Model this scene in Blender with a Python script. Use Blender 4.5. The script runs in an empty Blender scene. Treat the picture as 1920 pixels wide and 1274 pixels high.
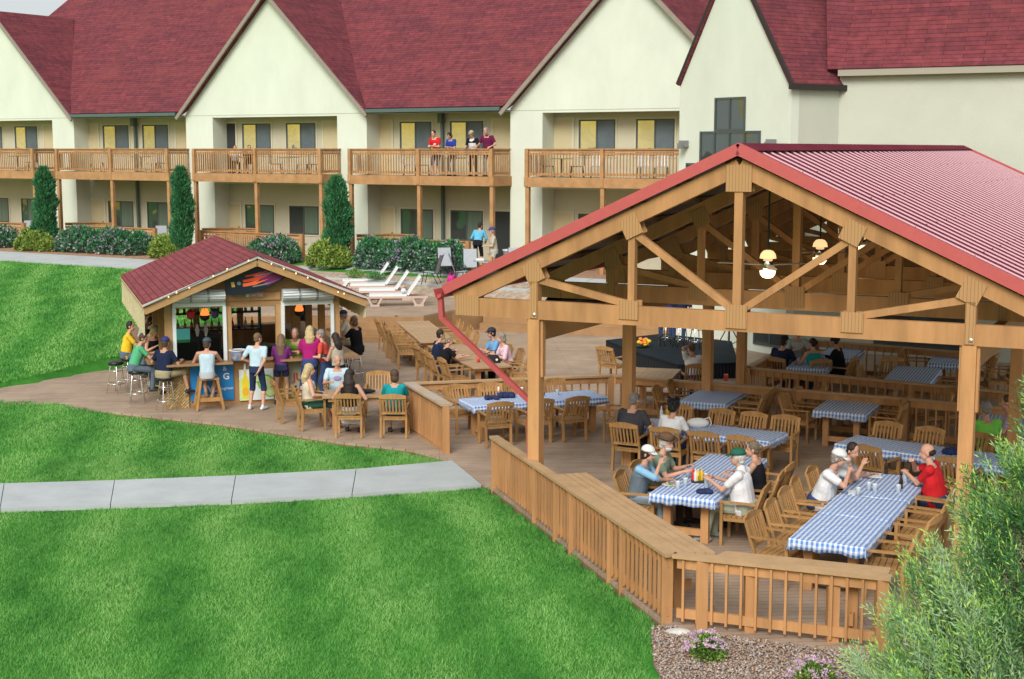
import bpy, bmesh, math, random
import numpy as np
from mathutils import Vector as V, Matrix
rnd = random.Random(7)
R = math.radians
SC = bpy.context.scene
COL = SC.collection
FL = 2650.0; EYE = 6.0
PIT = math.atan2(359.0, FL)
CP, SP = math.cos(PIT), math.sin(PIT)

def at(px, py, h=0.0):
    """point on the horizontal plane z=h seen at photo pixel px,py"""
    u = (px-960)/FL; v = (637-py)/FL
    d = V((u, CP+v*SP, -SP+v*CP))
    t = (h-EYE)/d.z
    return V((d.x*t, d.y*t, h))
def atY(px, py, Y):
    u = (px-960)/FL; v = (637-py)/FL
    d = V((u, CP+v*SP, -SP+v*CP)); t = Y/d.y
    return V((d.x*t, Y, EYE+d.z*t))
def on_plane(px, py, p0, n):
    u = (px-960)/FL; v = (637-py)/FL
    d = V((u, CP+v*SP, -SP+v*CP)); o = V((0, 0, EYE))
    t = (V(p0)-o).dot(n)/d.dot(n)
    return o+d*t

# ---------------- materials
MATS = {}
def nt(m):
    m.use_nodes = True
    return m.node_tree.nodes, m.node_tree.links
def mat(name, col, rough=.7, metal=0, var=.0, scale=8, bump=0, bscale=60, spec=.4, objvar=0, coord='Object', emit=None, es=1, stretch=None, col2=None, alpha=1, sss=0):
    if name in MATS: return MATS[name]
    m = bpy.data.materials.new(name); N, L = nt(m)
    b = N['Principled BSDF']
    b.inputs['Base Color'].default_value = (*col, 1)
    b.inputs['Roughness'].default_value = rough
    b.inputs['Metallic'].default_value = metal
    b.inputs['Specular IOR Level'].default_value = spec
    if alpha < 1: b.inputs['Alpha'].default_value = alpha
    if emit:
        b.inputs['Emission Color'].default_value = (*emit, 1); b.inputs['Emission Strength'].default_value = es
    src = None
    if var or col2 or bump:
        tc = N.new('ShaderNodeTexCoord'); mp = N.new('ShaderNodeMapping')
        L.new(tc.outputs[coord], mp.inputs[0])
        if stretch: mp.inputs['Scale'].default_value = stretch
    if var or col2:
        nz = N.new('ShaderNodeTexNoise'); nz.inputs['Scale'].default_value = scale; nz.inputs['Detail'].default_value = 5
        nz.inputs['Roughness'].default_value = .65
        L.new(mp.outputs[0], nz.inputs['Vector'])
        cr = N.new('ShaderNodeValToRGB'); cr.color_ramp.elements[0].position = .32; cr.color_ramp.elements[1].position = .68
        c2 = col2 or tuple(min(1, c*(1+var)) for c in col)
        c1 = col if col2 else tuple(c*(1-var) for c in col)
        cr.color_ramp.elements[0].color = (*c1, 1); cr.color_ramp.elements[1].color = (*c2, 1)
        L.new(nz.outputs['Fac'], cr.inputs[0]); src = cr.outputs[0]
    if objvar:
        oi = N.new('ShaderNodeObjectInfo'); mr = N.new('ShaderNodeMapRange')
        mr.inputs['To Min'].default_value = 1-objvar; mr.inputs['To Max'].default_value = 1+objvar
        L.new(oi.outputs['Random'], mr.inputs['Value'])
        hs = N.new('ShaderNodeHueSaturation'); L.new(mr.outputs[0], hs.inputs['Value'])
        if src: L.new(src, hs.inputs['Color'])
        else: hs.inputs['Color'].default_value = (*col, 1)
        src = hs.outputs[0]
    if src: L.new(src, b.inputs['Base Color'])
    if bump:
        n2 = N.new('ShaderNodeTexNoise'); n2.inputs['Scale'].default_value = bscale; n2.inputs['Detail'].default_value = 4
        L.new(mp.outputs[0], n2.inputs['Vector'])
        bp = N.new('ShaderNodeBump'); bp.inputs['Strength'].default_value = bump; bp.inputs['Distance'].default_value = .02
        L.new(n2.outputs['Fac'], bp.inputs['Height']); L.new(bp.outputs[0], b.inputs['Normal'])
    MATS[name] = m
    return m

def brick_mat(name, c1, c2, mortar, w, h, msize, rot=0, coord='Object', var=.35, vscale=1.2, rough=.85, bump=.4, offset=.5, tri=False, axis='xy', c3=None, spec=.3):
    """rows of boards / shingles"""
    m = bpy.data.materials.new(name); N, L = nt(m); b = N['Principled BSDF']
    tc = N.new('ShaderNodeTexCoord'); mp = N.new('ShaderNodeMapping'); mp.inputs['Rotation'].default_value = (0, 0, rot)
    L.new(tc.outputs[coord], mp.inputs[0])
    bt = N.new('ShaderNodeTexBrick'); bt.inputs['Scale'].default_value = 1
    bt.inputs['Brick Width'].default_value = w; bt.inputs['Row Height'].default_value = h
    bt.inputs['Mortar Size'].default_value = msize; bt.inputs['Mortar Smooth'].default_value = .2
    bt.offset = offset; bt.inputs['Color1'].default_value = (*c1, 1); bt.inputs['Color2'].default_value = (*c2, 1); bt.inputs['Mortar'].default_value = (*mortar, 1)
    L.new(mp.outputs[0], bt.inputs['Vector'])
    nz = N.new('ShaderNodeTexNoise'); nz.inputs['Scale'].default_value = vscale; nz.inputs['Detail'].default_value = 6; nz.inputs['Roughness'].default_value = .7
    L.new(mp.outputs[0], nz.inputs['Vector'])
    mr = N.new('ShaderNodeMapRange'); mr.inputs['From Min'].default_value = .3; mr.inputs['From Max'].default_value = .7
    mr.inputs['To Min'].default_value = 1-var; mr.inputs['To Max'].default_value = 1+var
    L.new(nz.outputs['Fac'], mr.inputs['Value'])
    mx = N.new('ShaderNodeMix'); mx.data_type = 'RGBA'; mx.blend_type = 'MULTIPLY'; mx.inputs[0].default_value = 1
    L.new(bt.outputs['Color'], mx.inputs[6]); L.new(mr.outputs[0], mx.inputs[7])
    out = mx.outputs[2]
    if c3:
        n3 = N.new('ShaderNodeTexNoise'); n3.inputs['Scale'].default_value = .5; n3.inputs['Detail'].default_value = 8; n3.inputs['Roughness'].default_value = .75
        L.new(mp.outputs[0], n3.inputs['Vector'])
        r3 = N.new('ShaderNodeMapRange'); r3.inputs['From Min'].default_value = .5; r3.inputs['From Max'].default_value = .7; r3.inputs['To Max'].default_value = .7
        L.new(n3.outputs['Fac'], r3.inputs['Value'])
        m3 = N.new('ShaderNodeMix'); m3.data_type = 'RGBA'; L.new(r3.outputs[0], m3.inputs[0]); L.new(out, m3.inputs[6]); m3.inputs[7].default_value = (*c3, 1)
        out = m3.outputs[2]
    L.new(out, b.inputs['Base Color'])
    b.inputs['Roughness'].default_value = rough; b.inputs['Specular IOR Level'].default_value = spec
    bp = N.new('ShaderNodeBump'); bp.inputs['Strength'].default_value = bump; bp.inputs['Distance'].default_value = .02
    L.new(bt.outputs['Fac'], bp.inputs['Height']); bp.invert = True
    L.new(bp.outputs[0], b.inputs['Normal'])
    MATS[name] = m
    return m

# ---------------- mesh building
class MB:
    def __init__(s): s.v = []; s.f = []; s.m = []; s.uv = None
    def add(s, vs, fs, mi=0):
        o = len(s.v); s.v += [tuple(x) for x in vs]; s.f += [tuple(i+o for i in f) for f in fs]; s.m += [mi]*len(fs); return s
    def box(s, x0, y0, z0, x1, y1, z1, mi=0):
        if x0 > x1: x0, x1 = x1, x0
        if y0 > y1: y0, y1 = y1, y0
        if z0 > z1: z0, z1 = z1, z0
        vs = [(x0,y0,z0),(x1,y0,z0),(x1,y1,z0),(x0,y1,z0),(x0,y0,z1),(x1,y0,z1),(x1,y1,z1),(x0,y1,z1)]
        return s.add(vs, [(0,3,2,1),(4,5,6,7),(0,1,5,4),(1,2,6,5),(2,3,7,6),(3,0,4,7)], mi)
    def beam(s, p, q, w, h, up=(0,0,1), mi=0):
        """bar from p to q, w across, h along 'up'"""
        p = V(p); q = V(q); d = (q-p).normalized(); up = V(up)
        x = d.cross(up)
        if x.length < 1e-4: x = d.cross(V((0,1,0)))
        x.normalize(); z = x.cross(d).normalized()
        a = x*(w/2); b = z*(h/2)
        vs = [p-a-b, p+a-b, p+a+b, p-a+b, q-a-b, q+a-b, q+a+b, q-a+b]
        return s.add(vs, [(0,1,2,3),(7,6,5,4),(0,4,5,1),(1,5,6,2),(2,6,7,3),(3,7,4,0)], mi)
    def tube(s, pts, r, n=8, mi=0, cap=True):
        pts = [V(p) for p in pts]; k = len(pts)
        rs = r if isinstance(r, (list, tuple)) else [r]*k
        o = len(s.v); up = V((0,0,1)); prev = None
        for i, p in enumerate(pts):
            d = (pts[min(i+1,k-1)]-pts[max(i-1,0)]).normalized()
            if prev is None:
                x = d.cross(up)
                if x.length < .05: x = d.cross(V((0,1,0)))
            else:
                x = prev - d*prev.dot(d)
            x.normalize(); prev = x; y = d.cross(x)
            for j in range(n):
                a = 2*math.pi*j/n
                s.v.append(tuple(p + x*(math.cos(a)*rs[i]) + y*(math.sin(a)*rs[i])))
        for i in range(k-1):
            for j in range(n):
                a = o+i*n+j; b = o+i*n+(j+1) % n
                s.f.append((a, b, b+n, a+n)); s.m.append(mi)
        if cap:
            s.f.append(tuple(o+j for j in range(n))[::-1]); s.f.append(tuple(o+(k-1)*n+j for j in range(n))); s.m += [mi, mi]
        return s
    def lathe(s, prof, c=(0,0,0), n=16, mi=0, sx=1, sy=1):
        o = len(s.v); k = len(prof)
        for r, z in prof:
            for j in range(n):
                a = 2*math.pi*j/n; s.v.append((c[0]+math.cos(a)*r*sx, c[1]+math.sin(a)*r*sy, c[2]+z))
        for i in range(k-1):
            for j in range(n):
                a = o+i*n+j; b = o+i*n+(j+1) % n
                s.f.append((a, b, b+n, a+n)); s.m.append(mi)
        s.f.append(tuple(o+j for j in range(n))[::-1]); s.f.append(tuple(o+(k-1)*n+j for j in range(n))); s.m += [mi, mi]
        return s
    def prism(s, poly, z0, z1, mi=0):
        """poly: 2D ccw points; extruded in z"""
        n = len(poly); vs = [(x,y,z0) for x,y in poly]+[(x,y,z1) for x,y in poly]
        fs = [tuple(range(n))[::-1], tuple(range(n,2*n))]+[(i,(i+1)%n,(i+1)%n+n,i+n) for i in range(n)]
        return s.add(vs, fs, mi)
    def slab(s, pts, t, mi=0):
        """planar 3D polygon given thickness t along its negative normal"""
        P = [V(p) for p in pts]; nrm = V((0,0,0))
        for i in range(len(P)): nrm += P[i].cross(P[(i+1) % len(P)])
        nrm.normalize(); n = len(P)
        vs = P+[p-nrm*t for p in P]
        fs = [tuple(range(n)), tuple(range(n,2*n))[::-1]]+[((i+1)%n, i, i+n, (i+1)%n+n) for i in range(n)]
        return s.add(vs, fs, mi)
    def ell(s, c, r, n=12, k=8, rot=None, mi=0):
        o = len(s.v); c = V(c)
        vs = []; fs = []
        for i in range(1, k):
            th = math.pi*i/k
            for j in range(n):
                a = 2*math.pi*j/n
                p = V((r[0]*math.sin(th)*math.cos(a), r[1]*math.sin(th)*math.sin(a), r[2]*math.cos(th)))
                if rot is not None: p = rot @ p
                vs.append(c+p)
        t = V((0,0,r[2])); bt = V((0,0,-r[2]))
        if rot is not None: t = rot @ t; bt = rot @ bt
        vs += [c+t, c+bt]
        for i in range(k-2):
            for j in range(n):
                a = i*n+j; b = i*n+(j+1) % n
                fs.append((a, a+n, b+n, b))
        for j in range(n):
            fs.append((len(vs)-2, j, (j+1) % n)); fs.append((len(vs)-1, (k-2)*n+(j+1) % n, (k-2)*n+j))
        return s.add(vs, fs, mi)
    def mesh(s, name, mats, smooth=False):
        me = bpy.data.meshes.new(name); me.from_pydata(s.v, [], s.f)
        if not isinstance(mats, (list, tuple)): mats = [mats]
        for m in mats: me.materials.append(m)
        if len(mats) > 1: me.polygons.foreach_set('material_index', s.m)
        if smooth: me.polygons.foreach_set('use_smooth', [True]*len(s.f))
        me.update(); return me
    def build(s, name, mats, parent=None, smooth=False, loc=None, rz=0):
        o = bpy.data.objects.new(name, s.mesh(name, mats, smooth)); COL.objects.link(o)
        if parent: o.parent = parent
        if loc is not None: o.location = loc
        if rz: o.rotation_euler.z = rz
        return o

def np_mesh(name, verts, faces, mats, mi=None, smooth=False):
    """verts (n,3), faces (m,k) with constant k"""
    me = bpy.data.meshes.new(name); n = len(verts); m, k = faces.shape
    me.vertices.add(n); me.vertices.foreach_set('co', verts.astype(np.float32).ravel())
    me.loops.add(m*k); me.loops.foreach_set('vertex_index', faces.astype(np.int32).ravel())
    me.polygons.add(m); me.polygons.foreach_set('loop_start', np.arange(0, m*k, k, dtype=np.int32))
    me.polygons.foreach_set('loop_total', np.full(m, k, dtype=np.int32))
    for q in (mats if isinstance(mats, (list, tuple)) else [mats]): me.materials.append(q)
    if mi is not None: me.polygons.foreach_set('material_index', mi.astype(np.int32))
    if smooth: me.polygons.foreach_set('use_smooth', [True]*m)
    me.update(); me.validate(); return me

def tag(o, label=None, cat=None, group=None, kind=None):
    if label: o['label'] = label
    if cat: o['category'] = cat
    if group: o['group'] = group
    if kind: o['kind'] = kind
    return o
def thing(name, label, cat, loc=(0,0,0), rz=0, group=None):
    o = bpy.data.objects.new(name, None); COL.objects.link(o); o.empty_display_size = .2
    o.location = loc; o.rotation_euler.z = rz
    return tag(o, label, cat, group)
def kids(o): return [c for c in bpy.data.objects if c.parent == o]
KC = {}
def dup(root, loc, rz, label, group=None):
    """copy of a thing with copies of its parts and sub-parts"""
    if root.name not in KC:
        KC[root.name] = [(c, kids(c)) for c in kids(root)]
    r = root.copy(); COL.objects.link(r); r.location = loc; r.rotation_euler.z = rz; r['label'] = label
    if group: r['group'] = group
    for c, gs in KC[root.name]:
        d = c.copy(); COL.objects.link(d); d.parent = r
        for g in gs:
            e = g.copy(); COL.objects.link(e); e.parent = d
    return r
def struct(name, mb, m, smooth=False):
    o = mb.build(name, m, smooth=smooth); o['kind'] = 'structure'; return o
def text_mesh(s, size, m, parent, loc, rot, name='lettering', ext=.003, bold=0, align='CENTER'):
    cu = bpy.data.curves.new('txt', 'FONT'); cu.body = s; cu.size = size; cu.extrude = ext; cu.align_x = align; cu.align_y = 'CENTER'; cu.offset = bold
    o = bpy.data.objects.new('txt', cu); COL.objects.link(o)
    me = bpy.data.meshes.new_from_object(o.evaluated_get(bpy.context.evaluated_depsgraph_get()))
    bpy.data.objects.remove(o)
    me.materials.clear(); me.materials.append(m)
    q = bpy.data.objects.new(name, me); COL.objects.link(q); q.parent = parent; q.location = loc; q.rotation_euler = rot
    return q
ORD = ['nearest', 'second', 'third', 'fourth', 'fifth', 'sixth', 'seventh', 'eighth', 'ninth', 'tenth']
# ---------------- the palette
WOOD = mat('stained_lumber', (.46,.245,.105), .7, spec=.15, var=.22, scale=3, bump=.15, bscale=30, stretch=(1,1,.15), objvar=.13)
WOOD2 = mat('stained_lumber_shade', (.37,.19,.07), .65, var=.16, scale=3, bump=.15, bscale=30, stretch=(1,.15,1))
HWOOD = mat('balcony_lumber', (.42,.235,.105), .7, spec=.2, var=.2, scale=2.5, bump=.1, bscale=30)
TEAK = mat('teak', (.37,.205,.075), .6, spec=.25, var=.2, scale=9, bump=.12, bscale=50, objvar=.16, stretch=(1,1,.25))
TEAKT = mat('weathered_teak', (.38,.25,.135), .65, var=.16, scale=5, objvar=.08, stretch=(1,.2,1))
CAPW = mat('cap_board', (.43,.28,.145), .7, var=.13, scale=2.2, bump=.15, bscale=30, objvar=.04)
DECK = brick_mat('deck_boards', (.38,.285,.205), (.32,.235,.165), (.12,.08,.05), 3.6, .142, .0055, rot=R(-3), var=.26, vscale=.9, rough=.7, bump=.35, c3=(.36,.27,.19))
RISER = mat('deck_riser', (.33,.19,.085), .7, var=.15, scale=2)
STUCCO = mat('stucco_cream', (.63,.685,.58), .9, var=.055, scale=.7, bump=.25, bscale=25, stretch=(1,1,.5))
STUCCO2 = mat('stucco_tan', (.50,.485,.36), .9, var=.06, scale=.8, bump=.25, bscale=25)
STUCCO_SHADE = mat('stucco_side_shade', (.50,.53,.44), .9, var=.05, scale=.5, bump=.25, bscale=25)  # darker copy of the cream stucco: shade of the less lit walls painted in
TRIM = mat('eave_trim', (.27,.235,.19), .7, var=.08)
TRIMC = mat('door_trim', (.56,.53,.38), .7)
DOORM = mat('door_paint', (.53,.46,.28), .6, var=.04, scale=2)
SHING = brick_mat('roof_shingles', (.19,.040,.047), (.125,.030,.040), (.078,.022,.030), 1.1, .14, .010, var=.34, vscale=3.2, rough=.95, bump=.7, coord='UV', c3=(.21,.05,.048))
SHINGB = brick_mat('bar_shingles', (.25,.052,.055), (.19,.036,.042), (.085,.02,.03), .32, .15, .012, var=.25, vscale=1.5, rough=.95, bump=.7, coord='UV')
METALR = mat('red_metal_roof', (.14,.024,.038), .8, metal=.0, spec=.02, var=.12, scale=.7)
METAL_GLINT = mat('red_rib_glint', (.50,.28,.31), .4, metal=.0, spec=.5)  # same paint as the panels; sky glint on the ribs put into the colour
METALT = mat('red_metal_trim', (.50,.10,.10), .4, metal=.15, spec=.6, var=.05)
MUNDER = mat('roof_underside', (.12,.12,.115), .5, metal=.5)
FRAME = mat('window_frame', (.07,.085,.085), .4)
def glass_mat(name, tint, base, rough=.03, metal=.75, bump=.22):
    m = bpy.data.materials.new(name); N, L = nt(m); b = N['Principled BSDF']
    b.inputs['Metallic'].default_value = metal; b.inputs['Roughness'].default_value = rough
    b.inputs['Base Color'].default_value = (*tint, 1)
    tc = N.new('ShaderNodeTexCoord'); nz = N.new('ShaderNodeTexNoise'); nz.inputs['Scale'].default_value = .9
    L.new(tc.outputs['Object'], nz.inputs[0]); bp = N.new('ShaderNodeBump'); bp.inputs['Strength'].default_value = bump; bp.inputs['Distance'].default_value = .1
    L.new(nz.outputs[0], bp.inputs['Height']); L.new(bp.outputs[0], b.inputs['Normal'])
    MATS[name] = m; return m
GLASS = glass_mat('window_glass', (.62,.64,.62), None)
GLASSD = glass_mat('dark_window_glass', (.16,.19,.18), None, metal=.7)
SCREEN = mat('insect_screen', (.095,.125,.14), .55, spec=.5, var=.15, scale=2)
CURT = mat('window_blind', (.10,.15,.11), .5, spec=.6, var=.25, scale=3, stretch=(8,8,.2))
SKIN = mat('skin', (.52,.29,.20), .55, spec=.35, var=.06, scale=6, objvar=.12)
LIP = mat('lips', (.38,.14,.12), .5); EYEM = mat('eyes', (.03,.025,.02), .3)
CHROME = mat('chrome', (.75,.77,.78), .12, metal=1)
BLACKV = mat('black_vinyl', (.015,.017,.019), .35)
CONC = mat('concrete_path', (.40,.435,.43), .85, var=.10, scale=1.1, bump=.1, bscale=80)
DARKM = mat('dark_metal', (.03,.04,.042), .4, metal=.4)
WHITEP = mat('white_plastic', (.72,.75,.76), .5, var=.03)
SLING = mat('grey_sling', (.36,.39,.42), .7, var=.08, scale=12)
BLACK = mat('black_fabric', (.014,.016,.02), .9)
EQUIP = mat('black_equipment', (.02,.022,.025), .5, var=.3, scale=5)
NAVY = mat('navy_cloth', (.016,.025,.085), .9, var=.3, scale=8)
PAPER = mat('paper', (.7,.72,.72), .8)
CUP = mat('clear_plastic_cup', (.62,.70,.74), .25, spec=.6, alpha=.75)
BOTTLE = mat('brown_bottle', (.03,.012,.006), .15, spec=.7)
GREENW = mat('downspout_green', (.085,.13,.125), .45)
GUSS = None
def groove_mat():
    m = bpy.data.materials.new('grooved_plywood'); N, L = nt(m); b = N['Principled BSDF']
    tc = N.new('ShaderNodeTexCoord'); sx = N.new('ShaderNodeSeparateXYZ'); L.new(tc.outputs['Object'], sx.inputs[0])
    mu = N.new('ShaderNodeMath'); mu.operation = 'MULTIPLY'; mu.inputs[1].default_value = 1/.05; L.new(sx.outputs[0], mu.inputs[0])
    fr = N.new('ShaderNodeMath'); fr.operation = 'FRACT'; L.new(mu.outputs[0], fr.inputs[0])
    cr = N.new('ShaderNodeValToRGB'); e = cr.color_ramp.elements; e[0].position = .0; e[0].color = (.16,.085,.03,1); e[1].position = .22; e[1].color = (.42,.235,.095,1)
    cr.color_ramp.interpolation = 'LINEAR'
    L.new(fr.outputs[0], cr.inputs[0]); L.new(cr.outputs[0], b.inputs['Base Color']); b.inputs['Roughness'].default_value = .7
    return m
GUSS = groove_mat()
def gingham(name, a=(.07,.19,.50), w=(.66,.73,.79)):
    m = bpy.data.materials.new(name); N, L = nt(m); b = N['Principled BSDF']
    tc = N.new('ShaderNodeTexCoord'); sx = N.new('ShaderNodeSeparateXYZ'); L.new(tc.outputs['UV'], sx.inputs[0])
    outs = []
    for i in (0, 1):
        mu = N.new('ShaderNodeMath'); mu.operation = 'MULTIPLY'; mu.inputs[1].default_value = 1/.07; L.new(sx.outputs[i], mu.inputs[0])
        fr = N.new('ShaderNodeMath'); fr.operation = 'FRACT'; L.new(mu.outputs[0], fr.inputs[0])
        g = N.new('ShaderNodeMath'); g.operation = 'GREATER_THAN'; g.inputs[1].default_value = .5; L.new(fr.outputs[0], g.inputs[0]); outs.append(g)
    w2 = N.new('ShaderNodeMath'); w2.operation = 'MULTIPLY'; w2.inputs[1].default_value = .62; L.new(outs[1].outputs[0], w2.inputs[0])
    w1 = N.new('ShaderNodeMath'); w1.operation = 'MULTIPLY'; w1.inputs[1].default_value = .38; L.new(outs[0].outputs[0], w1.inputs[0])
    ad = N.new('ShaderNodeMath'); ad.operation = 'ADD'; L.new(w1.outputs[0], ad.inputs[0]); L.new(w2.outputs[0], ad.inputs[1])
    mx = N.new('ShaderNodeMix'); mx.data_type = 'RGBA'; L.new(ad.outputs[0], mx.inputs[0]); mx.inputs[6].default_value = (*w, 1); mx.inputs[7].default_value = (*a, 1)
    L.new(mx.outputs[2], b.inputs['Base Color']); b.inputs['Roughness'].default_value = .6; b.inputs['Specular IOR Level'].default_value = .4
    n2 = N.new('ShaderNodeTexNoise'); n2.inputs['Scale'].default_value = 7; n2.inputs['Detail'].default_value = 3; L.new(tc.outputs['Object'], n2.inputs[0])
    bp = N.new('ShaderNodeBump'); bp.inputs['Strength'].default_value = .6; bp.inputs['Distance'].default_value = .04; L.new(n2.outputs[0], bp.inputs['Height']); L.new(bp.outputs[0], b.inputs['Normal'])
    return m
GING = gingham('checked_oilcloth')
def bamboo():
    m = bpy.data.materials.new('woven_bamboo'); N, L = nt(m); b = N['Principled BSDF']
    tc = N.new('ShaderNodeTexCoord'); ck = N.new('ShaderNodeTexBrick'); ck.inputs['Scale'].default_value = 1
    mp = N.new('ShaderNodeMapping'); mp.inputs['Rotation'].default_value = (R(90), 0, 0); L.new(tc.outputs['Object'], mp.inputs[0])
    mp2 = N.new('ShaderNodeMapping'); mp2.inputs['Rotation'].default_value = (0, 0, R(45)); L.new(mp.outputs[0], mp2.inputs[0]); L.new(mp2.outputs[0], ck.inputs[0])
    ck.inputs['Brick Width'].default_value = .16; ck.inputs['Row Height'].default_value = .05; ck.inputs['Mortar Size'].default_value = .006
    ck.inputs['Color1'].default_value = (.52,.38,.17,1); ck.inputs['Color2'].default_value = (.30,.19,.07,1); ck.inputs['Mortar'].default_value = (.10,.06,.02,1)
    L.new(ck.outputs[0], b.inputs['Base Color']); b.inputs['Roughness'].default_value = .6
    return m
BAMB = bamboo()
def bulb(name, col, es): return mat(name, col, .4, emit=col, es=es)
AMBER = bulb('amber_glass_lit', (1.0,.60,.28), .9); MILK = bulb('milk_glass_lit', (1.0,.84,.58), 1.5)
FAIRY = bulb('fairy_bulb', (1.0,.66,.32), 1.6); FIRE = bulb('orange_lantern_lit', (1.0,.16,.03), 1.6); TEALS = bulb('cooler_sign_lit', (.06,.30,.27), .35)
def cloth(name, col, var=.12): return mat('cloth_'+name, col, .9, spec=.15, var=var, scale=5, bump=.7, bscale=11)
# ---------------- frames of reference
HO = V((-6.58, 57.2, 0)); HD = V((.8525, -.5228, 0)); HM = V((.5228, .8525, 0)); HRZ = math.atan2(HD.y, HD.x)
PU = V((.891, -.454, 0)); PV = V((.454, .891, 0)); PRZ = math.atan2(PU.y, PU.x)
BU = V((.946, .325, 0)); BV = V((-.325, .946, 0)); BRZ = math.atan2(BU.y, BU.x)
def loc_in(p, o, u, v): q = V(p)-V(o); return V((q.dot(u), q.dot(v), q.z))
def D_of(x, y): return (x-HO.x)*HM.x+(y-HO.y)*HM.y
def S_of(x, y): return (x-HO.x)*HD.x+(y-HO.y)*HD.y
def lerp_tab(x, tab):
    if x <= tab[0][0]: return tab[0][1]
    for (a, fa), (b, fb) in zip(tab, tab[1:]):
        if x <= b:
            t = (x-a)/(b-a); return fa+(fb-fa)*t
    return tab[-1][1]
LT = [(-27, -.03), (-20, .25), (-12, .8), (-5.2, 1.22), (-2.5, 1.4), (0, 1.45)]
RT = [(-9, -.03), (-5, -.03), (-4.2, .66), (-3.3, 1.2), (-2, 1.4), (0, 1.45)]
def ground(x, y):
    D = D_of(x, y); S = S_of(x, y)
    w = min(1, max(0, (x+10.8)/2.2)); w = w*w*(3-2*w)
    return lerp_tab(D, LT)*(1-w)+lerp_tab(D, RT)*w
def on_ground(px, py):
    h = .5
    for _ in range(30):
        p = at(px, py, h); h = .5*h+.5*ground(p.x, p.y)
    p = at(px, py, h); return p

# deck outline at level 0 (photo pixels -> world)
DK = [at(-60, 753), at(110, 763), at(235, 775), at(420, 795), at(640, 829), at(770, 843), at(845, 863), at(902, 907), at(923, 914), at(1000, 972), at(1125, 1072), at(1250, 1172), at(1300, 1182), at(1480, 1204), at(1660, 1228)]
DK = [V((p.x, p.y, 0)) for p in DK]
DK += [V((12, 14.6, 0)), V((26, 14, 0)), V((26, 44, 0)), V((2, 53.5, 0)), V((-5.5, 50, 0)), V((-8.9, 46, 0))]
TL = [at(290, 668), at(240, 688), at(205, 692), at(0, 728), at(-60, 739)]
DK += [V((p.x, p.y, 0)) for p in TL]
def inside(x, y, poly):
    c = False; n = len(poly); j = n-1
    for i in range(n):
        a, b = poly[i], poly[j]
        if (a.y > y) != (b.y > y) and x < (b.x-a.x)*(y-a.y)/(b.y-a.y)+a.x: c = not c
        j = i
    return c
def near_edge(x, y, poly):
    best = 9; n = len(poly)
    for i in range(n):
        a, b = poly[i], poly[(i+1) % n]; dx, dy = b.x-a.x, b.y-a.y
        t = max(0, min(1, ((x-a.x)*dx+(y-a.y)*dy)/(dx*dx+dy*dy+1e-9)))
        best = min(best, math.hypot(x-a.x-dx*t, y-a.y-dy*t))
    return best
# terrain sheet
def make_terrain():
    xs = list(np.arange(-34, 20.01, .5)); ys = list(np.arange(8, 72.01, .5))
    xs = [-400, -200, -110, -60]+xs+[40, 90, 200, 400]; ys = [-120, -40, -10]+ys+[95, 150, 300, 700]
    vs = []
    for y in ys:
        for x in xs:
            g = ground(x, y) if (-62 < x < 45 and 0 < y < 100) else (1.4 if D_of(x, y) > 0 else 0)
            if inside(x, y, DK): g = -.45 if near_edge(x, y, DK) > .45 else min(g, -.08)
            vs.append((x, y, g-.04))
    n = len(xs); fs = [(j*n+i, j*n+i+1, (j+1)*n+i+1, (j+1)*n+i) for j in range(len(ys)-1) for i in range(n-1)]
    mb = MB(); mb.add(vs, fs)
    m = bpy.data.materials.new('lawn_turf'); N, L = nt(m); b = N['Principled BSDF']
    tc = N.new('ShaderNodeTexCoord')
    n1 = N.new('ShaderNodeTexNoise'); n1.inputs['Scale'].default_value = .55; n1.inputs['Detail'].default_value = 7; n1.inputs['Roughness'].default_value = .7; L.new(tc.outputs['Object'], n1.inputs[0])
    n2 = N.new('ShaderNodeTexNoise'); n2.inputs['Scale'].default_value = 22; n2.inputs['Detail'].default_value = 4; L.new(tc.outputs['Object'], n2.inputs[0])
    ad = N.new('ShaderNodeMath'); ad.operation = 'MULTIPLY_ADD'; ad.inputs[1].default_value = .5; L.new(n2.outputs[0], ad.inputs[0]); L.new(n1.outputs[0], ad.inputs[2])
    cr = N.new('ShaderNodeValToRGB'); e = cr.color_ramp.elements; e[0].position = .55; e[0].color = (.03,.15,.022,1); e[1].position = .95; e[1].color = (.06,.25,.03,1)
    L.new(ad.outputs[0], cr.inputs[0]); L.new(cr.outputs[0], b.inputs['Base Color']); b.inputs['Roughness'].default_value = .9
    b.inputs['Specular IOR Level'].default_value = .1
    o = struct('lawn', mb, m, True)
make_terrain()

# distant hill to the left behind the camera (seen only as a reflection in the windows)
def make_hill():
    vs = []; fs = []; na, nr = 60, 14
    for j in range(nr):
        for i in range(na):
            a = R(150+110*i/(na-1)); r = 130+j*22
            h = max(0, math.sin(math.pi*min(1, j/9)*.5))*(46+16*math.sin(a*7)+9*math.sin(a*19+1)+4*math.sin(a*41+j))
            vs.append((math.cos(a)*r, math.sin(a)*r, h-.3))
    fs = [(j*na+i, j*na+i+1, (j+1)*na+i+1, (j+1)*na+i) for j in range(nr-1) for i in range(na-1)]
    mb = MB(); mb.add(vs, fs)
    struct('dry_grass_hill', mb, mat('dry_grass', (.55,.36,.01), .9, col2=(.85,.66,.08), scale=.4), True)
make_hill()

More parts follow.
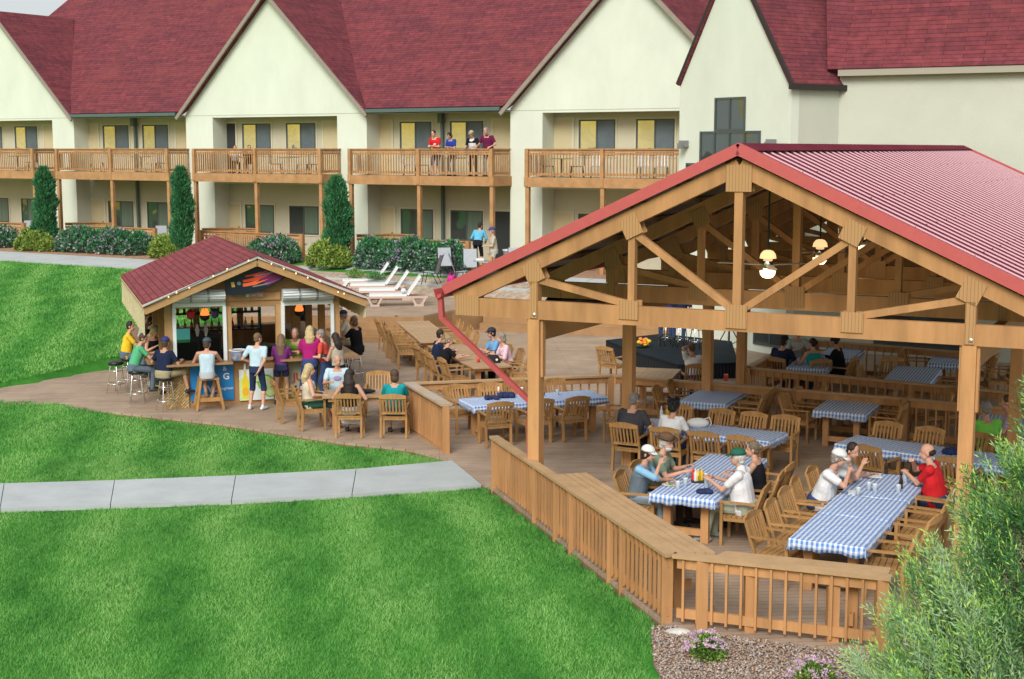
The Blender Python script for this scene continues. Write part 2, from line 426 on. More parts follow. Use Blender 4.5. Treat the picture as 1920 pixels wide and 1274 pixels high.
# decks
def poly_sheet(name, pts, z, m, th=.05):
    mb = MB(); P = [(p[0], p[1], z) for p in pts]; mb.slab(P, th)
    bm = bmesh.new(); me = mb.mesh(name, m); bm.from_mesh(me); bmesh.ops.triangulate(bm, faces=[f for f in bm.faces if len(f.verts) > 4]); bm.to_mesh(me); bm.free()
    o = bpy.data.objects.new(name, me); COL.objects.link(o); o['kind'] = 'structure'; return o
def ccw(P):
    a = sum(P[i].x*P[(i+1) % len(P)].y-P[(i+1) % len(P)].x*P[i].y for i in range(len(P)))
    return P if a > 0 else P[::-1]
DK = ccw(DK)
poly_sheet('timber_deck', DK, 0, DECK, .05)
mb = MB()
for i in range(len(DK)):
    a, b = DK[i], DK[(i+1) % len(DK)]
    if max(a.y, b.y) < 40: mb.beam((a.x,a.y,-.16), (b.x,b.y,-.16), .04, .22)
struct('deck_fascia', mb, mat('deck_fascia_board', (.20,.125,.065), .75, var=.2, scale=2))
# raised deck at the back
LV = .75
c1 = at(640, 591, LV); c2 = at(794, 592, LV); c3 = at(847, 582, LV)
c4 = at(913, 574, LV); c5 = V((9.4, c4.y-3.4, LV))
BK = [V((9.2, 49.4, LV)), HO+HD*9-HM*4.0, HO+HD*1-HM*4.1, HO-HD*2.0-HM*4.6, V((-9.1, c1.y+6.2, LV)), V((-8.9, c1.y, LV))]
RD = ccw([V((p.x, p.y, 0)) for p in [c1, c2, c3, c4, c5]+BK])
poly_sheet('raised_deck', RD, LV, DECK, .05)
mb = MB()
def riser(a, b, z0, z1, off=0):
    a = V((a.x, a.y, 0)); b = V((b.x, b.y, 0)); mb.beam(a+V((0,0,(z0+z1)/2)), b+V((0,0,(z0+z1)/2)), .04, z1-z0)
riser(V((-8.9, c1.y, 0)), c2, 0, LV-.052); riser(c2, c3, 0, LV-.052); riser(c3, c4, 0, LV-.052); riser(c4, c5, 0, LV-.052)
struct('raised_deck_riser', mb, RISER)
mb = MB()   # steps
for k in range(3):
    y0 = c1.y-.32*(k+1); z = LV-.19*(k+1)
    mb.box(-6.9, y0, 0.002, at(727, 627).x, y0+.315, z)
d = (c5-c4); d.z = 0; d.normalize(); n = V((d.y, -d.x, 0))
for k in range(2):
    a = V((c4.x, c4.y, 0))+n*(.36*(k+.5)+.02); z = LV-.25*(k+1)
    mb.beam(a+V((0,0,z/2+.001)), a+d*6.2+V((0,0,z/2+.001)), .355, z)
struct('deck_steps', mb, RISER)

# concrete walks
def strip(name, pts, wfun, m, lift=.012, th=.05, joints=None):
    mb = MB(); 
    for i in range(len(pts)-1):
        a0, a1 = pts[i]; b0, b1 = pts[i+1]
        mb.slab([a0, a1, b1, b0] if (a1-a0).cross(b0-a0).z > 0 else [b0, b1, a1, a0], th)
    return struct(name, mb, m)
jn = [(-60, 982, 961, 1), (0, 953, 908, 0), (207, 946, 902, 0), (434, 938, 893, 0), (660, 926, 881, 0), (903, 908, 864, 0)]
seg = []
for k in range(len(jn)-1):
    a, b = jn[k], jn[k+1]
    def X(px, py): p = at(px, py, .0); p.z = .015; return p
    lo0 = X(a[0], 953 if k == 0 else a[1]+2); hi0 = X(a[0]+(8 if k else 0), 908 if k == 0 else a[2])
    g = .006
    lo1 = X(b[0], b[1]+2); hi1 = X(b[0]+(8 if k < 4 else -58), b[2]); 
    if k == 4: lo1 = X(903, 910); hi1 = X(848, 865)
    e = (lo1-lo0).normalized()*.007
    seg.append((lo0+e, hi0+e, hi1-e, lo1-e))
mb = MB()
for a, b, c, d in seg: mb.slab([d, c, b, a] if (b-a).cross(d-a).z < 0 else [a, d, c, b], .08)
mbx = MB()
struct('concrete_path', mb, CONC)
# walk in front of the hotel, follows the ground
mb = MB(); prev = None
for i in range(-22, 12):
    s = i*1.5; off = 0 if s < -3 else min(1.6, (s+3)*.35)
    row = []
    for D in (-5.1+off, -3.1+off):
        p = HO+HD*s+HM*D; p.z = ground(p.x, p.y)+.03; row.append(p)
    if prev: mb.slab([prev[0], row[0]-HD*.02, row[1]-HD*.02, prev[1]], .1)
    prev = row
struct('hotel_walk', mb, CONC)
# mulch between walk and facade, and patio
mb = MB(); prev = None
MULCH = mat('bark_mulch', (.33,.20,.12), .95, var=.4, scale=9, bump=.6, bscale=30)
for i in range(-22, 12):
    s = i*1.5; off = 0 if s < -3 else min(1.6, (s+3)*.35); row = []
    for D in (-3.08+off, 4.0):
        p = HO+HD*s+HM*D; p.z = ground(p.x, p.y)+.015; row.append(p)
    if prev: mb.slab([prev[0], row[0], row[1], prev[1]], .03)
    prev = row
struct('planting_bed', mb, MULCH)
# gravel slope between lounger deck and walk
mb = MB(); vs = []; 
for i in range(30):
    s = -6+i*.6
    for j in range(8):
        D = -5.6+j*.42
        p = HO+HD*s+HM*D; vs.append((p.x, p.y, ground(p.x, p.y)-.03+rnd.uniform(0,.02)+ (0 if S_of(p.x,p.y) > -1 else .0)))
mb.add(vs, [(i*8+j, (i+1)*8+j, (i+1)*8+j+1, i*8+j+1) for i in range(29) for j in range(7)])
struct('gravel_bank', mb, mat('bank_gravel', (.34,.27,.20), .95, var=.35, scale=6, bump=.6, bscale=25), True)

# foreground gravel bed (structure sheet + stones)
GP = [at(1258, 1300), at(1225, 1240), at(1222, 1176), at(1252, 1172), at(1300, 1184), at(1660, 1230), at(1800, 1250), V((14, 14.4, 0)), V((14, 11, 0)), V((2.2, 11, 0))]
GP = ccw([V((p.x, p.y, 0)) for p in GP])
poly_sheet('gravel_bed', GP, -.02, mat('bed_soil', (.26,.19,.15), .95, var=.3, scale=8, bump=.5, bscale=40), .03)
def make_stones():
    rs = np.random.RandomState(3); n = 24000
    X = rs.uniform(1.3, 8.2, n*2); Y = rs.uniform(12.8, 18.6, n*2)
    keep = [i for i in range(n*2) if inside(X[i], Y[i], GP)][:n]
    base = np.array([(1,0,0),(-.5,.87,0),(-.5,-.87,0),(0,0,.6),(.2,.1,-.5)]); F = np.array([(0,1,3),(1,2,3),(2,0,3),(1,0,4),(2,1,4),(0,2,4)])
    vs = []; fs = []; mi = []
    for k, i in enumerate(keep):
        s = rs.uniform(.014, .034); M = Matrix.Rotation(rs.uniform(0,6.28), 3, 'Z') @ Matrix.Rotation(rs.uniform(-.7,.7), 3, 'X')
        b = (base*np.array([1, rs.uniform(.55,1), rs.uniform(.6,1.1)])) @ np.array(M).T * s
        vs.append(b+np.array([X[i], Y[i], -.005+rs.uniform(0,.02)])); fs.append(F+5*k); mi += [rs.randint(0, 4)]*6
    ms = [mat('stone_tan', (.34,.24,.16), .85), mat('stone_pink', (.38,.25,.18), .85), mat('stone_grey', (.30,.27,.25), .85), mat('stone_pale', (.50,.42,.35), .85)]
    me = np_mesh('crushed_stone', np.concatenate(vs), np.concatenate(fs), ms, np.array(mi))
    o = bpy.data.objects.new('crushed_stone', me); COL.objects.link(o); tag(o, 'pinkish crushed stone mulch beside the front railing', 'gravel', kind='stuff')
make_stones()
# grass blades
PATHP = ccw([V((p.x,p.y,0)) for p in [at(-80, 955), at(0, 955), at(434, 940), at(905, 910), at(846, 864), at(434, 893), at(0, 908), at(-80, 912)]])
def make_grass():
    rs = np.random.RandomState(5)
    def patch(x0, x1, y0, y1, dens, hgt, wid, test):
        n = int((x1-x0)*(y1-y0)*dens); X = rs.uniform(x0, x1, n); Y = rs.uniform(y0, y1, n)
        # frustum cull
        k = np.abs(X) < Y*.385+.6; X = X[k]; Y = Y[k]
        cell = {}; keep = np.zeros(len(X), bool)
        gx = np.floor(X*5).astype(int); gy = np.floor(Y*5).astype(int)
        for i in range(len(X)):
            key = (gx[i], gy[i])
            if key not in cell: cell[key] = test(gx[i]/5+.1, gy[i]/5+.1)
            keep[i] = cell[key]
        return X[keep], Y[keep], hgt, wid
    def t_near(x, y):
        if inside(x, y, DK) or inside(x, y, GP) or inside(x, y, PATHP): return False
        if near_edge(x, y, DK) < .06: return False
        return True
    def t_left(x, y):
        if inside(x, y, DK): return False
        D = D_of(x, y); S = S_of(x, y)
        if D > -5.15: return False
        return x < -9.0
    P = [patch(-9, 4.5, 14.6, 27.5, 2600, .05, .011, t_near), patch(-14, 0, 24, 35.6, 1300, .05, .016, t_near), patch(-28, -4, 34, 66, 420, .065, .03, t_left)]
    allv = []; 
    for X, Y, h, w in P:
        n = len(X); Z = np.array([ground(x, y) for x, y in zip(X, Y)])-.045
        a = rs.uniform(0, 6.28, n); H = h*rs.uniform(.55, 1.35, n); lean = rs.uniform(.2, 1.0, n)*H; la = rs.uniform(0, 6.28, n)
        dx = np.cos(a)*w/2; dy = np.sin(a)*w/2
        p0 = np.stack([X-dx, Y-dy, Z], 1); p1 = np.stack([X+dx, Y+dy, Z], 1); p2 = np.stack([X+np.cos(la)*lean, Y+np.sin(la)*lean, Z+H], 1)
        allv.append(np.stack([p0, p1, p2], 1).reshape(-1, 3))
    vs = np.concatenate(allv); nf = len(vs)//3; print('grass blades', nf)
    m = bpy.data.materials.new('grass_blades'); N, L = nt(m); b = N['Principled BSDF']
    tc = N.new('ShaderNodeTexCoord')
    n1 = N.new('ShaderNodeTexNoise'); n1.inputs['Scale'].default_value = 1.2; n1.inputs['Detail'].default_value = 6; n1.inputs['Roughness'].default_value = .72
    mp1 = N.new('ShaderNodeMapping'); mp1.inputs['Scale'].default_value = (1.1, .42, 1); mp1.inputs['Rotation'].default_value = (0, 0, R(-10))
    L.new(tc.outputs['Object'], mp1.inputs[0]); L.new(mp1.outputs[0], n1.inputs[0])
    n2 = N.new('ShaderNodeTexNoise'); n2.inputs['Scale'].default_value = 35; L.new(tc.outputs['Object'], n2.inputs[0])
    mp = N.new('ShaderNodeMapping'); mp.inputs['Rotation'].default_value = (0, 0, R(-14)); L.new(tc.outputs['Object'], mp.inputs[0])
    wv = N.new('ShaderNodeTexWave'); wv.inputs['Scale'].default_value = .17; wv.inputs['Distortion'].default_value = 3; wv.inputs['Detail'].default_value = 2; L.new(mp.outputs[0], wv.inputs[0])
    ad = N.new('ShaderNodeMath'); ad.operation = 'MULTIPLY_ADD'; ad.inputs[1].default_value = .35; L.new(n2.outputs[0], ad.inputs[0]); L.new(n1.outputs[0], ad.inputs[2])
    a2 = N.new('ShaderNodeMath'); a2.operation = 'MULTIPLY_ADD'; a2.inputs[1].default_value = .24; L.new(wv.outputs['Fac'], a2.inputs[0]); L.new(ad.outputs[0], a2.inputs[2])
    cr = N.new('ShaderNodeValToRGB'); e = cr.color_ramp.elements; e[0].position = .5; e[0].color = (.03,.165,.025,1); e[1].position = 1.0; e[1].color = (.23,.46,.12,1)
    x = e.new(.75); x.color = (.11,.325,.06,1)
    L.new(a2.outputs[0], cr.inputs[0]); L.new(cr.outputs[0], b.inputs['Base Color']); b.inputs['Roughness'].default_value = .6; b.inputs['Specular IOR Level'].default_value = .25
    me = np_mesh('grass', vs, np.arange(nf*3).reshape(-1, 3), m)
    o = bpy.data.objects.new('grass', me); COL.objects.link(o); tag(o, 'short mown green lawn grass with faint mower stripes', 'grass', kind='stuff')
make_grass()
# ---------------- hotel wing with balconies
def roof_panel(name, pts, th, m, parent, ud, loc=True):
    P = [V(p) for p in pts]; nrm = V((0,0,0))
    for i in range(len(P)): nrm += P[i].cross(P[(i+1) % len(P)])
    nrm.normalize()
    if nrm.z < 0: P = P[::-1]; nrm = -nrm
    mb = MB(); mb.slab(P, th); me = mb.mesh(name, m)
    if len(P) > 4:
        bm = bmesh.new(); bm.from_mesh(me); bmesh.ops.triangulate(bm, faces=[f for f in bm.faces if len(f.verts) > 4]); bm.to_mesh(me); bm.free()
    ud = V(ud).normalized(); vd = nrm.cross(ud).normalized(); uvl = me.uv_layers.new(name='UVMap')
    for l in me.loops:
        c = me.vertices[l.vertex_index].co; uvl.data[l.index].uv = (c.dot(ud), c.dot(vd))
    o = bpy.data.objects.new(name, me); COL.objects.link(o)
    if parent: o.parent = parent
    return o
hotel = thing('hotel_building', 'long cream stucco hotel wing with steep red shingle roof and balconies', 'building', HO, HRZ)
def hs(px, t=0, py=279):
    """facade coordinate s of photo column px in the plane t"""
    p = on_plane(px, py, HO+HM*t, HM); return (p-HO).dot(HD)
def hz(px, py, t=0):
    return on_plane(px, py, HO+HM*t, HM).z
TF = 1.3; TW = 2.2; GL = 1.45; F2 = 4.91
EAVE = 7.5; RIDGE = 12.4
g1r, g2l, g2r, g3l = hs(140, TF), hs(350, TF), hs(688, TF), hs(957, TF)
hw = (g2r-g2l)/2; g3r = g3l+2*hw; g1l = g1r-2*hw
print('hotel s', g1l, g1r, g2l, g2r, g3l, g3r, 'hw', hw)
gables = [(g1l, g1r), (g2l, g2r), (g3l, g3r)]
# gable fronts with an opening for the recess on both floors
for (a, b), (o0, o1) in zip(gables, [(hs(-190, TF), hs(100, TF)), (hs(400, TF), hs(633, TF)), (hs(1017, TF), hs(1290, TF))]):
    mb = MB(); c = (a+b)/2; th = .9
    mb.box(a, TF, -1, o0, TF+th, 7.32); mb.box(o1, TF, -1, b, TF+th, 7.32)
    # upper panel (pentagon)
    poly = [(a, 7.32), (b, 7.32), (b, EAVE), (c, RIDGE), (a, EAVE)]
    vs = [(x, TF, z) for x, z in poly]+[(x, TF+th, z) for x, z in poly]; n = 5
    mb.add(vs, [tuple(range(n)), tuple(range(n, 2*n))[::-1]]+[((i+1) % n, i, i+n, (i+1) % n+n) for i in range(n)])
    mb.box(o0, TF+.02, F2-.45, o1, TF+th-.01, F2-.08)   # slab edge
    mb.build('gable_wall', STUCCO, hotel)
    mb = MB(); mb.box(a+.02, TF-.006, EAVE-.1, b-.02, TF-.001, EAVE-.075); mb.build('wall_joint', mat('wall_joint', (.42,.45,.36), .9), hotel)
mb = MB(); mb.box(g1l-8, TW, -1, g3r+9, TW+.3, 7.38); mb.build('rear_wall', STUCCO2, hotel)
mb = MB()
for a, b in ((g1r, g2l), (g2r, g3l), (g3r, g3r+9), (g1l-8, g1l)): mb.box(a, TF-.1, 7.38, b, TW, 7.44)
for a, b in gables: mb.box(a+.3, TF+.9, 7.325, b-.3, TW, 7.36)
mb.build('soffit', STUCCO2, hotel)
# roof
slope = (RIDGE-EAVE)/hw
def rp(name, pts, ud): return roof_panel(name, pts, .12, SHING, hotel, ud)
e0, e1 = on_plane(85, 38, HO+HM*(TF-.3)+V((0,0,EAVE+.1)), V(( -HM.x*slope, -HM.y*slope, 1))), on_plane(130, 0, HO+HM*(TF-.3)+V((0,0,EAVE+.1)), V((-HM.x*slope, -HM.y*slope, 1)))
l0, l1 = loc_in(e0, HO, HD, HM), loc_in(e1, HO, HD, HM); dd = (l1-l0); up = l0+dd*2.2; lo = l0-dd*((l0.z-EAVE-.1)/dd.z)
TT = 13.5
tv_ = TF-.3+(RIDGE-EAVE)/slope-.3; zv = EAVE+.1+(tv_-TF+.3)*slope
zig = [(g1l-.25, TF-.3, EAVE+.1)]
for a, b in gables: zig += [(a-.2, TF-.3, EAVE+.1), ((a+b)/2, tv_, zv), (b+.2, TF-.3, EAVE+.1)]
zig = zig[1:]; zig = ([(lo.x, TF-.3, EAVE+.1)] if lo.x < zig[0][0] else [])+zig
rp('main_roof', zig+[(g3r+9, TF-.3, EAVE+.1), (g3r+9, TT, EAVE+.1+(TT-TF+.3)*slope), (lo.x+(TT-TF+.3)*(dd.x/dd.y), TT, EAVE+.1+(TT-TF+.3)*slope)], (1,0,0))
for a, b in gables:
    c = (a+b)/2; t0 = TF-.3; t1 = t0+(RIDGE-EAVE)/slope; ov = .25; dz = ov*slope
    for s_, e_ in ((-1, a-ov), (1, b+ov)):
        rp('gable_roof', [(e_, t0, EAVE+.14-dz+.04), (c, t0, RIDGE+.18), (c, t1, RIDGE+.18), (e_, t0+.05, EAVE+.14-dz+.04)], (0,1,0))
    mb = MB()
    for s_, e_ in ((-1, a-ov), (1, b+ov)):
        p = V((e_, TF-.345, EAVE+.03-dz)); q = V((c, TF-.345, RIDGE+.05))
        mb.beam(p, q, .08, .15, (0,0,1))
    mb.build('rake_board', TRIM, hotel)
for a, b in ((g1r+.25, g2l-.25), (g2r+.25, g3l-.25)):
    mb = MB(); mb.box(a, TF-.42, EAVE-.08, b, TF-.3, EAVE+.06); mb.box(a, TF-.3, EAVE-.12, b, TF-.24, EAVE+.02); mb.build('gutter', GREENW, hotel)
for px in (253, 828):
    s = hs(px, TW-.2); mb = MB(); mb.box(s-.1, TW-.35, 7.0, s+.1, TW-.1, 7.38); mb.box(s-.055, TW-.2, GL, s+.055, TW-.09, 7.05); mb.build('downspout', GREENW, hotel)
def window(px0, px1, z0, z1, kind='up', t=TW):
    a, b = hs(px0, t), hs(px1, t); f = MB(); w = .055
    f.box(a, t-.05, z0, a+w, t+.02, z1); f.box(b-w, t-.05, z0, b, t+.02, z1); f.box(a+w, t-.05, z0, b-w, t+.02, z0+w); f.box(a+w, t-.05, z1-w, b-w, t+.02, z1)
    m_ = (a+b)/2; f.box(m_-.03, t-.055, z0+w, m_+.03, t+.02, z1-w)
    fr = f.build('window', FRAME, hotel)
    g = MB(); g.box(a+w, t-.02, z0+w, m_-.03, t-.012, z1-w); g.build('pane', GLASS if kind != 'dark' else GLASSD, fr)
    g = MB(); g.box(m_+.03, t-.035, z0+w, b-w, t-.02, z1-w); g.build('pane', {'up': SCREEN, 'dark': CURT}.get(kind, SCREEN), fr)
    tr = MB(); e = .07
    tr.box(a-e, t-.03, z0-e, a, t+.01, z1+e); tr.box(b, t-.03, z0-e, b+e, t+.01, z1+e); tr.box(a, t-.03, z1, b, t+.01, z1+e); tr.box(a, t-.03, z0-e, b, t+.01, z0)
    tr.build('surround', TRIMC, fr)
def door(px0, px1, z0, z1, open_=False, t=TW):
    a, b = hs(px0, t), hs(px1, t); f = MB(); e = .09
    f.box(a-e, t-.04, z0, a, t+.01, z1+e); f.box(b, t-.04, z0, b+e, t+.01, z1+e); f.box(a, t-.04, z1, b, t+.01, z1+e)
    fr = f.build('door', TRIMC, hotel)
    g = MB(); g.box(a, t-.02, z0, b, t-.008, z1); g.build('leaf_or_shade_sheet', mat('doorway_shade', (.03,.035,.035), .7) if open_ else DOORM, fr)  # open doors get a dark sheet instead: shade of the room painted in
    if not open_:
        g = MB(); g.ell((b-.08, t-.06, z0+1.0), (.035,.035,.035)); g.build('handle', DARKM, fr)
U0, U1 = 5.72, 7.06; G0, G1 = 2.30, 3.52
for a, b in ((-25, 6), (30, 72), (195, 243), (269, 317), (456, 509), (538, 593), (751, 810), (845, 907), (1086, 1154), (1193, 1265)): window(a, b, U0, U1)
for a, b in ((160, 185), (332, 350), (85, 103), (608, 633), (703, 735), (925, 957), (1031, 1073)): door(a, b, F2, 7.08)
door(418, 443, F2, 7.08, True)
for a, b in ((-30, 12), (36, 60), (200, 247), (273, 313), (458, 512), (541, 596), (751, 812), (845, 906), (1086, 1140)): window(a, b, G0, G1, 'dark')
for a, b in ((163, 192), (415, 448), (703, 738), (1030, 1074)): door(a, b, GL+.05, G1)
door(928, 957, GL+.05, G1, True)
# wall lamps
for px in (152, 407, 690, 1022):
    for z in (6.75, 3.25):
        s = hs(px, TF+.5); mb = MB(); mb.box(s-.04, TF+.5, z-.1, s+.06, TF+.6, z+.12); mb.ell((s+.02, TF+.42, z-.03), (.07,.07,.1), 8, 6)
        mb.build('wall_lamp', mat('lamp_bronze', (.07,.07,.06), .4), hotel)
# railings helper in an arbitrary frame
def rail_run(mbr, mbb, p, q, zt, zb, slat=.035, gap=.125, toph=.09, capw=.14, midrail=None):
    """top rail, bottom rail into mbr, balusters into mbb; p,q 2D points"""
    p = V((p[0], p[1], 0)); q = V((q[0], q[1], 0)); d = q-p; Lh = d.length; d.normalize()
    up = V((0,0,1))
    mbr.beam(p+up*(zt-.02), q+up*(zt-.02), capw, .04); mbr.beam(p+up*(zt-.04-toph/2-.002), q+up*(zt-.04-toph/2-.002), .04, toph)
    top = zt-.04-toph
    if midrail: mbr.beam(p+up*(zt-midrail), q+up*(zt-midrail), .045, .09); top = zt-midrail
    mbr.beam(p+up*(zb+.05), q+up*(zb+.05), .04, .09)
    n = max(1, int(Lh/gap)); side = V((d.y, -d.x, 0))*.04
    for i in range(n):
        c = p+d*((i+.5)*Lh/n)+side
        mbb.beam(c+up*(zb-.02), c+up*(top+.04), slat, .035, (d.x, d.y, 0))
balc = [(hs(-150), hs(62)), (hs(104), hs(315)), (hs(361), hs(602)), (hs(653), hs(924)), (hs(985), hs(1284))]
print('balcony s', balc)
for i, (a, b) in enumerate(balc):
    mb = MB(); mb.box(a, 0, F2-.05, b, TW, F2); mb.box(a-.04, -.04, F2-.34, b+.04, .02, F2+.02); mb.box(a-.04, .02, F2-.34, a, TF, F2+.02); mb.box(b, .02, F2-.34, b+.04, TF, F2+.02)
    bal = mb.build('balcony', HWOOD, hotel)
    r = MB(); s = MB(); zt = F2+1.07; mid = (a+b)/2
    rail_run(r, s, (a, .06), (mid, .06), zt, F2+.09, midrail=.19); rail_run(r, s, (mid, .06), (b, .06), zt, F2+.09, midrail=.19)
    rail_run(r, s, (a+.06, .08), (a+.06, TF), zt, F2+.09, midrail=.19); rail_run(r, s, (b-.06, .08), (b-.06, TF), zt, F2+.09, midrail=.19)
    r.build('balcony_rail', HWOOD, bal); s.build('balusters', HWOOD, bal)
    for x in (a+.07, mid, b-.07):
        m_ = MB(); m_.box(x-.07, -.06, F2-.3, x+.07, .08, zt-.01); m_.box(x-.075, 0, .9, x+.075, .15, F2-.33); m_.build('balcony_post', HWOOD, bal)
# ground-floor patio railings, each a fence of its own
def patio_fence(px0, px1, label, back=True):
    a, b = hs(px0, -.1), hs(px1, -.1); root = thing('patio_railing', label, 'railing', HO-HM*.1, HRZ, 'patio railings below the balconies')
    r = MB(); s = MB(); rail_run(r, s, (a, 0), (b, 0), GL+1.02, GL+.1, midrail=.22); r.build('rail', WOOD, root); s.build('balusters', WOOD, root)
    for x in (a, b):
        m_ = MB(); m_.box(x-.08, -.08, GL-.5, x+.08, .08, GL+1.03); m_.build('post', WOOD, root)
patio_fence(-80, 38, 'patio railing at the left edge below the leftmost balcony')
patio_fence(143, 285, 'patio railing behind the purple hedge left of the bar')
patio_fence(372, 563, 'patio railing partly hidden behind the bar roof')
patio_fence(701, 877, 'patio railing behind the long purple hedge by the patio chairs')
for i, (px, lab) in enumerate(((110, 'leftmost'), (368, 'behind the bar roof'), (660, 'right of the tallest cypress'), (990, 'beside the white bin'))):
    a = hs(px); root = thing('side_railing', {0: 'dark wooden side railing beside the cypress at left', 1: 'dark wooden side railing beyond the bar roof', 2: 'dark wooden side railing right of the third cypress', 3: 'dark wooden side railing next to the white bin'}[i], 'railing', HO, HRZ, 'side railings of the patios')
    r = MB(); s = MB(); rail_run(r, s, (a+.9, TF-.1), (a+.1, .1), GL+1.1, GL+.1, midrail=.2); rail_run(r, s, (a+.9, TF-.1), (a+2.2, TF-.1), GL+1.1, GL+.1, midrail=.2)
    r.build('rail', HWOOD, root); s.build('balusters', HWOOD, root)

# ---------------- tower-gabled hall at right
gd = V((.544, -.839, 0)).normalized()            # along the gable wall, towards the near corner
gn = V((-gd.y, gd.x, 0))
cz = on_plane(1485, 152, V((8.02, 40.6, 0)), V((0,1,0)))
corner = V((cz.x, 40.6, 0)); EH = cz.z
print('tower eave', EH)
gin = V((.839, .544, 0))                          # inwards, away from the camera, to the right
def ts(px, py=200): p = on_plane(px, py, corner, gin); return (p-corner).dot(gd), p.z
s_far = ts(1275, 165)[0]; apx = ts(1374, -88)
HRZ2 = math.atan2(gin.y, gin.x)
# local frame: x = gin (inwards), y = -gd (towards the far end)
hall = thing('gabled_hall', 'tall cream hall with steep red roof and dark framed window', 'building', corner, math.atan2(gin.y, gin.x))
def T(x, s, z): return (x, -s, z)      # local y axis = perpendicular left of gin = (-.544,.839) = -gd
W = -s_far
mid = -apx[0]
poly = [(0, -1), (W, -1), (W, EH+.15), (mid, apx[1]), (0, EH)]
mb = MB(); n = 5
vs = [(0, y, z) for y, z in poly]+[(.3, y, z) for y, z in poly]
mb.add(vs, [tuple(range(n))[::-1], tuple(range(n, 2*n))]+[(i, (i+1) % n, (i+1) % n+n, i+n) for i in range(n)])
mb.build('gable_wall', STUCCO, hall)
# side wall from near corner inwards, then long wall
pj = on_plane(1575, 152, corner, V((gd.x, gd.y, 0))); jx = (pj-corner).dot(gin); print('side wall len', jx)
jx = max(1.3, min(jx, 2.2))
mb = MB(); mb.box(.3, 0, -1, jx, .3, EH); mb.build('side_wall', STUCCO_SHADE, hall)
jw = corner+gin*jx
ld = V((.905, -.425, 0)).normalized()
ld = PU.copy()
ln = V((-ld.y, ld.x, 0))
LE = on_plane(1600, 138, jw, ln).z
def lw(px, py): p = on_plane(px, py, jw, ln); return p
def toH(p): return loc_in(p, corner, gin, V((-gin.y, gin.x, 0)))
e_ = jw+ld*16
mb = MB(); a = toH(jw); b = toH(e_); nn = toH(corner+ln*.3)
mb.slab([V((a.x,a.y,LE)), V((a.x,a.y,-1)), V((b.x,b.y,-1)), V((b.x,b.y,LE))], .3); mb.build('long_wall', STUCCO_SHADE, hall)
mb = MB(); o3 = toH(corner-ln*.12)
mb.beam(V((a.x,a.y,LE+.02))+o3*1.0, V((b.x,b.y,LE+.02))+o3*1.0, .3, .2); mb.build('eave_board', mat('sage_trim', (.34,.32,.25), .7), hall)
# roof: near slope from the eave up over side/long wall, far slope
RZ = apx[1]
def hp(p): q = toH(V((p[0], p[1], 0))); return V((q.x, q.y, p[2]))
ridge0 = hp((corner-gd*mid-gin*.25).to_tuple()[:2]+(RZ+.1,)) if False else V((-.1, mid, RZ+.12))
eav0 = V((-.1, -.12, EH-.1))
ext = toH(e_+ln*0)
up_ = V((0, 1, (RZ-EH)/mid)).normalized()
r1 = roof_panel('tower_roof', [eav0, V((jx+.1, -.12, EH-.1)), V((jx+.1, .15, EH-.1+.27*(RZ+.22-EH)/(mid+.12))), V((9, .15, EH-.1+.27*(RZ+.22-EH)/(mid+.12))), V((9, mid, RZ+.12)), ridge0], .12, SHING, hall, (1,0,0))
# long roof plane above the long wall, rising away from its eave
A0 = toH(jw-ld*.3-ln*.3); B0 = toH(e_-ln*.3); pitch = 1.35; dep = 9
A1 = toH(jw-ld*.3+ln*dep); B1 = toH(e_+ln*dep)
roof_panel('long_roof', [V((A0.x,A0.y,LE+.12)), V((B0.x,B0.y,LE+.12)), V((B1.x,B1.y,LE+.12+dep*pitch)), V((A1.x-4,A1.y,LE+.12+dep*pitch))], .12, SHING, hall, (B0-A0))
roof_panel('tower_roof', [V((-.1, W+.06, EH+.1)), V((6, W+.06, EH+.1)), V((6, mid, RZ+.12)), ridge0], .12, SHING, hall, (1,0,0))
mb = MB(); mb.beam((-.06, W+.04, EH+.08), (-.06, mid, RZ+.04), .1, .1); mb.beam((-.06, -.12, EH-.16), (-.06, mid, RZ+.04), .1, .1); mb.box(-.2, -.2, EH-.24, jx+.1, -.08, EH-.08); mb.build('rake_trim', mat('dark_rake', (.03,.022,.02), .6), hall)
def hwin(px0, px1, py0, py1, cols, rows=1):
    s0, z1 = ts(px0, py0); s1, _ = ts(px1, py0); _, z0 = ts((px0+px1)/2, py1); a, b = -s1, -s0
    f = MB(); w = .06
    f.box(-.05, a, z0, .02, a+w, z1); f.box(-.05, b-w, z0, .02, b, z1); f.box(-.05, a+w, z0, .02, b-w, z0+w); f.box(-.05, a+w, z1-w, .02, b-w, z1)
    for i in range(1, cols): y = a+(b-a)*i/cols; f.box(-.055, y-.03, z0+w, .02, y+.03, z1-w)
    fr = f.build('window', FRAME, hall)
    for i in range(cols):
        y0 = a+(b-a)*i/cols+(.03 if i else w); y1 = a+(b-a)*(i+1)/cols-(.03 if i < cols-1 else w)
        g = MB(); g.box(-.02, y0, z0+w, -.012, y1, z1-w); g.build('pane', GLASSD, fr)
hwin(1342, 1399, 184, 246, 2); hwin(1314, 1427, 247, 330, 4); hwin(1288, 1314, 306, 345, 1)
hwin(1415, 1478, 588, 650, 2)
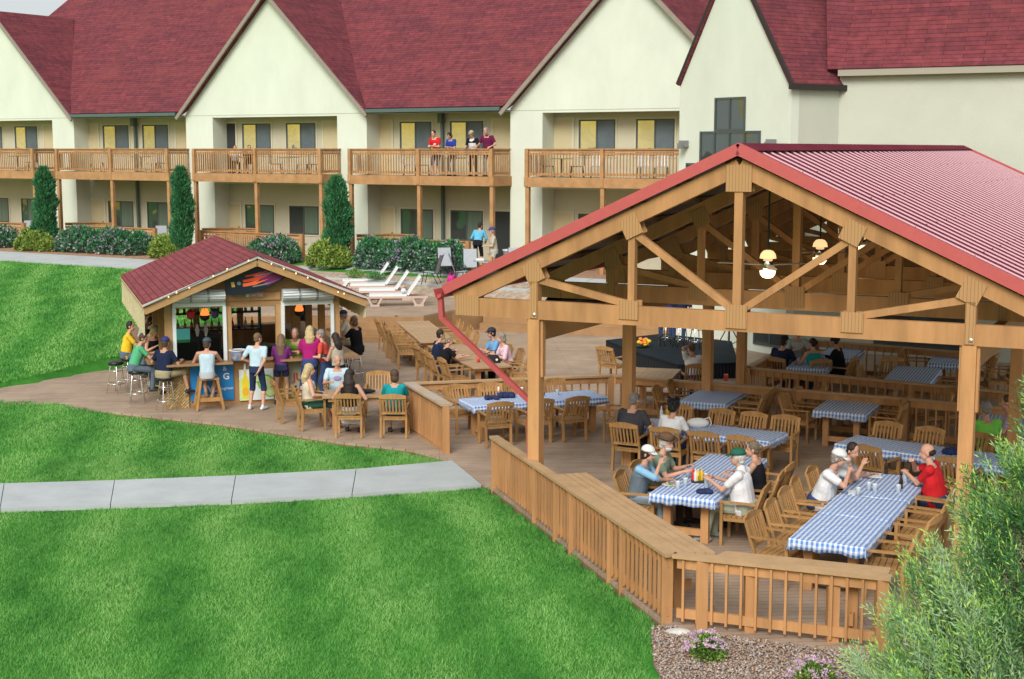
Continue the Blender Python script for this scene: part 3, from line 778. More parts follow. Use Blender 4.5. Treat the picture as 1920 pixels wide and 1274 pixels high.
# dark band window on the long wall
p0, p1 = lw(1640, 590), lw(1826, 590); zt = lw(1700, 575).z; zb = lw(1740, 652).z
mb = MB(); a = toH(p0-ln*.03); b = toH(p1-ln*.03); mb.slab([V((a.x,a.y,zt)), V((a.x,a.y,zb)), V((b.x,b.y,zb)), V((b.x,b.y,zt))], .05); w_ = mb.build('band_window', GLASSD, hall)
mb = MB(); mb.beam(V((a.x,a.y,zb)), V((b.x,b.y,zb)), .1, .08); mb.build('sill', FRAME, w_)
for px, py in ((1288, 270), (1452, 268)):
    s, z = ts(px, py); mb = MB(); mb.box(-.22, -s-.1, z-.1, -.02, -s+.14, z+.1); mb.box(-.3, -s-.07, z-.16, -.16, -s+.11, z+.02); mb.build('floodlight', mat('floodlight_grey', (.2,.21,.21), .4), hall)
# ---------------- open timber pavilion
A = at(1002, 962, 0); A.z = 0
def pp(px, py): return on_plane(px, py, A, PV)
hC = pp(1000, 598).z; K = pp(1383, 600); K.z = 0
RH = pp(1385, 275).z; eL = pp(858, 580); E = pp(1815, 700)
tA = (A-K).dot(PU); tE = (V((E.x, E.y, 0))-K).dot(PU); tL = (V((eL.x, eL.y, 0))-K).dot(PU)
hcT = pp(1140, 571).z-hC
print('pavilion K', K, 'chord', hC, 'ridge', RH, 'tA', tA, 'tE', tE, 'tL', tL, 'chord h', hcT)
HP = (tE-tA)/2; EV = -tL; CH = .30
pav = thing('timber_pavilion', 'large open timber pavilion with red ribbed metal roof', 'pavilion', K, PRZ)
sl = (RH-.12-(hC+.42))/EV           # slope of the roof
def topz(t): return RH-.16-sl*abs(t)   # top of the top chord
TS = [0, 3.2, 6.35, 9.5, 12.6, 15.8, 18.7]
zc = hC+CH
def truss(v, full=True):
    mb = MB(); w = .14
    mb.box(-EV+.02, v-w/2, hC, EV-.02, v+w/2, zc)
    for s in (-1, 1):
        mb.beam((0, v, topz(0)-.14), (s*EV, v, topz(EV)-.14), w+.01, .24)
    mb.box(-.065, v-w/2-.004, zc, .065, v+w/2+.004, topz(0)-.2)
    for s in (-1, 1):
        x = s*HP*.505; mb.box(x-.055, v-w/2+.01, zc, x+.055, v+w/2-.01, topz(x)-.3)
        x2 = s*HP; mb.box(x2-.075, v-w/2-.003, zc, x2+.075, v+w/2+.003, topz(x2)-.3)
        mb.beam((s*.12, v, zc+.06), (x-s*.03, v, topz(x)-.38), .10, .105)
        mb.beam((x+s*.10, v, zc+.03), (x2-s*.03, v, topz(x2)-.40), .10, .105)
    t = mb.build('truss', WOOD, pav)
    if v < 10:
        e = w/2+.012
        def plate(x, z, hw_, hh, rot=0):
            M = Matrix.Rotation(rot, 3, 'Y'); g = MB()
            for y in ((v-e-.012, v-e), (v+e, v+e+.012)):
                vs = [M @ V((a, 0, b)) for a, b in ((-hw_, -hh), (hw_, -hh), (hw_, hh), (-hw_, hh))]
                P = [V((x+q.x, y[0], z+q.z)) for q in vs]; Q = [V((x+q.x, y[1], z+q.z)) for q in vs]
                g.add(P+Q, [(0,1,2,3), (7,6,5,4), (0,4,5,1), (1,5,6,2), (2,6,7,3), (3,7,4,0)])
            g.build('gusset_plate', GUSS, t)
        plate(0, topz(0)-.31, .20, .20); plate(0, zc-.07, .17, .18)
        for s in (-1, 1):
            x = s*HP*.505; plate(x, topz(x)-.28, .155, .16, s*.45); plate(x+s*.03, zc-.06, .165, .15)
            x2 = s*HP; plate(x2, topz(x2)-.28, .155, .17, s*.45); plate(s*(EV-.23), zc-.13, .22, .17); plate(x2, zc+.02, .065, .3)
for v in TS: truss(v)
VE = TS[-1]+.5; VS = -.14; OV = .18
for s in (-1, 1):
    # deck underside + ribbed metal panel
    P = [V((0, VS, RH)), V((s*(EV+OV), VS, RH-sl*(EV+OV))), V((s*(EV+OV), VE, RH-sl*(EV+OV))), V((0, VE, RH))]
    ud = (P[1]-P[0]).normalized(); n = ud.cross(V((0, 1, 0))); n = n if n.z > 0 else -n
    mb = MB(); q = P if (P[1]-P[0]).cross(P[2]-P[1]).z > 0 else P[::-1]
    mb.slab(q, .02, 0)
    L_ = (P[1]-P[0]).length; k = 0; y = VS+.12
    while y < VE-.05:
        hgt = .020; c = P[0]+V((0, y-VS, 0))
        vs = []
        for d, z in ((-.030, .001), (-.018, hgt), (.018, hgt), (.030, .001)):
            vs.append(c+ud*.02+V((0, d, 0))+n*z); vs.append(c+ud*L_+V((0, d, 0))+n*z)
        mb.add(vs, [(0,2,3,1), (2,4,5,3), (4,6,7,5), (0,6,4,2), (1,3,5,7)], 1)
        for off in ():
            c2 = c+V((0, off, 0)); vs = []
            for d, z in ((-.02, .001), (-.006, .012), (.006, .012), (.02, .001)):
                vs.append(c2+ud*.02+V((0, d, 0))+n*z); vs.append(c2+ud*L_+V((0, d, 0))+n*z)
            mb.add(vs, [(0,2,3,1), (2,4,5,3), (4,6,7,5)])
        y += .41; k += 1
    pan = mb.build('roof_panel', [METALR, METAL_GLINT], pav)
    sc = MB()     # screw rows
    for j in range(1, 6):
        c = P[0]+ud*(L_*j/6)
        y = VS+.24
        while y < VE: sc.ell(c+V((0, y-VS, 0))+n*.006, (.012, .012, .009), 6, 4); y += .27
    sc.build('roofing_screws', mat('screw_head', (.10,.02,.025), .5), pan)['kind'] = 'stuff'
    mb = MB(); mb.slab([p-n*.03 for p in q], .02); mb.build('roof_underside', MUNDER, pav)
    # rake trim front and back
    for yy, nm in ((VS-.02, 'rake_trim'), (VE+.02, 'rake_trim')):
        mb = MB(); mb.beam(V((s*0, yy, RH-.045)), V((s*(EV+OV), yy, RH-sl*(EV+OV)-.045)), .035, .16); mb.beam(V((0, yy+.05, RH+.046)), V((s*(EV+OV), yy+.05, RH-sl*(EV+OV)+.046)), .13, .012); mb.build(nm, METALT, pav)
    # purlins
    mb = MB()
    for j in range(7):
        t = s*(.25+j*(EV-.3)/6); mb.beam((t, VS+.05, topz(t)+.05), (t, VE-.05, topz(t)+.05), .06, .09)
    mb.build('purlins', mat('dark_purlin', (.16,.10,.06), .8), pav)
    # beam on the posts
    x2 = s*HP; mb = MB(); mb.box(x2-.08, .02, hC-.36, x2+.08, 13.0, hC-.003); mb.build('beam', WOOD2, pav)
    # gutter
    mb = MB(); x = s*(EV+OV+.06); z = RH-sl*(EV+OV)-.1
    vs = []
    for y in (VS-.1, VE+.1):
        vs += [(x-s*.06, y, z+.07), (x-s*.06, y, z-.05), (x-s*.02, y, z-.08), (x+s*.05, y, z-.08), (x+s*.09, y, z+.07), (x+s*.08, y, z+.07), (x+s*.04, y, z-.06), (x-s*.05, y, z-.06)]
    mb.add(vs, [(i, (i+1) % 8, (i+1) % 8+8, i+8) for i in range(8)]+[tuple(range(8)), tuple(range(8, 16))]); mb.build('gutter', METALT, pav)
mb = MB()
for s in (-1, 1):
    P = [V((0, VS-.03, RH+.05)), V((s*.24, VS-.03, RH+.05-sl*.24)), V((s*.24, VE+.03, RH+.05-sl*.24)), V((0, VE+.03, RH+.05))]
    mb.slab(P if s > 0 else P[::-1], .006)
mb.build('ridge_cap', METALR, pav)
def vpost(px, side):
    """distance along the pavilion of a post on the left/right row seen at column px (top near chord)"""
    lo, hi = -2, 30
    base = K+PU*(side*HP)
    u = (px-960)/FL
    for _ in range(50):
        m_ = (lo+hi)/2; p = base+PV*m_; dep = p.y*CP+(EYE-1.5)*SP
        f = p.x/dep - u
        if f < 0: lo = m_
        else: hi = m_
    return lo
posts = [(-1, 0), (-1, vpost(1179, -1)), (-1, vpost(1327, -1)), (-1, vpost(1391, -1)), (1, 0), (1, vpost(1903, 1)), (1, 11.5)]
print('posts', posts)
for s, v in posts:
    mb = MB(); x = s*HP; yo = .0 if v > .1 else .02
    mb.box(x-.10, v-.10+yo, -.35, x+.10, v+.10+yo, hC-.003 if v < .1 else hC-.362)
    if v < .1:
        mb.box(x-.14, v-.02, hC-.95, x-.102, v+.09, hC-.001); mb.box(x+.102, v-.02, hC-.95, x+.14, v+.09, hC-.001)
    mb.build('post', WOOD, pav)
for x_ in (-HP, HP):
    mb = MB(); mb.lathe([(.03,0), (.03,.02), (.012,.03)], n=10); o_ = mb.build('bolt', mat('zinc_bolt', (.6,.6,.58), .3, metal=.8), pav); o_.location = (x_+.02, -.085, hC+.08); o_.rotation_euler.x = R(90)
# downspout: from the left eave back to the post, then down
gl = V((-(EV+OV+.06), VS-.02, RH-sl*(EV+OV)-.12))
mb = MB(); pw = -HP-.155
for a, b in ((gl, gl+V((.02, .02, -.42))), (gl+V((.02,.02,-.40)), V((pw, .13, 1.84))), (V((pw, .13, 1.88)), V((pw, .13, .03)))):
    mb.beam(a, b, .085, .075, (0,1,0))
mb.build('downspout', METALT, pav)
# small things on the truss: floodlights under the eaves
# hanging fan lamps, each a thing
def fan(i, px, py, v, label, ph):
    root = thing('ceiling_fan', label, 'fan lamp', (K+PV*v), PRZ, 'lit ceiling fans under the pavilion ridge')
    # rod length by photo height
    u = (px-960)/FL; P0 = K+PV*v; dep = P0.y
    z = atY(px, py, P0.y).z
    mb = MB(); mb.tube([(0,0,z+.2), (0,0,topz(0)-.2)], .016, 6); mb.build('rod', DARKM, root)
    mb = MB(); mb.lathe([(.02,.11), (.07,.10), (.095,.04), (.095,-.04), (.07,-.085), (.02,-.09)], (0,0,z)); mb.build('motor', CHROME, root, smooth=True)
    mb = MB(); mb.lathe([(.03,.24), (.08,.225), (.12,.175), (.135,.105), (.04,.10)], (0,0,z)); mb.build('upper_shade', AMBER, root, smooth=True)
    mb = MB(); mb.lathe([(.05,-.085), (.13,-.095), (.12,-.155), (.08,-.20), (.02,-.215)], (0,0,z)); mb.build('globe', MILK, root, smooth=True)
    pl = bpy.data.lights.new('lamp_bulb', 'POINT'); pl.energy = 12; pl.color = (1,.72,.42); pl.shadow_soft_size = .12; lo = bpy.data.objects.new('lamp_bulb', pl); COL.objects.link(lo); lo.parent = root; lo.location = (0, 0, z-.36)
    for k in range(3):
        a = ph+k*2*math.pi/3; d = V((math.cos(a), math.sin(a), 0)); mb = MB()
        mb.beam(d*.12+V((0,0,z)), d*.86+V((0,0,z+.0)), .13, .012); mb.build('blade', mat('fan_blade', (.38,.33,.24), .5), root)
fan(0, 1435, 497, 1.5, 'front ceiling fan with glowing amber and white lamp', 3.0)
fan(1, 1533, 474, 4.7, 'middle ceiling fan with glowing lamp behind a truss brace', .4)
fan(2, 1610, 455, 7.9, 'rearmost ceiling fan with glowing lamp high under the ridge', 1.2)
# interior knee braces / diagonal dark braces along the roof

# ---------------- deck railings (each run a thing)
def rail_thing(label, pts, posts, cap=.14, ht=.92, post_w=.14, bottom=.10, drop=.38, slat=.036, gap=.15, outer=1, cat='railing', name='deck_railing', capw=CAPW, midr=None):
    o = V((pts[0].x, pts[0].y, 0)); root = thing(name, label, cat, o, 0, 'timber railings round the decks')
    r = MB(); s = MB(); c = MB()
    for a, b in zip(pts, pts[1:]):
        a2 = V((a.x, a.y, 0))-o; b2 = V((b.x, b.y, 0))-o; d = (b2-a2).normalized(); up = V((0,0,1)); n = V((d.y, -d.x, 0))*outer
        L_ = (b2-a2).length
        c.beam(a2-d*.05+up*(ht-.022), b2+d*.05+up*(ht-.022), cap, .044)
        r.beam(a2+up*(ht-.044-.07), b2+up*(ht-.044-.07), .045, .14)
        r.beam(a2+up*(bottom+.05), b2+up*(bottom+.05), .045, .12)
        k = int(L_/gap)
        for i in range(k):
            q = a2+d*((i+.5)*L_/k)+n*.042
            s.beam(q+up*(bottom-.04), q+up*(ht-.06), slat, .03, d)
    cb = c.build('cap_board', capw, root); r.build('rail', WOOD, root); s.build('balusters', WOOD, root)
    for p in posts:
        m_ = MB(); q = V((p.x, p.y, 0))-o; w = post_w/2; m_.box(q.x-w, q.y-w, -drop, q.x+w, q.y+w, ht-.046); m_.build('post', WOOD, root)
    return root
def G(px, py): p = at(px, py, 0); return p
def Hh(px, py, h=.92): p = at(px, py, h); return V((p.x, p.y, 0))
f0 = Hh(927, 818); f1 = Hh(1256, 1037); f2 = Hh(1664, 1080)
L1 = (f1-f0).length; dF = (f1-f0).normalized(); L2 = (f2-f1).length; dG = (f2-f1).normalized()
rail_thing('long front railing sloping down beside the lawn', [f0, f1], [f0+dF*.05, f0+dF*2.35, f0+dF*4.1+V((0,0,0)), f0+dF*(L1*.44), f0+dF*(L1*.74), f0+dF*(L1*.80), f1-dF*.08], cap=.17)
inq = V((-dG.y, dG.x, 0)); inq = inq if inq.y > 0 else -inq
rail_thing('front railing with wide shelf cap beside the gravel bed', [f1+dG*.1, f2], [f1+dG*.42, f1+dG*(L2*.38)+inq*.07, f1+dG*(L2*.76)+inq*.07, f2-dG*.06], cap=.17, gap=.175, slat=.045)
# shelf counters on the inner side
def counter(label, pts, h, legs):
    o = pts[0]; root = thing('drink_counter', label, 'counter', (o.x, o.y, 0), 0)
    d = (pts[1]-pts[0]).normalized(); w = (pts[2]-pts[1]); w = abs(w.dot(V((d.y, -d.x, 0)))); nrm = V((-d.y, d.x, 0)); 
    if (pts[2]-pts[1]).dot(nrm) < 0: nrm = -nrm
    mb = MB(); P = [V((p.x-o.x, p.y-o.y, h)) for p in pts]
    k = 4
    for i in range(k):
        a0 = P[0].lerp(P[3], i/k)+nrm*.008; b0 = P[1].lerp(P[2], i/k)+nrm*.004; a1 = P[0].lerp(P[3], (i+1)/k)-nrm*.008; b1 = P[1].lerp(P[2], (i+1)/k)-nrm*.004
        q = [a0, b0, b1, a1]
        if (b0-a0).cross(b1-b0).z < 0: q = q[::-1]
        mb.slab(q, .045)
    mb.build('boards', CAPW, root)
    for t in legs:
        m_ = MB(); c_ = (P[0].lerp(P[1], t)+P[3].lerp(P[2], t))/2; c_.z = 0
        m_.beam(c_+V((0,0,.0)), c_+V((0,0,h-.05)), .12, .12, d); m_.beam(c_-nrm*.2+V((0,0,.3)), c_+nrm*.2+V((0,0,.3)), .05, .14); m_.beam(c_-nrm*.22+V((0,0,h-.1)), c_+nrm*.22+V((0,0,h-.1)), .05, .1)
        m_.build('support', WOOD, root)
ctr = [Hh(1062, 893, .9), Hh(1262, 1020, .9), Hh(1328, 1024, .9), Hh(1106, 880, .9)]
inn = V((-dF.y, dF.x, 0)); inn = inn if inn.y > 0 else -inn
a = f0+dF*(L1*.40)+inn*.10; b = f1+inn*.10-dF*.05
counter('wide board drink counter along the inside of the long front railing', [a, b, b+inn*.50+dF*.12, a+inn*.50-dF*.0], .90, (.15, .5, .88))
inn2 = V((-dG.y, dG.x, 0)); inn2 = inn2 if inn2.y > 0 else -inn2
a = f1+dG*.55+inn2*.10; b = f2+inn2*.10
counter('short board counter behind the front railing facing the gravel', [a, b, b+inn2*.28, a+inn2*.28+dG*.1], .915, (.2, .8))
# left short railing at the deck entrance with skirt
g0 = Hh(769, 722, 1.0); g1 = Hh(836, 762, .95); g1 = G(837, 850); g0 = G(768, 803)
gt = rail_thing('short railing with grey worn cap at the lawn corner', [g0, g1], [g0, g1], cap=.24, ht=1.0, gap=.13, drop=.25)
for c in kids(gt):
    if c.name.startswith('cap_board'): c.data = c.data.copy(); c.data.materials.clear(); c.data.materials.append(mat('worn_cap', (.42,.38,.32), .8, col2=(.42,.28,.15), scale=2.5))
mb = MB(); d_ = (g1-g0); mb.beam(V((0,0,.13))-V((0,0,.18)), V((d_.x, d_.y, -.05)), .05, .3); mb.build('skirt', WOOD, gt)
# railing behind the outside checked table, corner, then along the dining side
r1, r2, r3, r4 = Hh(782, 717), Hh(1146, 703), Hh(1695, 746), Hh(1960, 771)
q = rail_thing('back railing beyond the outdoor checked table', [r1, r2], [r1, r1.lerp(r2, .5), r2], gap=.2, outer=-1)
rail_thing('rear railing of the dining area in front of the stage', [r2+(r3-r2).normalized()*.12, r3], [r2.lerp(r3, .33), r2.lerp(r3, .66), r3], gap=.2, outer=-1)
rail_thing('rear railing of the dining area at right behind the post', [r3+(r4-r3).normalized()*.15, r4], [r3.lerp(r4, .5), r4], gap=.2, outer=-1)
u1, u2 = Hh(1398, 688), Hh(1940, 739)
rail_thing('upper terrace railing behind the rear dining railing', [u1, u2], [u1, u1.lerp(u2, .3), u1.lerp(u2, .6), u2], gap=.2)
w1, w2 = Hh(1530, 637), Hh(1860, 664)
rail_thing('far terrace railing along the hall wall', [w1, w2], [w1, w1.lerp(w2, .5), w2], gap=.22)
w3 = Hh(1425, 655, .92)
rail_thing('railing of the ramp down to the stage', [Hh(1400, 690), Hh(1500, 636)], [Hh(1400, 690), Hh(1500, 636)], gap=.22)
# ---------------- the bar hut
bF = at(480, 757, 0); bF.z = 0
def bp(px, py, off=0): return on_plane(px, py, bF+BV*off, BV)
def bs(px, py=660, off=0): return (bp(px, py, off)-bF).dot(BU)
xl, xr = bs(312), bs(634); bap = bp(482, 478, -.55); bRH = bap.z; xc = (bap-bF).dot(BU)
eLs = bp(268, 570, -.55); eRs = bp(690, 556, -.55)
print('bar', 'xl', xl, 'xr', xr, 'ridge', bRH, 'xc', xc, 'eave', eLs.z, eRs.z, (eLs-bF).dot(BU), (eRs-bF).dot(BU))
ez = (eLs.z+eRs.z)/2; ex = ((eRs-bF).dot(BU)-(eLs-bF).dot(BU))/2; BD = 6.6; VF, VB = -.55, BD+.6
bsl = (bRH-ez)/ex
bar = thing('bar_hut', 'wooden bar hut with red shingle roof and roller shutters', 'bar', bF, BRZ)
WALLM = mat('bar_plywood', (.36,.20,.085), .7, var=.08, scale=1.5, stretch=(1,1,.3)); BPOST = mat('bar_trim', (.42,.25,.105), .65, var=.1, scale=4)
ch = 1.08
def wz(x, off=.12): return bRH-off-bsl*abs(x-xc)
x1, x2, x3, x4 = bs(331), bs(424), bs(531), bs(624)
m1, m2 = bs(433), bs(519)
top = bp(380, 578).z; mtop = bp(480, 566).z
# lower wall all round
mb = MB(); mb.box(xl+.02, -.0, 0.0, xr-.05, .1, ch-.05); mb.box(xl+.02, .1, 0, xl+.2, BD, ch-.05); mb.box(xr-.13, .1, 0, xr-.05, BD, ch-.05); mb.box(xl+.2, BD-.1, 0, xr-.13, BD, ch-.05)
mb.build('base_wall', WALLM, bar)
# gable wall pieces (front and back)
for y0 in (0, BD-.08):
    mb = MB(); th = .08
    poly = [(xl+.1, top), (xr-.0, top), (xr-.0, wz(xr)), (xc, wz(xc)), (xl+.1, wz(xl+.1))]
    vs = [(x, y0, z) for x, z in poly]+[(x, y0+th, z) for x, z in poly]; n = 5
    mb.add(vs, [tuple(range(n)), tuple(range(n, 2*n))[::-1]]+[((i+1) % n, i, i+n, (i+1) % n+n) for i in range(n)])
    mb.build('gable_wall', WALLM, bar)
for x in (xl+.06, (x2+m1)/2, (m2+x3)/2, xr-.04):
    for y in (-.02, BD-.1):
        mb = MB(); w = .085; mb.box(x-w, y-.01, 0 if y > 0 else ch-.04, x+w, y+.11, top+.02 if abs(x-(xl+xr)/2) < 1.2 else wz(x)-.02); mb.build('post', BPOST, bar)
for x in (xl+.06, xr-.06):
    for y in (1.6, 3.3, 5.0):
        mb = MB(); mb.box(x-.08, y, ch-.04, x+.08, y+.14, wz(x)-.1); mb.build('post', BPOST, bar)
mb = MB(); mb.box(xl-.02, .12, top-.1, xl+.1, BD, wz(xl)-.1); mb.box(xr-.1, .12, top-.1, xr+.02, BD, wz(xr)-.1); mb.build('side_header', WALLM, bar)
# counters
CNT = brick_mat('counter_boards', (.34,.21,.11), (.30,.18,.09), (.15,.09,.05), 2.4, .12, .005, var=.15, vscale=4, rough=.5, bump=.2)
mb = MB(); mb.box(xl-.05, -.42, ch-.05, x2+.1, .14, ch); mb.box(m2+.02, -.42, ch-.05, xr+.45, .14, ch); mb.box(x2+.1, -.06, ch-.05, m2+.02, .14, ch)
mb.box(xl-.42, .14, ch-.05, xl+.3, BD+.3, ch); mb.box(xr-.3, .14, ch-.05, xr+.45, BD+.3, ch); mb.box(xl+.3, BD-.14, ch-.05, xr-.3, BD+.3, ch)
mb.build('countertop', CNT, bar)
# bamboo clad left base under the counter (bulging panel)
mb = MB(); mb.box(xl-.03, -.05, 0, bs(354, 740), -.01, ch-.06); mb.box(xl-.03, -.01, 0, xl+.0, BD, ch-.06); mb.build('bamboo_panel', BAMB, bar)
# roof
def rpan(name, pts, ud): return roof_panel(name, pts, .09, SHINGB, bar, ud)
for s in (-1, 1):
    rpan('roof', [(xc, VF, bRH), (xc+s*ex, VF, ez), (xc+s*ex, VB, ez), (xc, VB, bRH)], (0,1,0))
    mb = MB()
    for y in (VF+.03, VB-.03): mb = MB(); mb.beam((xc, y, bRH-.17), (xc+s*(ex-.02), y, ez-.17), .05, .17); mb.build('fascia', BPOST, bar)
    mb = MB(); mb.beam((xc, VF-.0, bRH-.055), (xc+s*(ex+.01), VF-.0, ez-.055), .07, .055); mb.build('drip_edge', mat('drip_edge', (.5,.5,.46), .5), bar)
    mb = MB(); mb.slab([V(p) for p in ([(xc, VF+.05, bRH-.12), (xc+s*ex, VF+.05, ez-.12), (xc+s*ex, VB-.05, ez-.12), (xc, VB-.05, bRH-.12)][::(-1 if s < 0 else 1)])], .01); mb.build('soffit', WALLM, bar)
mb = MB(); mb.box(xc-.1, VF, bRH-.02, xc+.1, VB, bRH+.015); mb.build('ridge_cap', SHINGB, bar) if False else None
# bamboo fringe along the left and right eaves
for s in (-1, 1):
    mb = MB(); y = VF+.1
    while y < VB-.1:
        mb.tube([(xc+s*(ex-.03), y, ez-.1), (xc+s*(ex-.03)+rnd.uniform(-.015,.015), y, ez-.1-(.62 if s < 0 else .42)+rnd.uniform(-.03,.03))], .016, 5); y += .036
    mb.build('reed_fringe', mat('reed', (.52,.46,.28), .7, objvar=.05, var=.2, scale=12), bar)
# roller shutters
SHUT = mat('shutter_aluminium', (.66,.72,.72), .4, metal=.0, var=.04)
def shutter(px0, px1, pyt, pyb, label):
    a, b = bs(px0), bs(px1); z1 = bp(px0, pyt).z; z0 = bp(px0, pyb).z
    mb = MB(); r = .17; prof = []
    zm = z0+.10; n = 9
    for i in range(n): th = math.pi*i/(n-1); prof.append((-r*1.35*math.sin(th)-.05, zm+(z1-zm)/2*(1+math.cos(th))))
    vs = []
    for x in (a, b): vs += [(x, y, z) for y, z in prof]+[(x, .0, zm), (x, .0, z1)]
    k = n+2
    mb.add(vs, [(i, i+1, i+1+k, i+k) for i in range(k-1)]+[tuple(range(k))[::-1], tuple(range(k, 2*k))])
    g = mb.build('roller_shutter', SHUT, bar)
    mb = MB()
    for i in range(1, n-1): y, z = prof[i]; mb.box(a, y-.012, z-.006, b, y+.01, z+.006)
    for t in (.33, .67): 
        x = a+(b-a)*t
        for i in range(n-1): (y, z), (y2, z2) = prof[i], prof[i+1]; mb.beam((x, y-.008, z), (x, y2-.008, z2), .05, .01, (0,-1,.2))
    mb.build('ribs', mat('shutter_rib', (.33,.37,.37), .4, metal=.5), g)
    mb = MB(); mb.box(a-.02, -.06, z0, b+.02, -.0, z0+.1); mb.box(a-.03, -.08, ch, a+.05, -.0, z0); mb.box(b-.05, -.08, ch, b+.03, -.0, z0); mb.build('guide_rail', SHUT, g)
shutter(327, 423, 545, 577, ''); shutter(530, 624, 541, 573, '')
mb = MB(); mb.box(m1, .02, bp(480, 576).z, m2, .06, bp(480, 561).z); mb.build('roller_shutter', mat('shutter_cream', (.55,.54,.46), .5), bar)
# header board line, window frames
mb = MB(); mb.box(m1-.1, -.04, bp(480, 563).z, m2+.1, -.0, bp(480, 549).z); mb.build('header', BPOST, bar)
mb = MB()
for x in (bs(586), ): mb.box(x-.09, 2.2, ch, x+.09, 2.35, top)
mb.build('inner_post', BPOST, bar)
# ---- surfboard above the door (flat decorated board, its own thing)
sb0 = bp(422, 537, -.24); sb1 = bp(542, 511, -.24); L_ = (sb1-sb0).length
sb = thing('surfboard', 'black surfboard with red and purple flames on the bar gable', 'surfboard', (sb0+sb1)/2-BV*.04, BRZ)
ang = math.atan2(sb1.z-sb0.z, (sb1-sb0).dot(BU))
def S2(x, y): c, s = math.cos(ang), math.sin(ang); return (x*c-y*s, x*s+y*c)
def board(name, poly, y0, y1, m, parent):
    P = [S2(*p) for p in poly]; n = len(P); vs = [(x, y0, z) for x, z in P]+[(x, y1, z) for x, z in P]
    mb = MB(); mb.add(vs, [tuple(range(n)), tuple(range(n, 2*n))[::-1]]+[((i+1) % n, i, i+n, (i+1) % n+n) for i in range(n)]); return mb.build(name, m, parent)
hl = L_/2; out = []
prof = [(-1, .17), (-.98, .21), (-.8, .25), (-.5, .28), (-.1, .28), (.3, .24), (.6, .17), (.85, .08), (1, .0)]
poly = [(x*hl, -w) for x, w in prof]+[(x*hl, w) for x, w in prof[::-1][1:]]
board('board', poly, -.03, .03, mat('board_black', (.012,.02,.028), .3), sb)
def flame(cx, cy, l, w, tip, m):
    return board('flame_stripe', [(cx, cy-w), (cx+l*.45, cy-w*1.5), (cx+l, cy+tip), (cx+l*.5, cy+w*.3), (cx+l*.7, cy+w*1.6), (cx+l*.3, cy+w*.9), (cx, cy+w)], -.035, -.03, m, sb)
FR = mat('flame_red', (.62,.06,.02), .4); FO = mat('flame_orange', (.75,.14,.04), .4); FP = mat('flame_purple', (.14,.02,.10), .4); FG = mat('flame_grey', (.25,.2,.2), .4)
board('purple_tail', [(.25*hl, -.19), (.6*hl, -.13), (.95*hl, -.015), (.95*hl, .015), (.6*hl, .13), (.25*hl, .19), (.05*hl, .02)], -.034, -.03, FP, sb)
flame(-.48*hl, -.06, .62, .035, .02, FO); flame(-.45*hl, .03, .7, .03, .04, FR); flame(-.35*hl, .13, .6, .018, .02, FR); flame(-.2*hl, -.14, .7, .012, .05, FG); flame(-.1*hl, .09, .8, .012, .0, FG)
board('badge', [(-.82*hl, -.05), (-.72*hl, -.06), (-.72*hl, .06), (-.82*hl, .07)], -.036, -.03, mat('badge_yellow', (.6,.38,.08), .5), sb)
board('badge', [(-.64*hl, -.02), (-.56*hl, -.05), (-.52*hl, .0), (-.56*hl, .05), (-.64*hl, .04)], -.036, -.03, mat('badge_grey', (.14,.2,.24), .5), sb)
# ---- signs
def sign(name, label, px0, px1, py0, py1, off, m, lean=0):
    a, b = bs(px0, py0, off), bs(px1, py0, off); z1 = bp(px0, py0, off).z; z0 = bp(px0, py1, off).z; z0 = max(z0, .03)
    root = thing(name, label, 'sign', bF+BU*((a+b)/2)+BV*off+V((0,0,z0)), BRZ)
    mb = MB(); w = (b-a)/2; mb.box(-w, -.012, 0, w, .012, z1-z0); mb.build('panel', m, root); return root, w, z1-z0
s_, w, h = sign('bar_sign', 'small wooden name sign above the middle bar window', 459, 494, 548, 559, -.075, mat('sign_wood', (.36,.25,.2), .7))
text_mesh('Tiki Bar', h*.72, mat('sign_pink_letters', (.66,.42,.38), .6), s_, (.04, -.016, h/2), (R(90), 0, 0), bold=.004)
mb = MB(); mb.ell((-w+.06, -.016, h/2), (.04, .006, .05), 8, 6); mb.build('emblem', mat('sign_emblem', (.7,.72,.68), .6), s_)
s_, w, h = sign('blue_banner', 'bright blue advertising banner behind the wooden bar stool', 356, 437, 680, 754, -.03, mat('banner_blue', (.012,.20,.50), .5))
WL = mat('white_lettering', (.75,.8,.85), .6)
text_mesh('&', h*.16, WL, s_, (.60*w, -.016, h*.80), (R(90), 0, 0)); text_mesh('G', h*.22, WL, s_, (.66*w, -.016, h*.60), (R(90), 0, 0), bold=.006)
text_mesh('WO', h*.24, WL, s_, (-.02*w, -.016, h*.30), (R(90), 0, 0), bold=.004); text_mesh('oughton', h*.10, WL, s_, (.66*w, -.016, h*.30), (R(90), 0, 0))
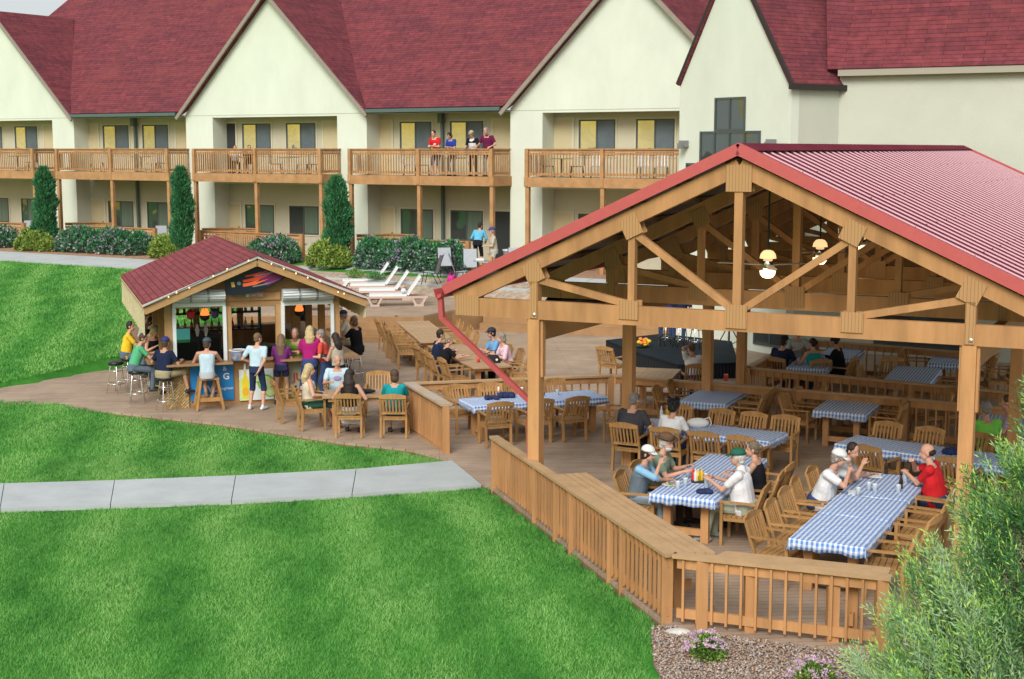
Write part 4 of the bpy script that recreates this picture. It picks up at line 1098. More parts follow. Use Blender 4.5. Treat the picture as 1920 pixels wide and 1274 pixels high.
# lime banner, white/green with bottle and limes
s_, w, h = sign('lime_banner', 'white and green drink banner with yellow bottle and lime slices', 448, 512, 694, 752, -.035, mat('banner_white', (.66,.74,.72), .6))
def flat(parent, name, cx, cz, rx, rz_, m, n=18, y=-.016, pts=None):
    P = pts or [(cx+math.cos(2*math.pi*i/n)*rx, cz+math.sin(2*math.pi*i/n)*rz_) for i in range(n)]
    mb = MB(); vs = [(x, y, z) for x, z in P]+[(x, y+.004, z) for x, z in P]; k = len(P)
    mb.add(vs, [tuple(range(k)), tuple(range(k, 2*k))[::-1]]+[((i+1) % k, i, i+k, (i+1) % k+k) for i in range(k)]); return mb.build(name, m, parent)
LG = mat('lime_green', (.18,.46,.05), .5); LP = mat('lime_pale', (.55,.72,.30), .5); YB = mat('bottle_yellow', (.75,.60,.04), .4); 
flat(s_, 'green_swash', 0, 0, 0, 0, LP, pts=[(-w, 0), (-w*.3, 0), (-w*.2, h*.35), (-w*.5, h*.8), (-w, h*.7)])
for cx, cz, r in ((w*.55, h*.55, .2), (w*.1, h*.75, .15), (w*.8, h*.25, .13)):
    flat(s_, 'lime', cx, cz, r, r, LG, y=-.017); flat(s_, 'lime_flesh', cx, cz, r*.78, r*.78, LP, y=-.020); flat(s_, 'lime_core', cx, cz, r*.2, r*.2, mat('banner_white', (1,1,1)), y=-.023)
flat(s_, 'bottle_picture', 0, 0, 0, 0, YB, y=-.02, pts=[(-w*.82, h*.08), (-w*.5, h*.08), (-w*.46, h*.6), (-w*.58, h*.8), (-w*.60, h*.98), (-w*.72, h*.98), (-w*.74, h*.8), (-w*.86, h*.6)])
flat(s_, 'bottle_neck', 0, 0, 0, 0, mat('bottle_cap_grey', (.6,.68,.72), .5), y=-.024, pts=[(-w*.61, h*.98), (-w*.60, h*1.2), (-w*.72, h*1.2), (-w*.73, h*.98)])
flat(s_, 'bottle_label', -w*.66, h*.30, .075, .1, mat('label_orange', (.75,.42,.02), .5), y=-.025)
# yellow framed board
s_, w, h = sign('yellow_sign', 'yellow framed promotional board low on the bar front', 531, 603, 678, 746, -.03, mat('sign_yellow', (.45,.38,.03), .6))
mb = MB(); mb.box(-w*.82, -.02, h*.06, w*.74, -.012, h*.94); mb.build('poster', mat('poster_grey', (.30,.34,.27), .7, col2=(.4,.36,.22), scale=2), s_)
text_mesh('4', h*.28, mat('black_lettering', (.015,.015,.015), .6), s_, (-w*.45, -.026, h*.2), (R(90), 0, 0), bold=.012)
text_mesh("JU", h*.30, mat('red_lettering', (.35,.06,.04), .6), s_, (-w*.25, -.026, h*.55), (R(90), 0, 0), bold=.008)
s2, w2_, h2_ = sign('blue_sign', 'plain blue panel at the right end of the bar base', 606, 630, 690, 742, -.03, mat('panel_blue', (.05,.13,.33), .6))
mb = MB(); mb.box(w2_+.0, -.015, 0, w2_+.04, .015, h2_); mb.build('edge', BPOST, s2)
# ---- interior fittings, each a thing
def bthing(name, label, cat, x, y, z=0, group=None): return thing(name, label, cat, bF+BU*x+BV*y+V((0,0,z)), BRZ, group)
t = bthing('drinks_fridge', 'black drinks fridge inside the left bar window', 'fridge', (x1+x2)/2+.15, 2.2)
mb = MB(); mb.box(-.55, -.3, 0, .55, .3, 1.45); mb.build('cabinet', EQUIP, t); mb = MB(); mb.box(-.5, -.32, .2, -.02, -.3, 1.35); mb.box(.02, -.32, .2, .5, -.3, 1.35); mb.build('door', mat('fridge_glass', (.02,.03,.03), .1, spec=.8), t)
t = bthing('back_counter', 'dark back counter in the middle of the bar', 'counter', (m1+m2)/2, 2.6)
mb = MB(); mb.box(-.75, -.35, 0, .75, .35, 1.0); mb.box(-.8, -.4, 1.0, .8, .4, 1.04); mb.build('cabinet', EQUIP, t)
t = bthing('chest_freezer', 'black chest cooler inside the right bar window', 'freezer', (x3+x4)/2-.3, 3.4)
mb = MB(); mb.box(-.6, -.4, 0, .6, .4, .9); mb.build('body', EQUIP, t)
t = bthing('shelf_unit', 'dark bottle shelf at the back of the left bar window', 'shelf', (x1+m2)/2+.1, 4.2)
mb = MB(); 
for z in (.3, .8, 1.25, 1.7): mb.box(-1.3, -.15, z, 1.3, .15, z+.03)
mb.box(-1.34, -.15, 0, -1.3, .15, 1.9); mb.box(1.3, -.15, 0, 1.34, .15, 1.9); mb.build('frame', EQUIP, t)
cols = [('green', (.05,.22,.05)), ('amber', (.25,.12,.02)), ('clear', (.4,.45,.45)), ('dark', (.03,.03,.03)), ('red', (.3,.03,.02)), ('olive', (.2,.25,.05))]
bm_ = MB(); bm_.lathe([(.036, 0), (.038, .01), (.038, .17), (.014, .22), (.013, .29), (.016, .3)]); 
k = 0; SHB = {}
for nme, c in cols: SHB[nme] = bm_.mesh('liquor_bottle', mat('liquor_'+nme, c, .15, spec=.7), True)
for z in (1.28, 1.73):
    for i in range(14):
        nme = cols[(i*5+int(z*7)) % 6][0]; o = bpy.data.objects.new('liquor_bottle', SHB[nme]); COL.objects.link(o)
        p = bF+BU*((x1+m2)/2+.1-1.15+i*.175)+BV*(4.2+rnd.uniform(-.05,.05))+V((0,0,z)); o.location = p
        tag(o, f'{nme} liquor bottle on the {"lower" if z < 1.5 else "upper"} bar shelf', 'bottle', f'{nme} liquor bottles on the {"lower" if z < 1.5 else "upper"} bar shelf')
t = bthing('cooler_display', 'small teal lit display panel inside the left bar window', 'display', bs(343, 620, 1.2), 1.2, bp(343, 620, 1.2).z)
mb = MB(); mb.box(-.16, -.03, -.22, .16, .03, .04); mb.build('lit_panel', TEALS, t); mb = MB(); mb.box(-.16, -.035, -.29, .16, .03, -.225); mb.build('green_base', mat('green_plastic', (.05,.3,.1), .5), t)
def lantern(px, py, off, label, rr=.12):
    p = bp(px, py, off); t = thing('fire_lantern', label, 'lantern', p, BRZ, 'orange fire lanterns hanging in the bar')
    mb = MB(); mb.lathe([(.02, -rr), (rr*.8, -rr*.6), (rr, 0), (rr*.95, .02), (.02, .02)]); mb.build('bowl', BLACKV, t, smooth=True)
    mb = MB()
    for i in range(6): a = i*1.05; mb.lathe([(rr*.32, 0), (rr*.36, rr*.4), (rr*.12, rr*(1+.3*math.sin(i*2))), (.004, rr*(1.3+.3*math.sin(i*2)))], (math.cos(a)*rr*.5, math.sin(a)*rr*.5, .02), 6)
    mb.build('flame', FIRE, t, smooth=True); mb = MB(); mb.tube([(0,0,.1), (0,0,top-p.z)], .004, 4); mb.build('cord', DARKM, t)
lantern(384, 593, .5, 'orange fire lantern hanging in the left bar window'); lantern(561, 585, .6, 'orange fire lantern hanging in the right bar window')
for px, py, lab, c in ((357, 590, 'red hanging glass rack item in the left bar window', (.45,.02,.05)), (403, 588, 'dark blue hanging pennant in the left bar window', (.05,.06,.2))):
    p = bp(px, py, .5); t = thing('hanging_ornament', lab, 'ornament', p, BRZ); mb = MB(); mb.lathe([(.02,-.12), (.08,-.08), (.1,.06), (.03,.12)]); mb.build('body', mat('orn_%d' % px, c, .5), t); mb = MB(); mb.tube([(0,0,.1), (0,0,top-p.z)], .004, 4); mb.build('cord', DARKM, t)
for px in (370, 386):
    p = bp(px, 622, 1.6); t = thing('tap_handle', 'white tap handle in the left bar window', 'tap', V((p.x, p.y, p.z-.12)), BRZ, 'white tap handles in the left bar window'); mb = MB(); mb.lathe([(.02,0), (.03,.02), (.055,.16), (.02,.3)]); mb.build('handle', WHITEP, t)
p = bp(446, 672, -.15); t = thing('ice_bucket', 'blue and white patterned ice bucket on the bar counter', 'bucket', V((p.x, p.y, ch)), BRZ)
mb = MB(); mb.lathe([(.14,0), (.16,.02), (.19,.22), (.20,.23), (.17,.23), (.14,.05)]); mb.build('pail', mat('bucket_blue', (.03,.09,.33), .4, col2=(.6,.65,.7), scale=9), t, smooth=True); mb = MB(); mb.lathe([(.2,.225), (.205,.25), (.18,.25), (.17,.225)]); mb.build('rim', WHITEP, t, smooth=True)
# string lights
for i, (px, py) in enumerate(((316, 557), (331, 549), (355, 540), (400, 518), (426, 505), (466, 489), (509, 495), (532, 504), (555, 513), (577, 521), (600, 528), (634, 548), (645, 551))):
    p = bp(px, py, -.62); o = MB().ell((0,0,0), (.015,.015,.019), 8, 6).build('fairy_light', FAIRY, loc=p, smooth=True); tag(o, 'small warm fairy bulb on the string under the bar eave', 'fairy light', 'fairy lights under the bar roof edge')
mb = MB(); P = [bp(px, py-1, -.60) for px, py in ((268, 578), (316, 556), (400, 517), (466, 488), (484, 481), (509, 494), (577, 520), (645, 550), (688, 562))]
mb.tube(P, .006, 4); tag(mb.build('light_string', DARKM), 'thin dark cord carrying the fairy bulbs along the bar gable', 'cord')
# ---------------- teak furniture
def yaw(f): return math.atan2(-f.x, f.y)
def make_chair():
    t = thing('teak_armchair', 'x', 'chair')
    W, D = .265, .235
    mb = MB()
    for i in range(6): y = -D+.03+i*.083; mb.box(-W+.02, y-.036, .435, W-.02, y+.036, .458)
    mb.box(-W+.02, D-.03, .38, W-.02, D-.005, .432); mb.box(-W+.02, -D+.005, .38, W-.02, -D+.03, .432); mb.box(-W+.0, -D+.03, .38, -W+.025, D-.03, .432); mb.box(W-.025, -D+.03, .38, W, D-.03, .432)
    mb.build('seat', TEAK, t)
    for s in (-1, 1):
        m_ = MB(); m_.beam((s*W, D, 0), (s*W, D, .665), .045, .045, (0,1,0)); m_.build('leg', TEAK, t)
        m_ = MB(); m_.beam((s*W, -D-.03, 0), (s*W, -D, .45), .045, .05, (0,1,0)); m_.beam((s*W, -D, .45), (s*(W-.01), -D-.15, .89), .045, .042, (0,1,0)); m_.build('leg', TEAK, t)
        m_ = MB(); m_.beam((s*(W+.005), -D-.06, .675), (s*(W+.005), D+.05, .68), .06, .028); m_.build('arm', TEAK, t)
    mb = MB(); 
    def bp_(x, z): return V((x, -D-.0-.15*(z-.45)/.44-.03*(1-(x/W)**2), z))
    n = 8; zs = lambda x: .89+.045*(1-(x/W)**2)
    for i in range(n):
        xa, xb = -W-.02+(2*W+.04)*i/n, -W-.02+(2*W+.04)*(i+1)/n
        ca, cb = max(-W, min(W, xa)), max(-W, min(W, xb)); pa, pb = bp_(ca, .91), bp_(cb, .91); pa.x = xa; pb.x = xb
        za, zb = zs(ca), zs(cb)
        vs = []
        for p, z in ((pa, za), (pb, zb)):
            for dy in (-.014, .014): vs += [(p.x, p.y+dy, .86), (p.x, p.y+dy, z+.035)]
        mb.add(vs, [(0,4,5,1), (6,2,3,7), (1,5,7,3), (0,2,6,4), (0,1,3,2), (4,6,7,5)])
    mb.beam(bp_(-W+.02, .54), bp_(W-.02, .54), .03, .05)
    for i in range(7): x = -W+.06+i*(2*W-.12)/6; mb.beam(bp_(x, .55), bp_(x, .875), .034, .014, (0,1,0))
    mb.build('backrest', TEAK, t)
    return t
chair0 = make_chair(); c_used = [False]; NCH = 0
def chair(p, f, label, group='teak armchairs round the tables'):
    global NCH
    NCH += 1; p = V((p.x, p.y, p.z if p.z > .3 else .003)); rz = yaw(f)+rnd.uniform(-.13, .13)
    if not c_used[0]:
        c_used[0] = True; KC[chair0.name] = [(c, kids(c)) for c in kids(chair0)]
        chair0.location = p; chair0.rotation_euler.z = rz; chair0['label'] = label; chair0['group'] = group; return chair0
    return dup(chair0, p, rz, label, group)
class Tab: pass
def table(label, c, ax, L, W, h=.74, m=None, name='wooden_table'):
    """c centre on floor, ax long axis"""
    ax = V((ax.x, ax.y, 0)).normalized(); rz = math.atan2(ax.y, ax.x)
    t = thing(name, label, 'table', V((c.x, c.y, .003)), rz, 'wooden patio tables'); m = m or TEAKT
    mb = MB(); n = max(4, int(W/.14)); pw = W/n
    for i in range(n): y = -W/2+i*pw; mb.box(-L/2+.09, y+.003, h-.035, L/2-.09, y+pw-.003, h)
    for s in (-1, 1): mb.box(s*(L/2-.088), -W/2, h-.036, s*L/2, W/2, h+.002)
    mb.build('tabletop', m, t)
    mb = MB(); mb.box(-L/2+.12, -W/2+.06, h-.12, L/2-.12, -W/2+.1, h-.036); mb.box(-L/2+.12, W/2-.1, h-.12, L/2-.12, W/2-.06, h-.036)
    for s in (-1, 1): mb.box(s*(L/2-.12), -W/2+.1, h-.12, s*(L/2-.16), W/2-.1, h-.036)
    mb.build('apron', WOOD, t)
    for sx in (-1, 1):
        for sy in (-1, 1):
            x = sx*(L/2-.26); y = sy*(W/2-.2); m_ = MB(); m_.box(x-.06, y-.06, .0, x+.06, y+.06, h-.12); m_.build('leg', WOOD, t)
        m_ = MB(); x = sx*(L/2-.26); m_.box(x-.035, -W/2+.26, .1, x+.035, W/2-.26, .2); m_.build('stretcher', WOOD, t)
    r = Tab(); r.c = V((c.x, c.y, 0)); r.a = ax; r.b = V((-ax.y, ax.x, 0)); r.L = L; r.W = W; r.h = h; return r
def tcloth(label, T_, x0=None, x1=None, dx=.05, dy=.06, drop=.13, seed=0):
    """checked cloth lying on the table from x0 to x1 along the long axis"""
    rs = random.Random(seed+3); x0 = -T_.L/2 if x0 is None else x0; x1 = T_.L/2 if x1 is None else x1
    o = T_.c+V((0,0,T_.h+.008)); nx = max(8, int((x1-x0+2*dx)/.12)); ny = 10
    X0, X1, Y0, Y1 = x0-dx, x1+dx, -T_.W/2-dy, T_.W/2+dy
    # grid with drop at the borders
    xs = [X0]+[x0-.012]+[x0+(x1-x0)*i/nx for i in range(nx+1)]+[x1+.012]+[X1]; ys = [Y0]+[-T_.W/2-.012]+[-T_.W/2+T_.W*i/ny for i in range(ny+1)]+[T_.W/2+.012]+[Y1]
    me_v = []; uv = []
    for j, y in enumerate(ys):
        for i, x in enumerate(xs):
            ex_ = i in (0, len(xs)-1); ey = j in (0, len(ys)-1); z = rs.uniform(0, .011); xx, yy = x, y; u_, v_ = x, y
            if ex_ or ey:
                z = -drop+rs.uniform(-.03, .02)
                if ex_: xx = (x0-.03-rs.uniform(0,.012)) if i == 0 else (x1+.03+rs.uniform(0,.012)); u_ = x0-drop if i == 0 else x1+drop
                if ey: yy = (-T_.W/2-.03-rs.uniform(0,.015)) if j == 0 else (T_.W/2+.03+rs.uniform(0,.015)); v_ = -T_.W/2-drop if j == 0 else T_.W/2+drop
                if ex_ and ey: z -= .02; xx += .02*(1 if i else -1); yy += .02*(1 if j else -1)
            me_v.append((xx, yy, z)); uv.append((u_, v_))
    n = len(xs); fs = [(j*n+i, j*n+i+1, (j+1)*n+i+1, (j+1)*n+i) for j in range(len(ys)-1) for i in range(n-1)]
    me = bpy.data.meshes.new('checked_tablecloth'); me.from_pydata(me_v, [], fs); me.materials.append(GING)
    l_ = me.uv_layers.new(name='UVMap')
    for l in me.loops: l_.data[l.index].uv = uv[l.vertex_index]
    me.polygons.foreach_set('use_smooth', [True]*len(fs))
    ob = bpy.data.objects.new('checked_tablecloth', me); COL.objects.link(ob); ob.location = o; ob.rotation_euler.z = math.atan2(T_.a.y, T_.a.x)
    md = ob.modifiers.new('t', 'SOLIDIFY'); md.thickness = .005; md.offset = 1
    tag(ob, label, 'tablecloth', 'blue and white checked tablecloths'); return ob
def on(T_, x, y, dz=.014): return T_.c+T_.a*x+T_.b*y+V((0,0,T_.h+dz))
def quad_table(label, px, L=None, W=None, h=.755, ext=0, **k):
    """px: four top corners [near-left, near-right, far-right, far-left]; long axis picked automatically"""
    P = [at(x, y, h) for x, y in px]; c = sum(P, V((0,0,0)))/4
    a = (P[1]-P[0]+P[2]-P[3])/2; b = (P[3]-P[0]+P[2]-P[1])/2
    if a.length >= b.length: ax, l, w = a, a.length, abs(b.dot(V((-a.y, a.x, 0)).normalized()))
    else: ax, l, w = b, b.length, abs(a.dot(V((-b.y, b.x, 0)).normalized()))
    ax = ax.normalized()
    if ext: c = c+ax*ext/2; l += ext
    print(label[:30], 'c', [round(v, 2) for v in c], 'L', round(l, 2), 'W', round(w, 2))
    return table(label, c, ax, L or l, W or w, **k)
# dining tables
T1 = quad_table('long dining table nearest the front railing', [(1475, 1006), (1628, 1031), (1740, 900), (1619, 883)], W=1.0)
T2 = quad_table('dining table of the group with the brown hat man', [(1214, 923), (1345, 940), (1430, 863), (1335, 848)], W=1.0)
T3 = quad_table('dining table of the grey haired man and dark haired woman', [(1180, 800), (1442, 829), (1474, 811), (1225, 785)], W=.92)
T4 = quad_table('empty checked table beside the rear railing at centre', [(1270, 748), (1365, 762), (1410, 734), (1318, 724)], W=.98)
T5 = quad_table('empty checked table beside the rear railing at right', [(1524, 768), (1624, 779), (1658, 749), (1561, 743)], W=1.02)
T6 = quad_table('long checked table behind the red shirt man', [(1575, 834), (1800, 863), (1815, 846), (1600, 815)], W=.92, ext=.9)
T7 = quad_table('outdoor checked table left of the pavilion post', [(890, 766), (1133, 746), (1111, 731), (862, 745)], W=.95)
T8 = quad_table('checked table on the upper terrace behind the railing', [(1648, 716), (1742, 724), (1768, 692), (1680, 686)], W=1.0)
T9 = quad_table('checked table on the far terrace at right', [(1742, 680), (1810, 684), (1822, 666), (1760, 662)], W=.9)
T10 = quad_table('table of the four person group on the upper terrace', [(1478, 688), (1545, 694), (1562, 677), (1500, 671)], W=.9)
T11 = quad_table('checked table by the far terrace railing behind the black shirt woman', [(1535, 664), (1602, 672), (1620, 656), (1560, 650)], W=.85)
T12 = quad_table('checked table behind the rear pavilion post at right', [(1832, 804), (1915, 812), (1925, 780), (1848, 772)], W=.9)
for T_, lab, k in ((T2, 'rumpled checked cloth under the plates and cups of the hat couple', 2), (T3, 'checked cloth in front of the grey haired man', 3), (T4, 'checked cloth on the empty table by the centre of the rear railing', 4), (T5, 'checked cloth on the empty table by the right of the rear railing', 5), (T6, 'checked cloth on the long table behind the red shirt man', 6), (T7, 'pale checked cloth with navy bundles on the outdoor table', 7), (T8, 'dark looking checked cloth behind the upper terrace railing', 8), (T9, 'checked cloth on the farthest terrace table', 9), (T10, 'checked cloth of the four person group', 10), (T11, 'small checked cloth behind the woman in black on the terrace', 11), (T12, 'checked cloth between the two right pavilion posts', 12)):
    tcloth(lab, T_, seed=k)
th = T1.L/2; 
tcloth('near checked cloth on the long front dining table', T1, -th, -th+1.45, seed=1); tcloth('middle checked cloth on the long front dining table', T1, -th+1.52, -th+2.75, seed=20); tcloth('far checked cloth with bottles and cups on the long front dining table', T1, -th+2.82, th, seed=21)
# bare tables
B1 = quad_table('long bare teak table nearest the raised deck steps', [(797, 641), (846, 639), (803, 601), (744, 603)], W=1.0)
B2 = quad_table('bare teak table of the couple in black and navy', [(886, 690), (962, 685), (868, 645), (800, 647)], W=1.0)
B3 = quad_table('bare teak table beside the bar with the teal shirt woman', [(606, 745), (790, 742), (778, 727), (606, 729)], W=.95)
B4 = quad_table('bare teak table behind the rear railing beside the stage', [(1170, 716), (1240, 718), (1272, 692), (1198, 688)], W=1.1)
# ---- chairs round the tables; side +1 = +b, -1 = -b
SEATS = {}
def row(T_, side, xs, fmt, dist=.20, key=None):
    for i, x in enumerate(xs):
        p = T_.c+T_.a*(x+rnd.uniform(-.05,.05))+T_.b*side*(T_.W/2+dist+rnd.uniform(-.05,.07)); f = T_.b*(-side)
        chair(p, f, fmt.format(ORD[i])); 
        if key: SEATS[key, i] = (p, f)
def endc(T_, s, label, dist=.25, key=None):
    p = T_.c+T_.a*s*(T_.L/2+dist); f = T_.a*(-s); chair(p, f, label)
    if key: SEATS[key, 0] = (p, f)
def sgn(T_, v): return 1 if T_.b.dot(v) > 0 else -1
LEFT = V((-1, 0, 0)); NEAR = V((0, -1, 0))
def asc(T_, xs, v):      # order positions nearest camera first
    return sorted(xs, key=lambda x: (T_.c+T_.a*x).y)
s1 = sgn(T1, LEFT)
row(T1, s1, asc(T1, [-th+.35+i*.78 for i in range(5)]+[], 0), '{} chair from the gravel on the left side of the long front table', .28, 'T1L')
row(T1, -s1, asc(T1, [-th+.45, -th+1.35, -th+2.2, -th+3.0, -th+3.75], 0), '{} chair from the gravel on the right side of the long front table', .25, 'T1R')
s2 = sgn(T2, LEFT); h2 = T2.L/2
row(T2, s2, asc(T2, [-h2+.42, -h2+1.12, -h2+1.95], 0), '{} chair on the left side of the hat couple table', .22, 'T2L')
row(T2, -s2, asc(T2, [-h2+.5, -h2+1.35, -h2+2.15], 0), '{} chair on the right side of the hat couple table', .30, 'T2R')
s3 = sgn(T3, NEAR); h3 = T3.L/2
def lr(T_, xs): return sorted(xs, key=lambda x: (T_.c+T_.a*x).x)
def rowx(T_, side, xs, fmt, dist=.2, key=None):
    O2 = ['first', 'second', 'third', 'fourth', 'fifth']
    for i, x in enumerate(lr(T_, xs)):
        p = T_.c+T_.a*x+T_.b*side*(T_.W/2+dist); f = T_.b*(-side); chair(p, f, fmt.format(O2[i]))
        if key: SEATS[key, i] = (p, f)
rowx(T3, s3, [-h3+.15, -h3+.95, -h3+1.75, -h3+2.5], '{} from left of the near side chairs at the grey haired man table', .30, 'T3N')
rowx(T3, -s3, [-h3+.35, -h3+1.2, -h3+1.85, -h3+2.55], '{} from left of the far side chairs at the grey haired man table', .25)
s4 = sgn(T4, LEFT)
row(T4, s4, asc(T4, [-.5, .35], 0), '{} chair left of the empty table by the rear railing at centre', .25); row(T4, -s4, asc(T4, [-.55, .2], 0), '{} chair right of the empty table by the rear railing at centre', .3)
s5 = sgn(T5, LEFT)
row(T5, s5, asc(T5, [-.4, .45], 0), '{} chair left of the empty table by the rear railing at right', .35); row(T5, -s5, asc(T5, [-.45, .45], 0), '{} chair right of the empty table by the rear railing at right', .25)
s6 = sgn(T6, NEAR); h6 = T6.L/2
rowx(T6, -s6, [-h6+.35, -h6+1.15, -h6+2.05, -h6+2.8], '{} from left of the pale chairs beyond the table behind the red shirt man', .22)
rowx(T6, s6, [-h6+.95, -h6+2.4], '{} from left of the near chairs at the table behind the red shirt man', .32)
s7 = sgn(T7, NEAR); h7 = T7.L/2
rowx(T7, s7, [-h7+.3, -h7+1.15, -h7+1.95], '{} from left of the near side chairs at the outdoor checked table', .35)
rowx(T7, -s7, [-h7+.15, -h7+.85, -h7+1.5, -h7+2.45], '{} from left of the far side chairs at the outdoor checked table', .2)
pe = at(1158, 826, 0); chair(pe, V((-.9, .35, 0)), 'dark teak chair at the right end of the outdoor checked table')
s8 = sgn(T8, LEFT)
row(T8, s8, [-.3], '{} chair left of the checked table on the upper terrace', .3); row(T8, -s8, [.3], '{} chair right of the checked table on the upper terrace', .3)
row(T9, sgn(T9, LEFT), [0], '{} chair left of the farthest terrace table', .3); row(T9, -sgn(T9, LEFT), [0], '{} chair right of the farthest terrace table', .3)
s10 = sgn(T10, NEAR)
for k_, px, py, f_, lab in (('U1', 1462, 739, (.6, .8, 0), 'chair of the man in the dark cap on the upper terrace'), ('U2', 1491, 716, (.2, -1, 0), 'chair of the grey shirt man on the upper terrace'), ('U3', 1524, 742, (-.3, 1, 0), 'chair of the woman in teal on the upper terrace')):
    p_ = at(px, py, 0); chair(p_, V(f_), lab); SEATS[k_, 0] = (p_, V(f_))
rowx(T11, -sgn(T11, NEAR), [-.3, .35], '{} from the left of the chairs behind the small far terrace table', .2)
for px, py, f, lab in ((1665, 738, (0, 1, 0), 'chair with its back to the camera on the upper terrace'), (1890, 742, (-1, .3, 0), 'dark chair on the terrace beyond the right pavilion post'), (1868, 748, (-1, .2, 0), 'second dark chair on the terrace beyond the right pavilion post'), (1770, 815, (-.8, -.6, 0), 'dark chair against the rear railing near the right post'), (1740, 818, (-.9, -.4, 0), 'dark chair leaning by the rear railing near the right post'), (1510, 800, (-.9, .2, 0), 'empty armchair in the aisle between the two rear railing tables'), (1640, 815, (-.9, .35, 0), 'armchair behind the pale chairs of the long table')):
    chair(at(px, py, 0), V(f), lab)
# far row tables
sb1 = sgn(B1, LEFT); hb = B1.L/2
row(B1, sb1, asc(B1, [-hb+.3+i*.72 for i in range(6)], 0), '{} chair on the left side of the long bare table by the deck steps', .28); row(B1, -sb1, asc(B1, [-hb+.3+i*.72 for i in range(5)], 0), '{} chair on the right side of the long bare table by the deck steps', .26)
sb2 = sgn(B2, LEFT); hb = B2.L/2
row(B2, sb2, asc(B2, [-hb+.5+i*.78 for i in range(4)], 0), '{} chair on the left side of the navy jacket man table', .3, 'B2L'); row(B2, -sb2, asc(B2, [-hb+.5+i*.8 for i in range(4)], 0), '{} chair on the right side of the navy jacket man table', .3, 'B2R')
sb3 = sgn(B3, NEAR); hb = B3.L/2
pA = at(657, 817, 0); pB = at(741, 818, 0)
chair(pA, V((0.05, 1, 0)), 'armchair of the dark haired woman in the white skirt'); chair(pB, V((0, 1, 0)), 'armchair of the woman in the teal shirt'); SEATS['A', 0] = (pA, V((.05, 1, 0))); SEATS['B', 0] = (pB, V((0, 1, 0)))
pC = at(585, 804, 0); chair(pC, V((.95, .35, 0)), 'armchair of the blonde woman beside the bar'); SEATS['C', 0] = (pC, V((.95, .35, 0)))
pD = at(546, 790, 0); chair(pD, V((.9, .45, 0)), 'empty armchair behind the blonde woman')
pE = at(634, 782, 0); chair(pE, V((.1, -1, 0)), 'armchair of the man in the white t-shirt with glasses'); SEATS['D', 0] = (pE, V((.1, -1, 0)))
chair(at(709, 780, 0), V((0, -1, 0)), 'empty armchair across the bare table from the teal shirt woman')
chair(at(1150, 716, 0), V((.7, .7, 0)), 'lone chair behind the railing beside the left pavilion posts'); pF = at(1299, 752, 0); chair(pF, V((-.2, 1, 0)), 'chair of the person in white near the stage'); SEATS['F', 0] = (pF, V((-.3, 1, 0)))
chair(at(652, 655, 0)+V((0,0,0)), V((.2, 1, 0)), 'tall backed chair beside the deck steps behind the bar')
print('chairs', NCH)
# ---- stools
def make_stool():
    t = thing('chrome_bar_stool', 'x', 'bar stool'); mb = MB(); mb.lathe([(.17,.70), (.19,.715), (.195,.76), (.17,.785), (.02,.79)], n=18); mb.build('seat', BLACKV, t, smooth=True)
    for k in range(4):
        a = k*math.pi/2+math.pi/4; c, s = math.cos(a), math.sin(a); m_ = MB(); m_.tube([(c*.24, s*.24, 0), (c*.2, s*.2, .2), (c*.135, s*.135, .66), (c*.1, s*.1, .70)], .0125, 6); m_.build('leg', CHROME, t, smooth=True)
    def ring(r, z): 
        mb = MB(); mb.tube([(r*math.cos(i*math.pi/10), r*math.sin(i*math.pi/10), z) for i in range(21)], .011, 6, cap=False); mb.build('foot_ring', CHROME, t, smooth=True)
    ring(.205, .24); ring(.15, .56); return t
stool0 = make_stool(); KC[stool0.name] = [(c, kids(c)) for c in kids(stool0)]; st_used = [False]
def stool(p, label, rz=0, z=0):
    p = V((p.x, p.y, z+.003))
    if not st_used[0]:
        st_used[0] = True; stool0.location = p; stool0.rotation_euler.z = rz; stool0['label'] = label; stool0['group'] = 'chrome bar stools round the bar'; return stool0
    return dup(stool0, p, rz, label, 'chrome bar stools round the bar')
STP = {}
for k, px, py, lab in (('e', 219, 737, 'empty chrome stool with black seat at the far left of the bar'), ('y', 243, 728, 'chrome stool of the man in the yellow shirt'), ('g', 258, 756, 'chrome stool of the man in the green shirt'), ('n', 312, 770, 'chrome stool of the man in the navy t-shirt'), ('k', 278, 716, 'chrome stool of the man in the black cap'), ('w', 290, 738, 'chrome stool of the woman with the camouflage cap'), ('r', 668, 716, 'chrome stool of the woman in the black shirt'), ('r2', 643, 722, 'empty chrome stool beside the woman in black'), ('b', 648, 700, 'chrome stool of the man in the dark cap')):
    STP[k] = at(px, py, 0); stool(STP[k], lab, rnd.uniform(0, 1.5))
def wood_stool(p, label):
    t = thing('wooden_bar_stool', label, 'bar stool', V((p.x, p.y, .003)), BRZ)
    mb = MB(); mb.box(-.23, -.2, .70, .23, .2, .74); mb.build('seat', TEAK, t)
    for sx in (-1, 1):
        for sy in (-1, 1): m_ = MB(); m_.beam((sx*.31, sy*.27, 0), (sx*.19, sy*.16, .70), .055, .055, (0,1,0)); m_.build('leg', TEAK, t)
        m_ = MB(); m_.beam((sx*.305, -.26, .04), (sx*.305, .26, .04), .05, .07); m_.beam((sx*.25, -.2, .36), (sx*.25, .2, .36), .04, .06); m_.build('runner', TEAK, t)
    m_ = MB(); m_.beam((-.26, -.21, .25), (.26, -.21, .25), .04, .09); m_.beam((-.26, .21, .25), (.26, .21, .25), .04, .09); m_.build('footrest', TEAK, t)
STP['wood'] = at(392, 767, 0); wood_stool(STP['wood'], 'square wooden bar stool of the man in the white tank top')
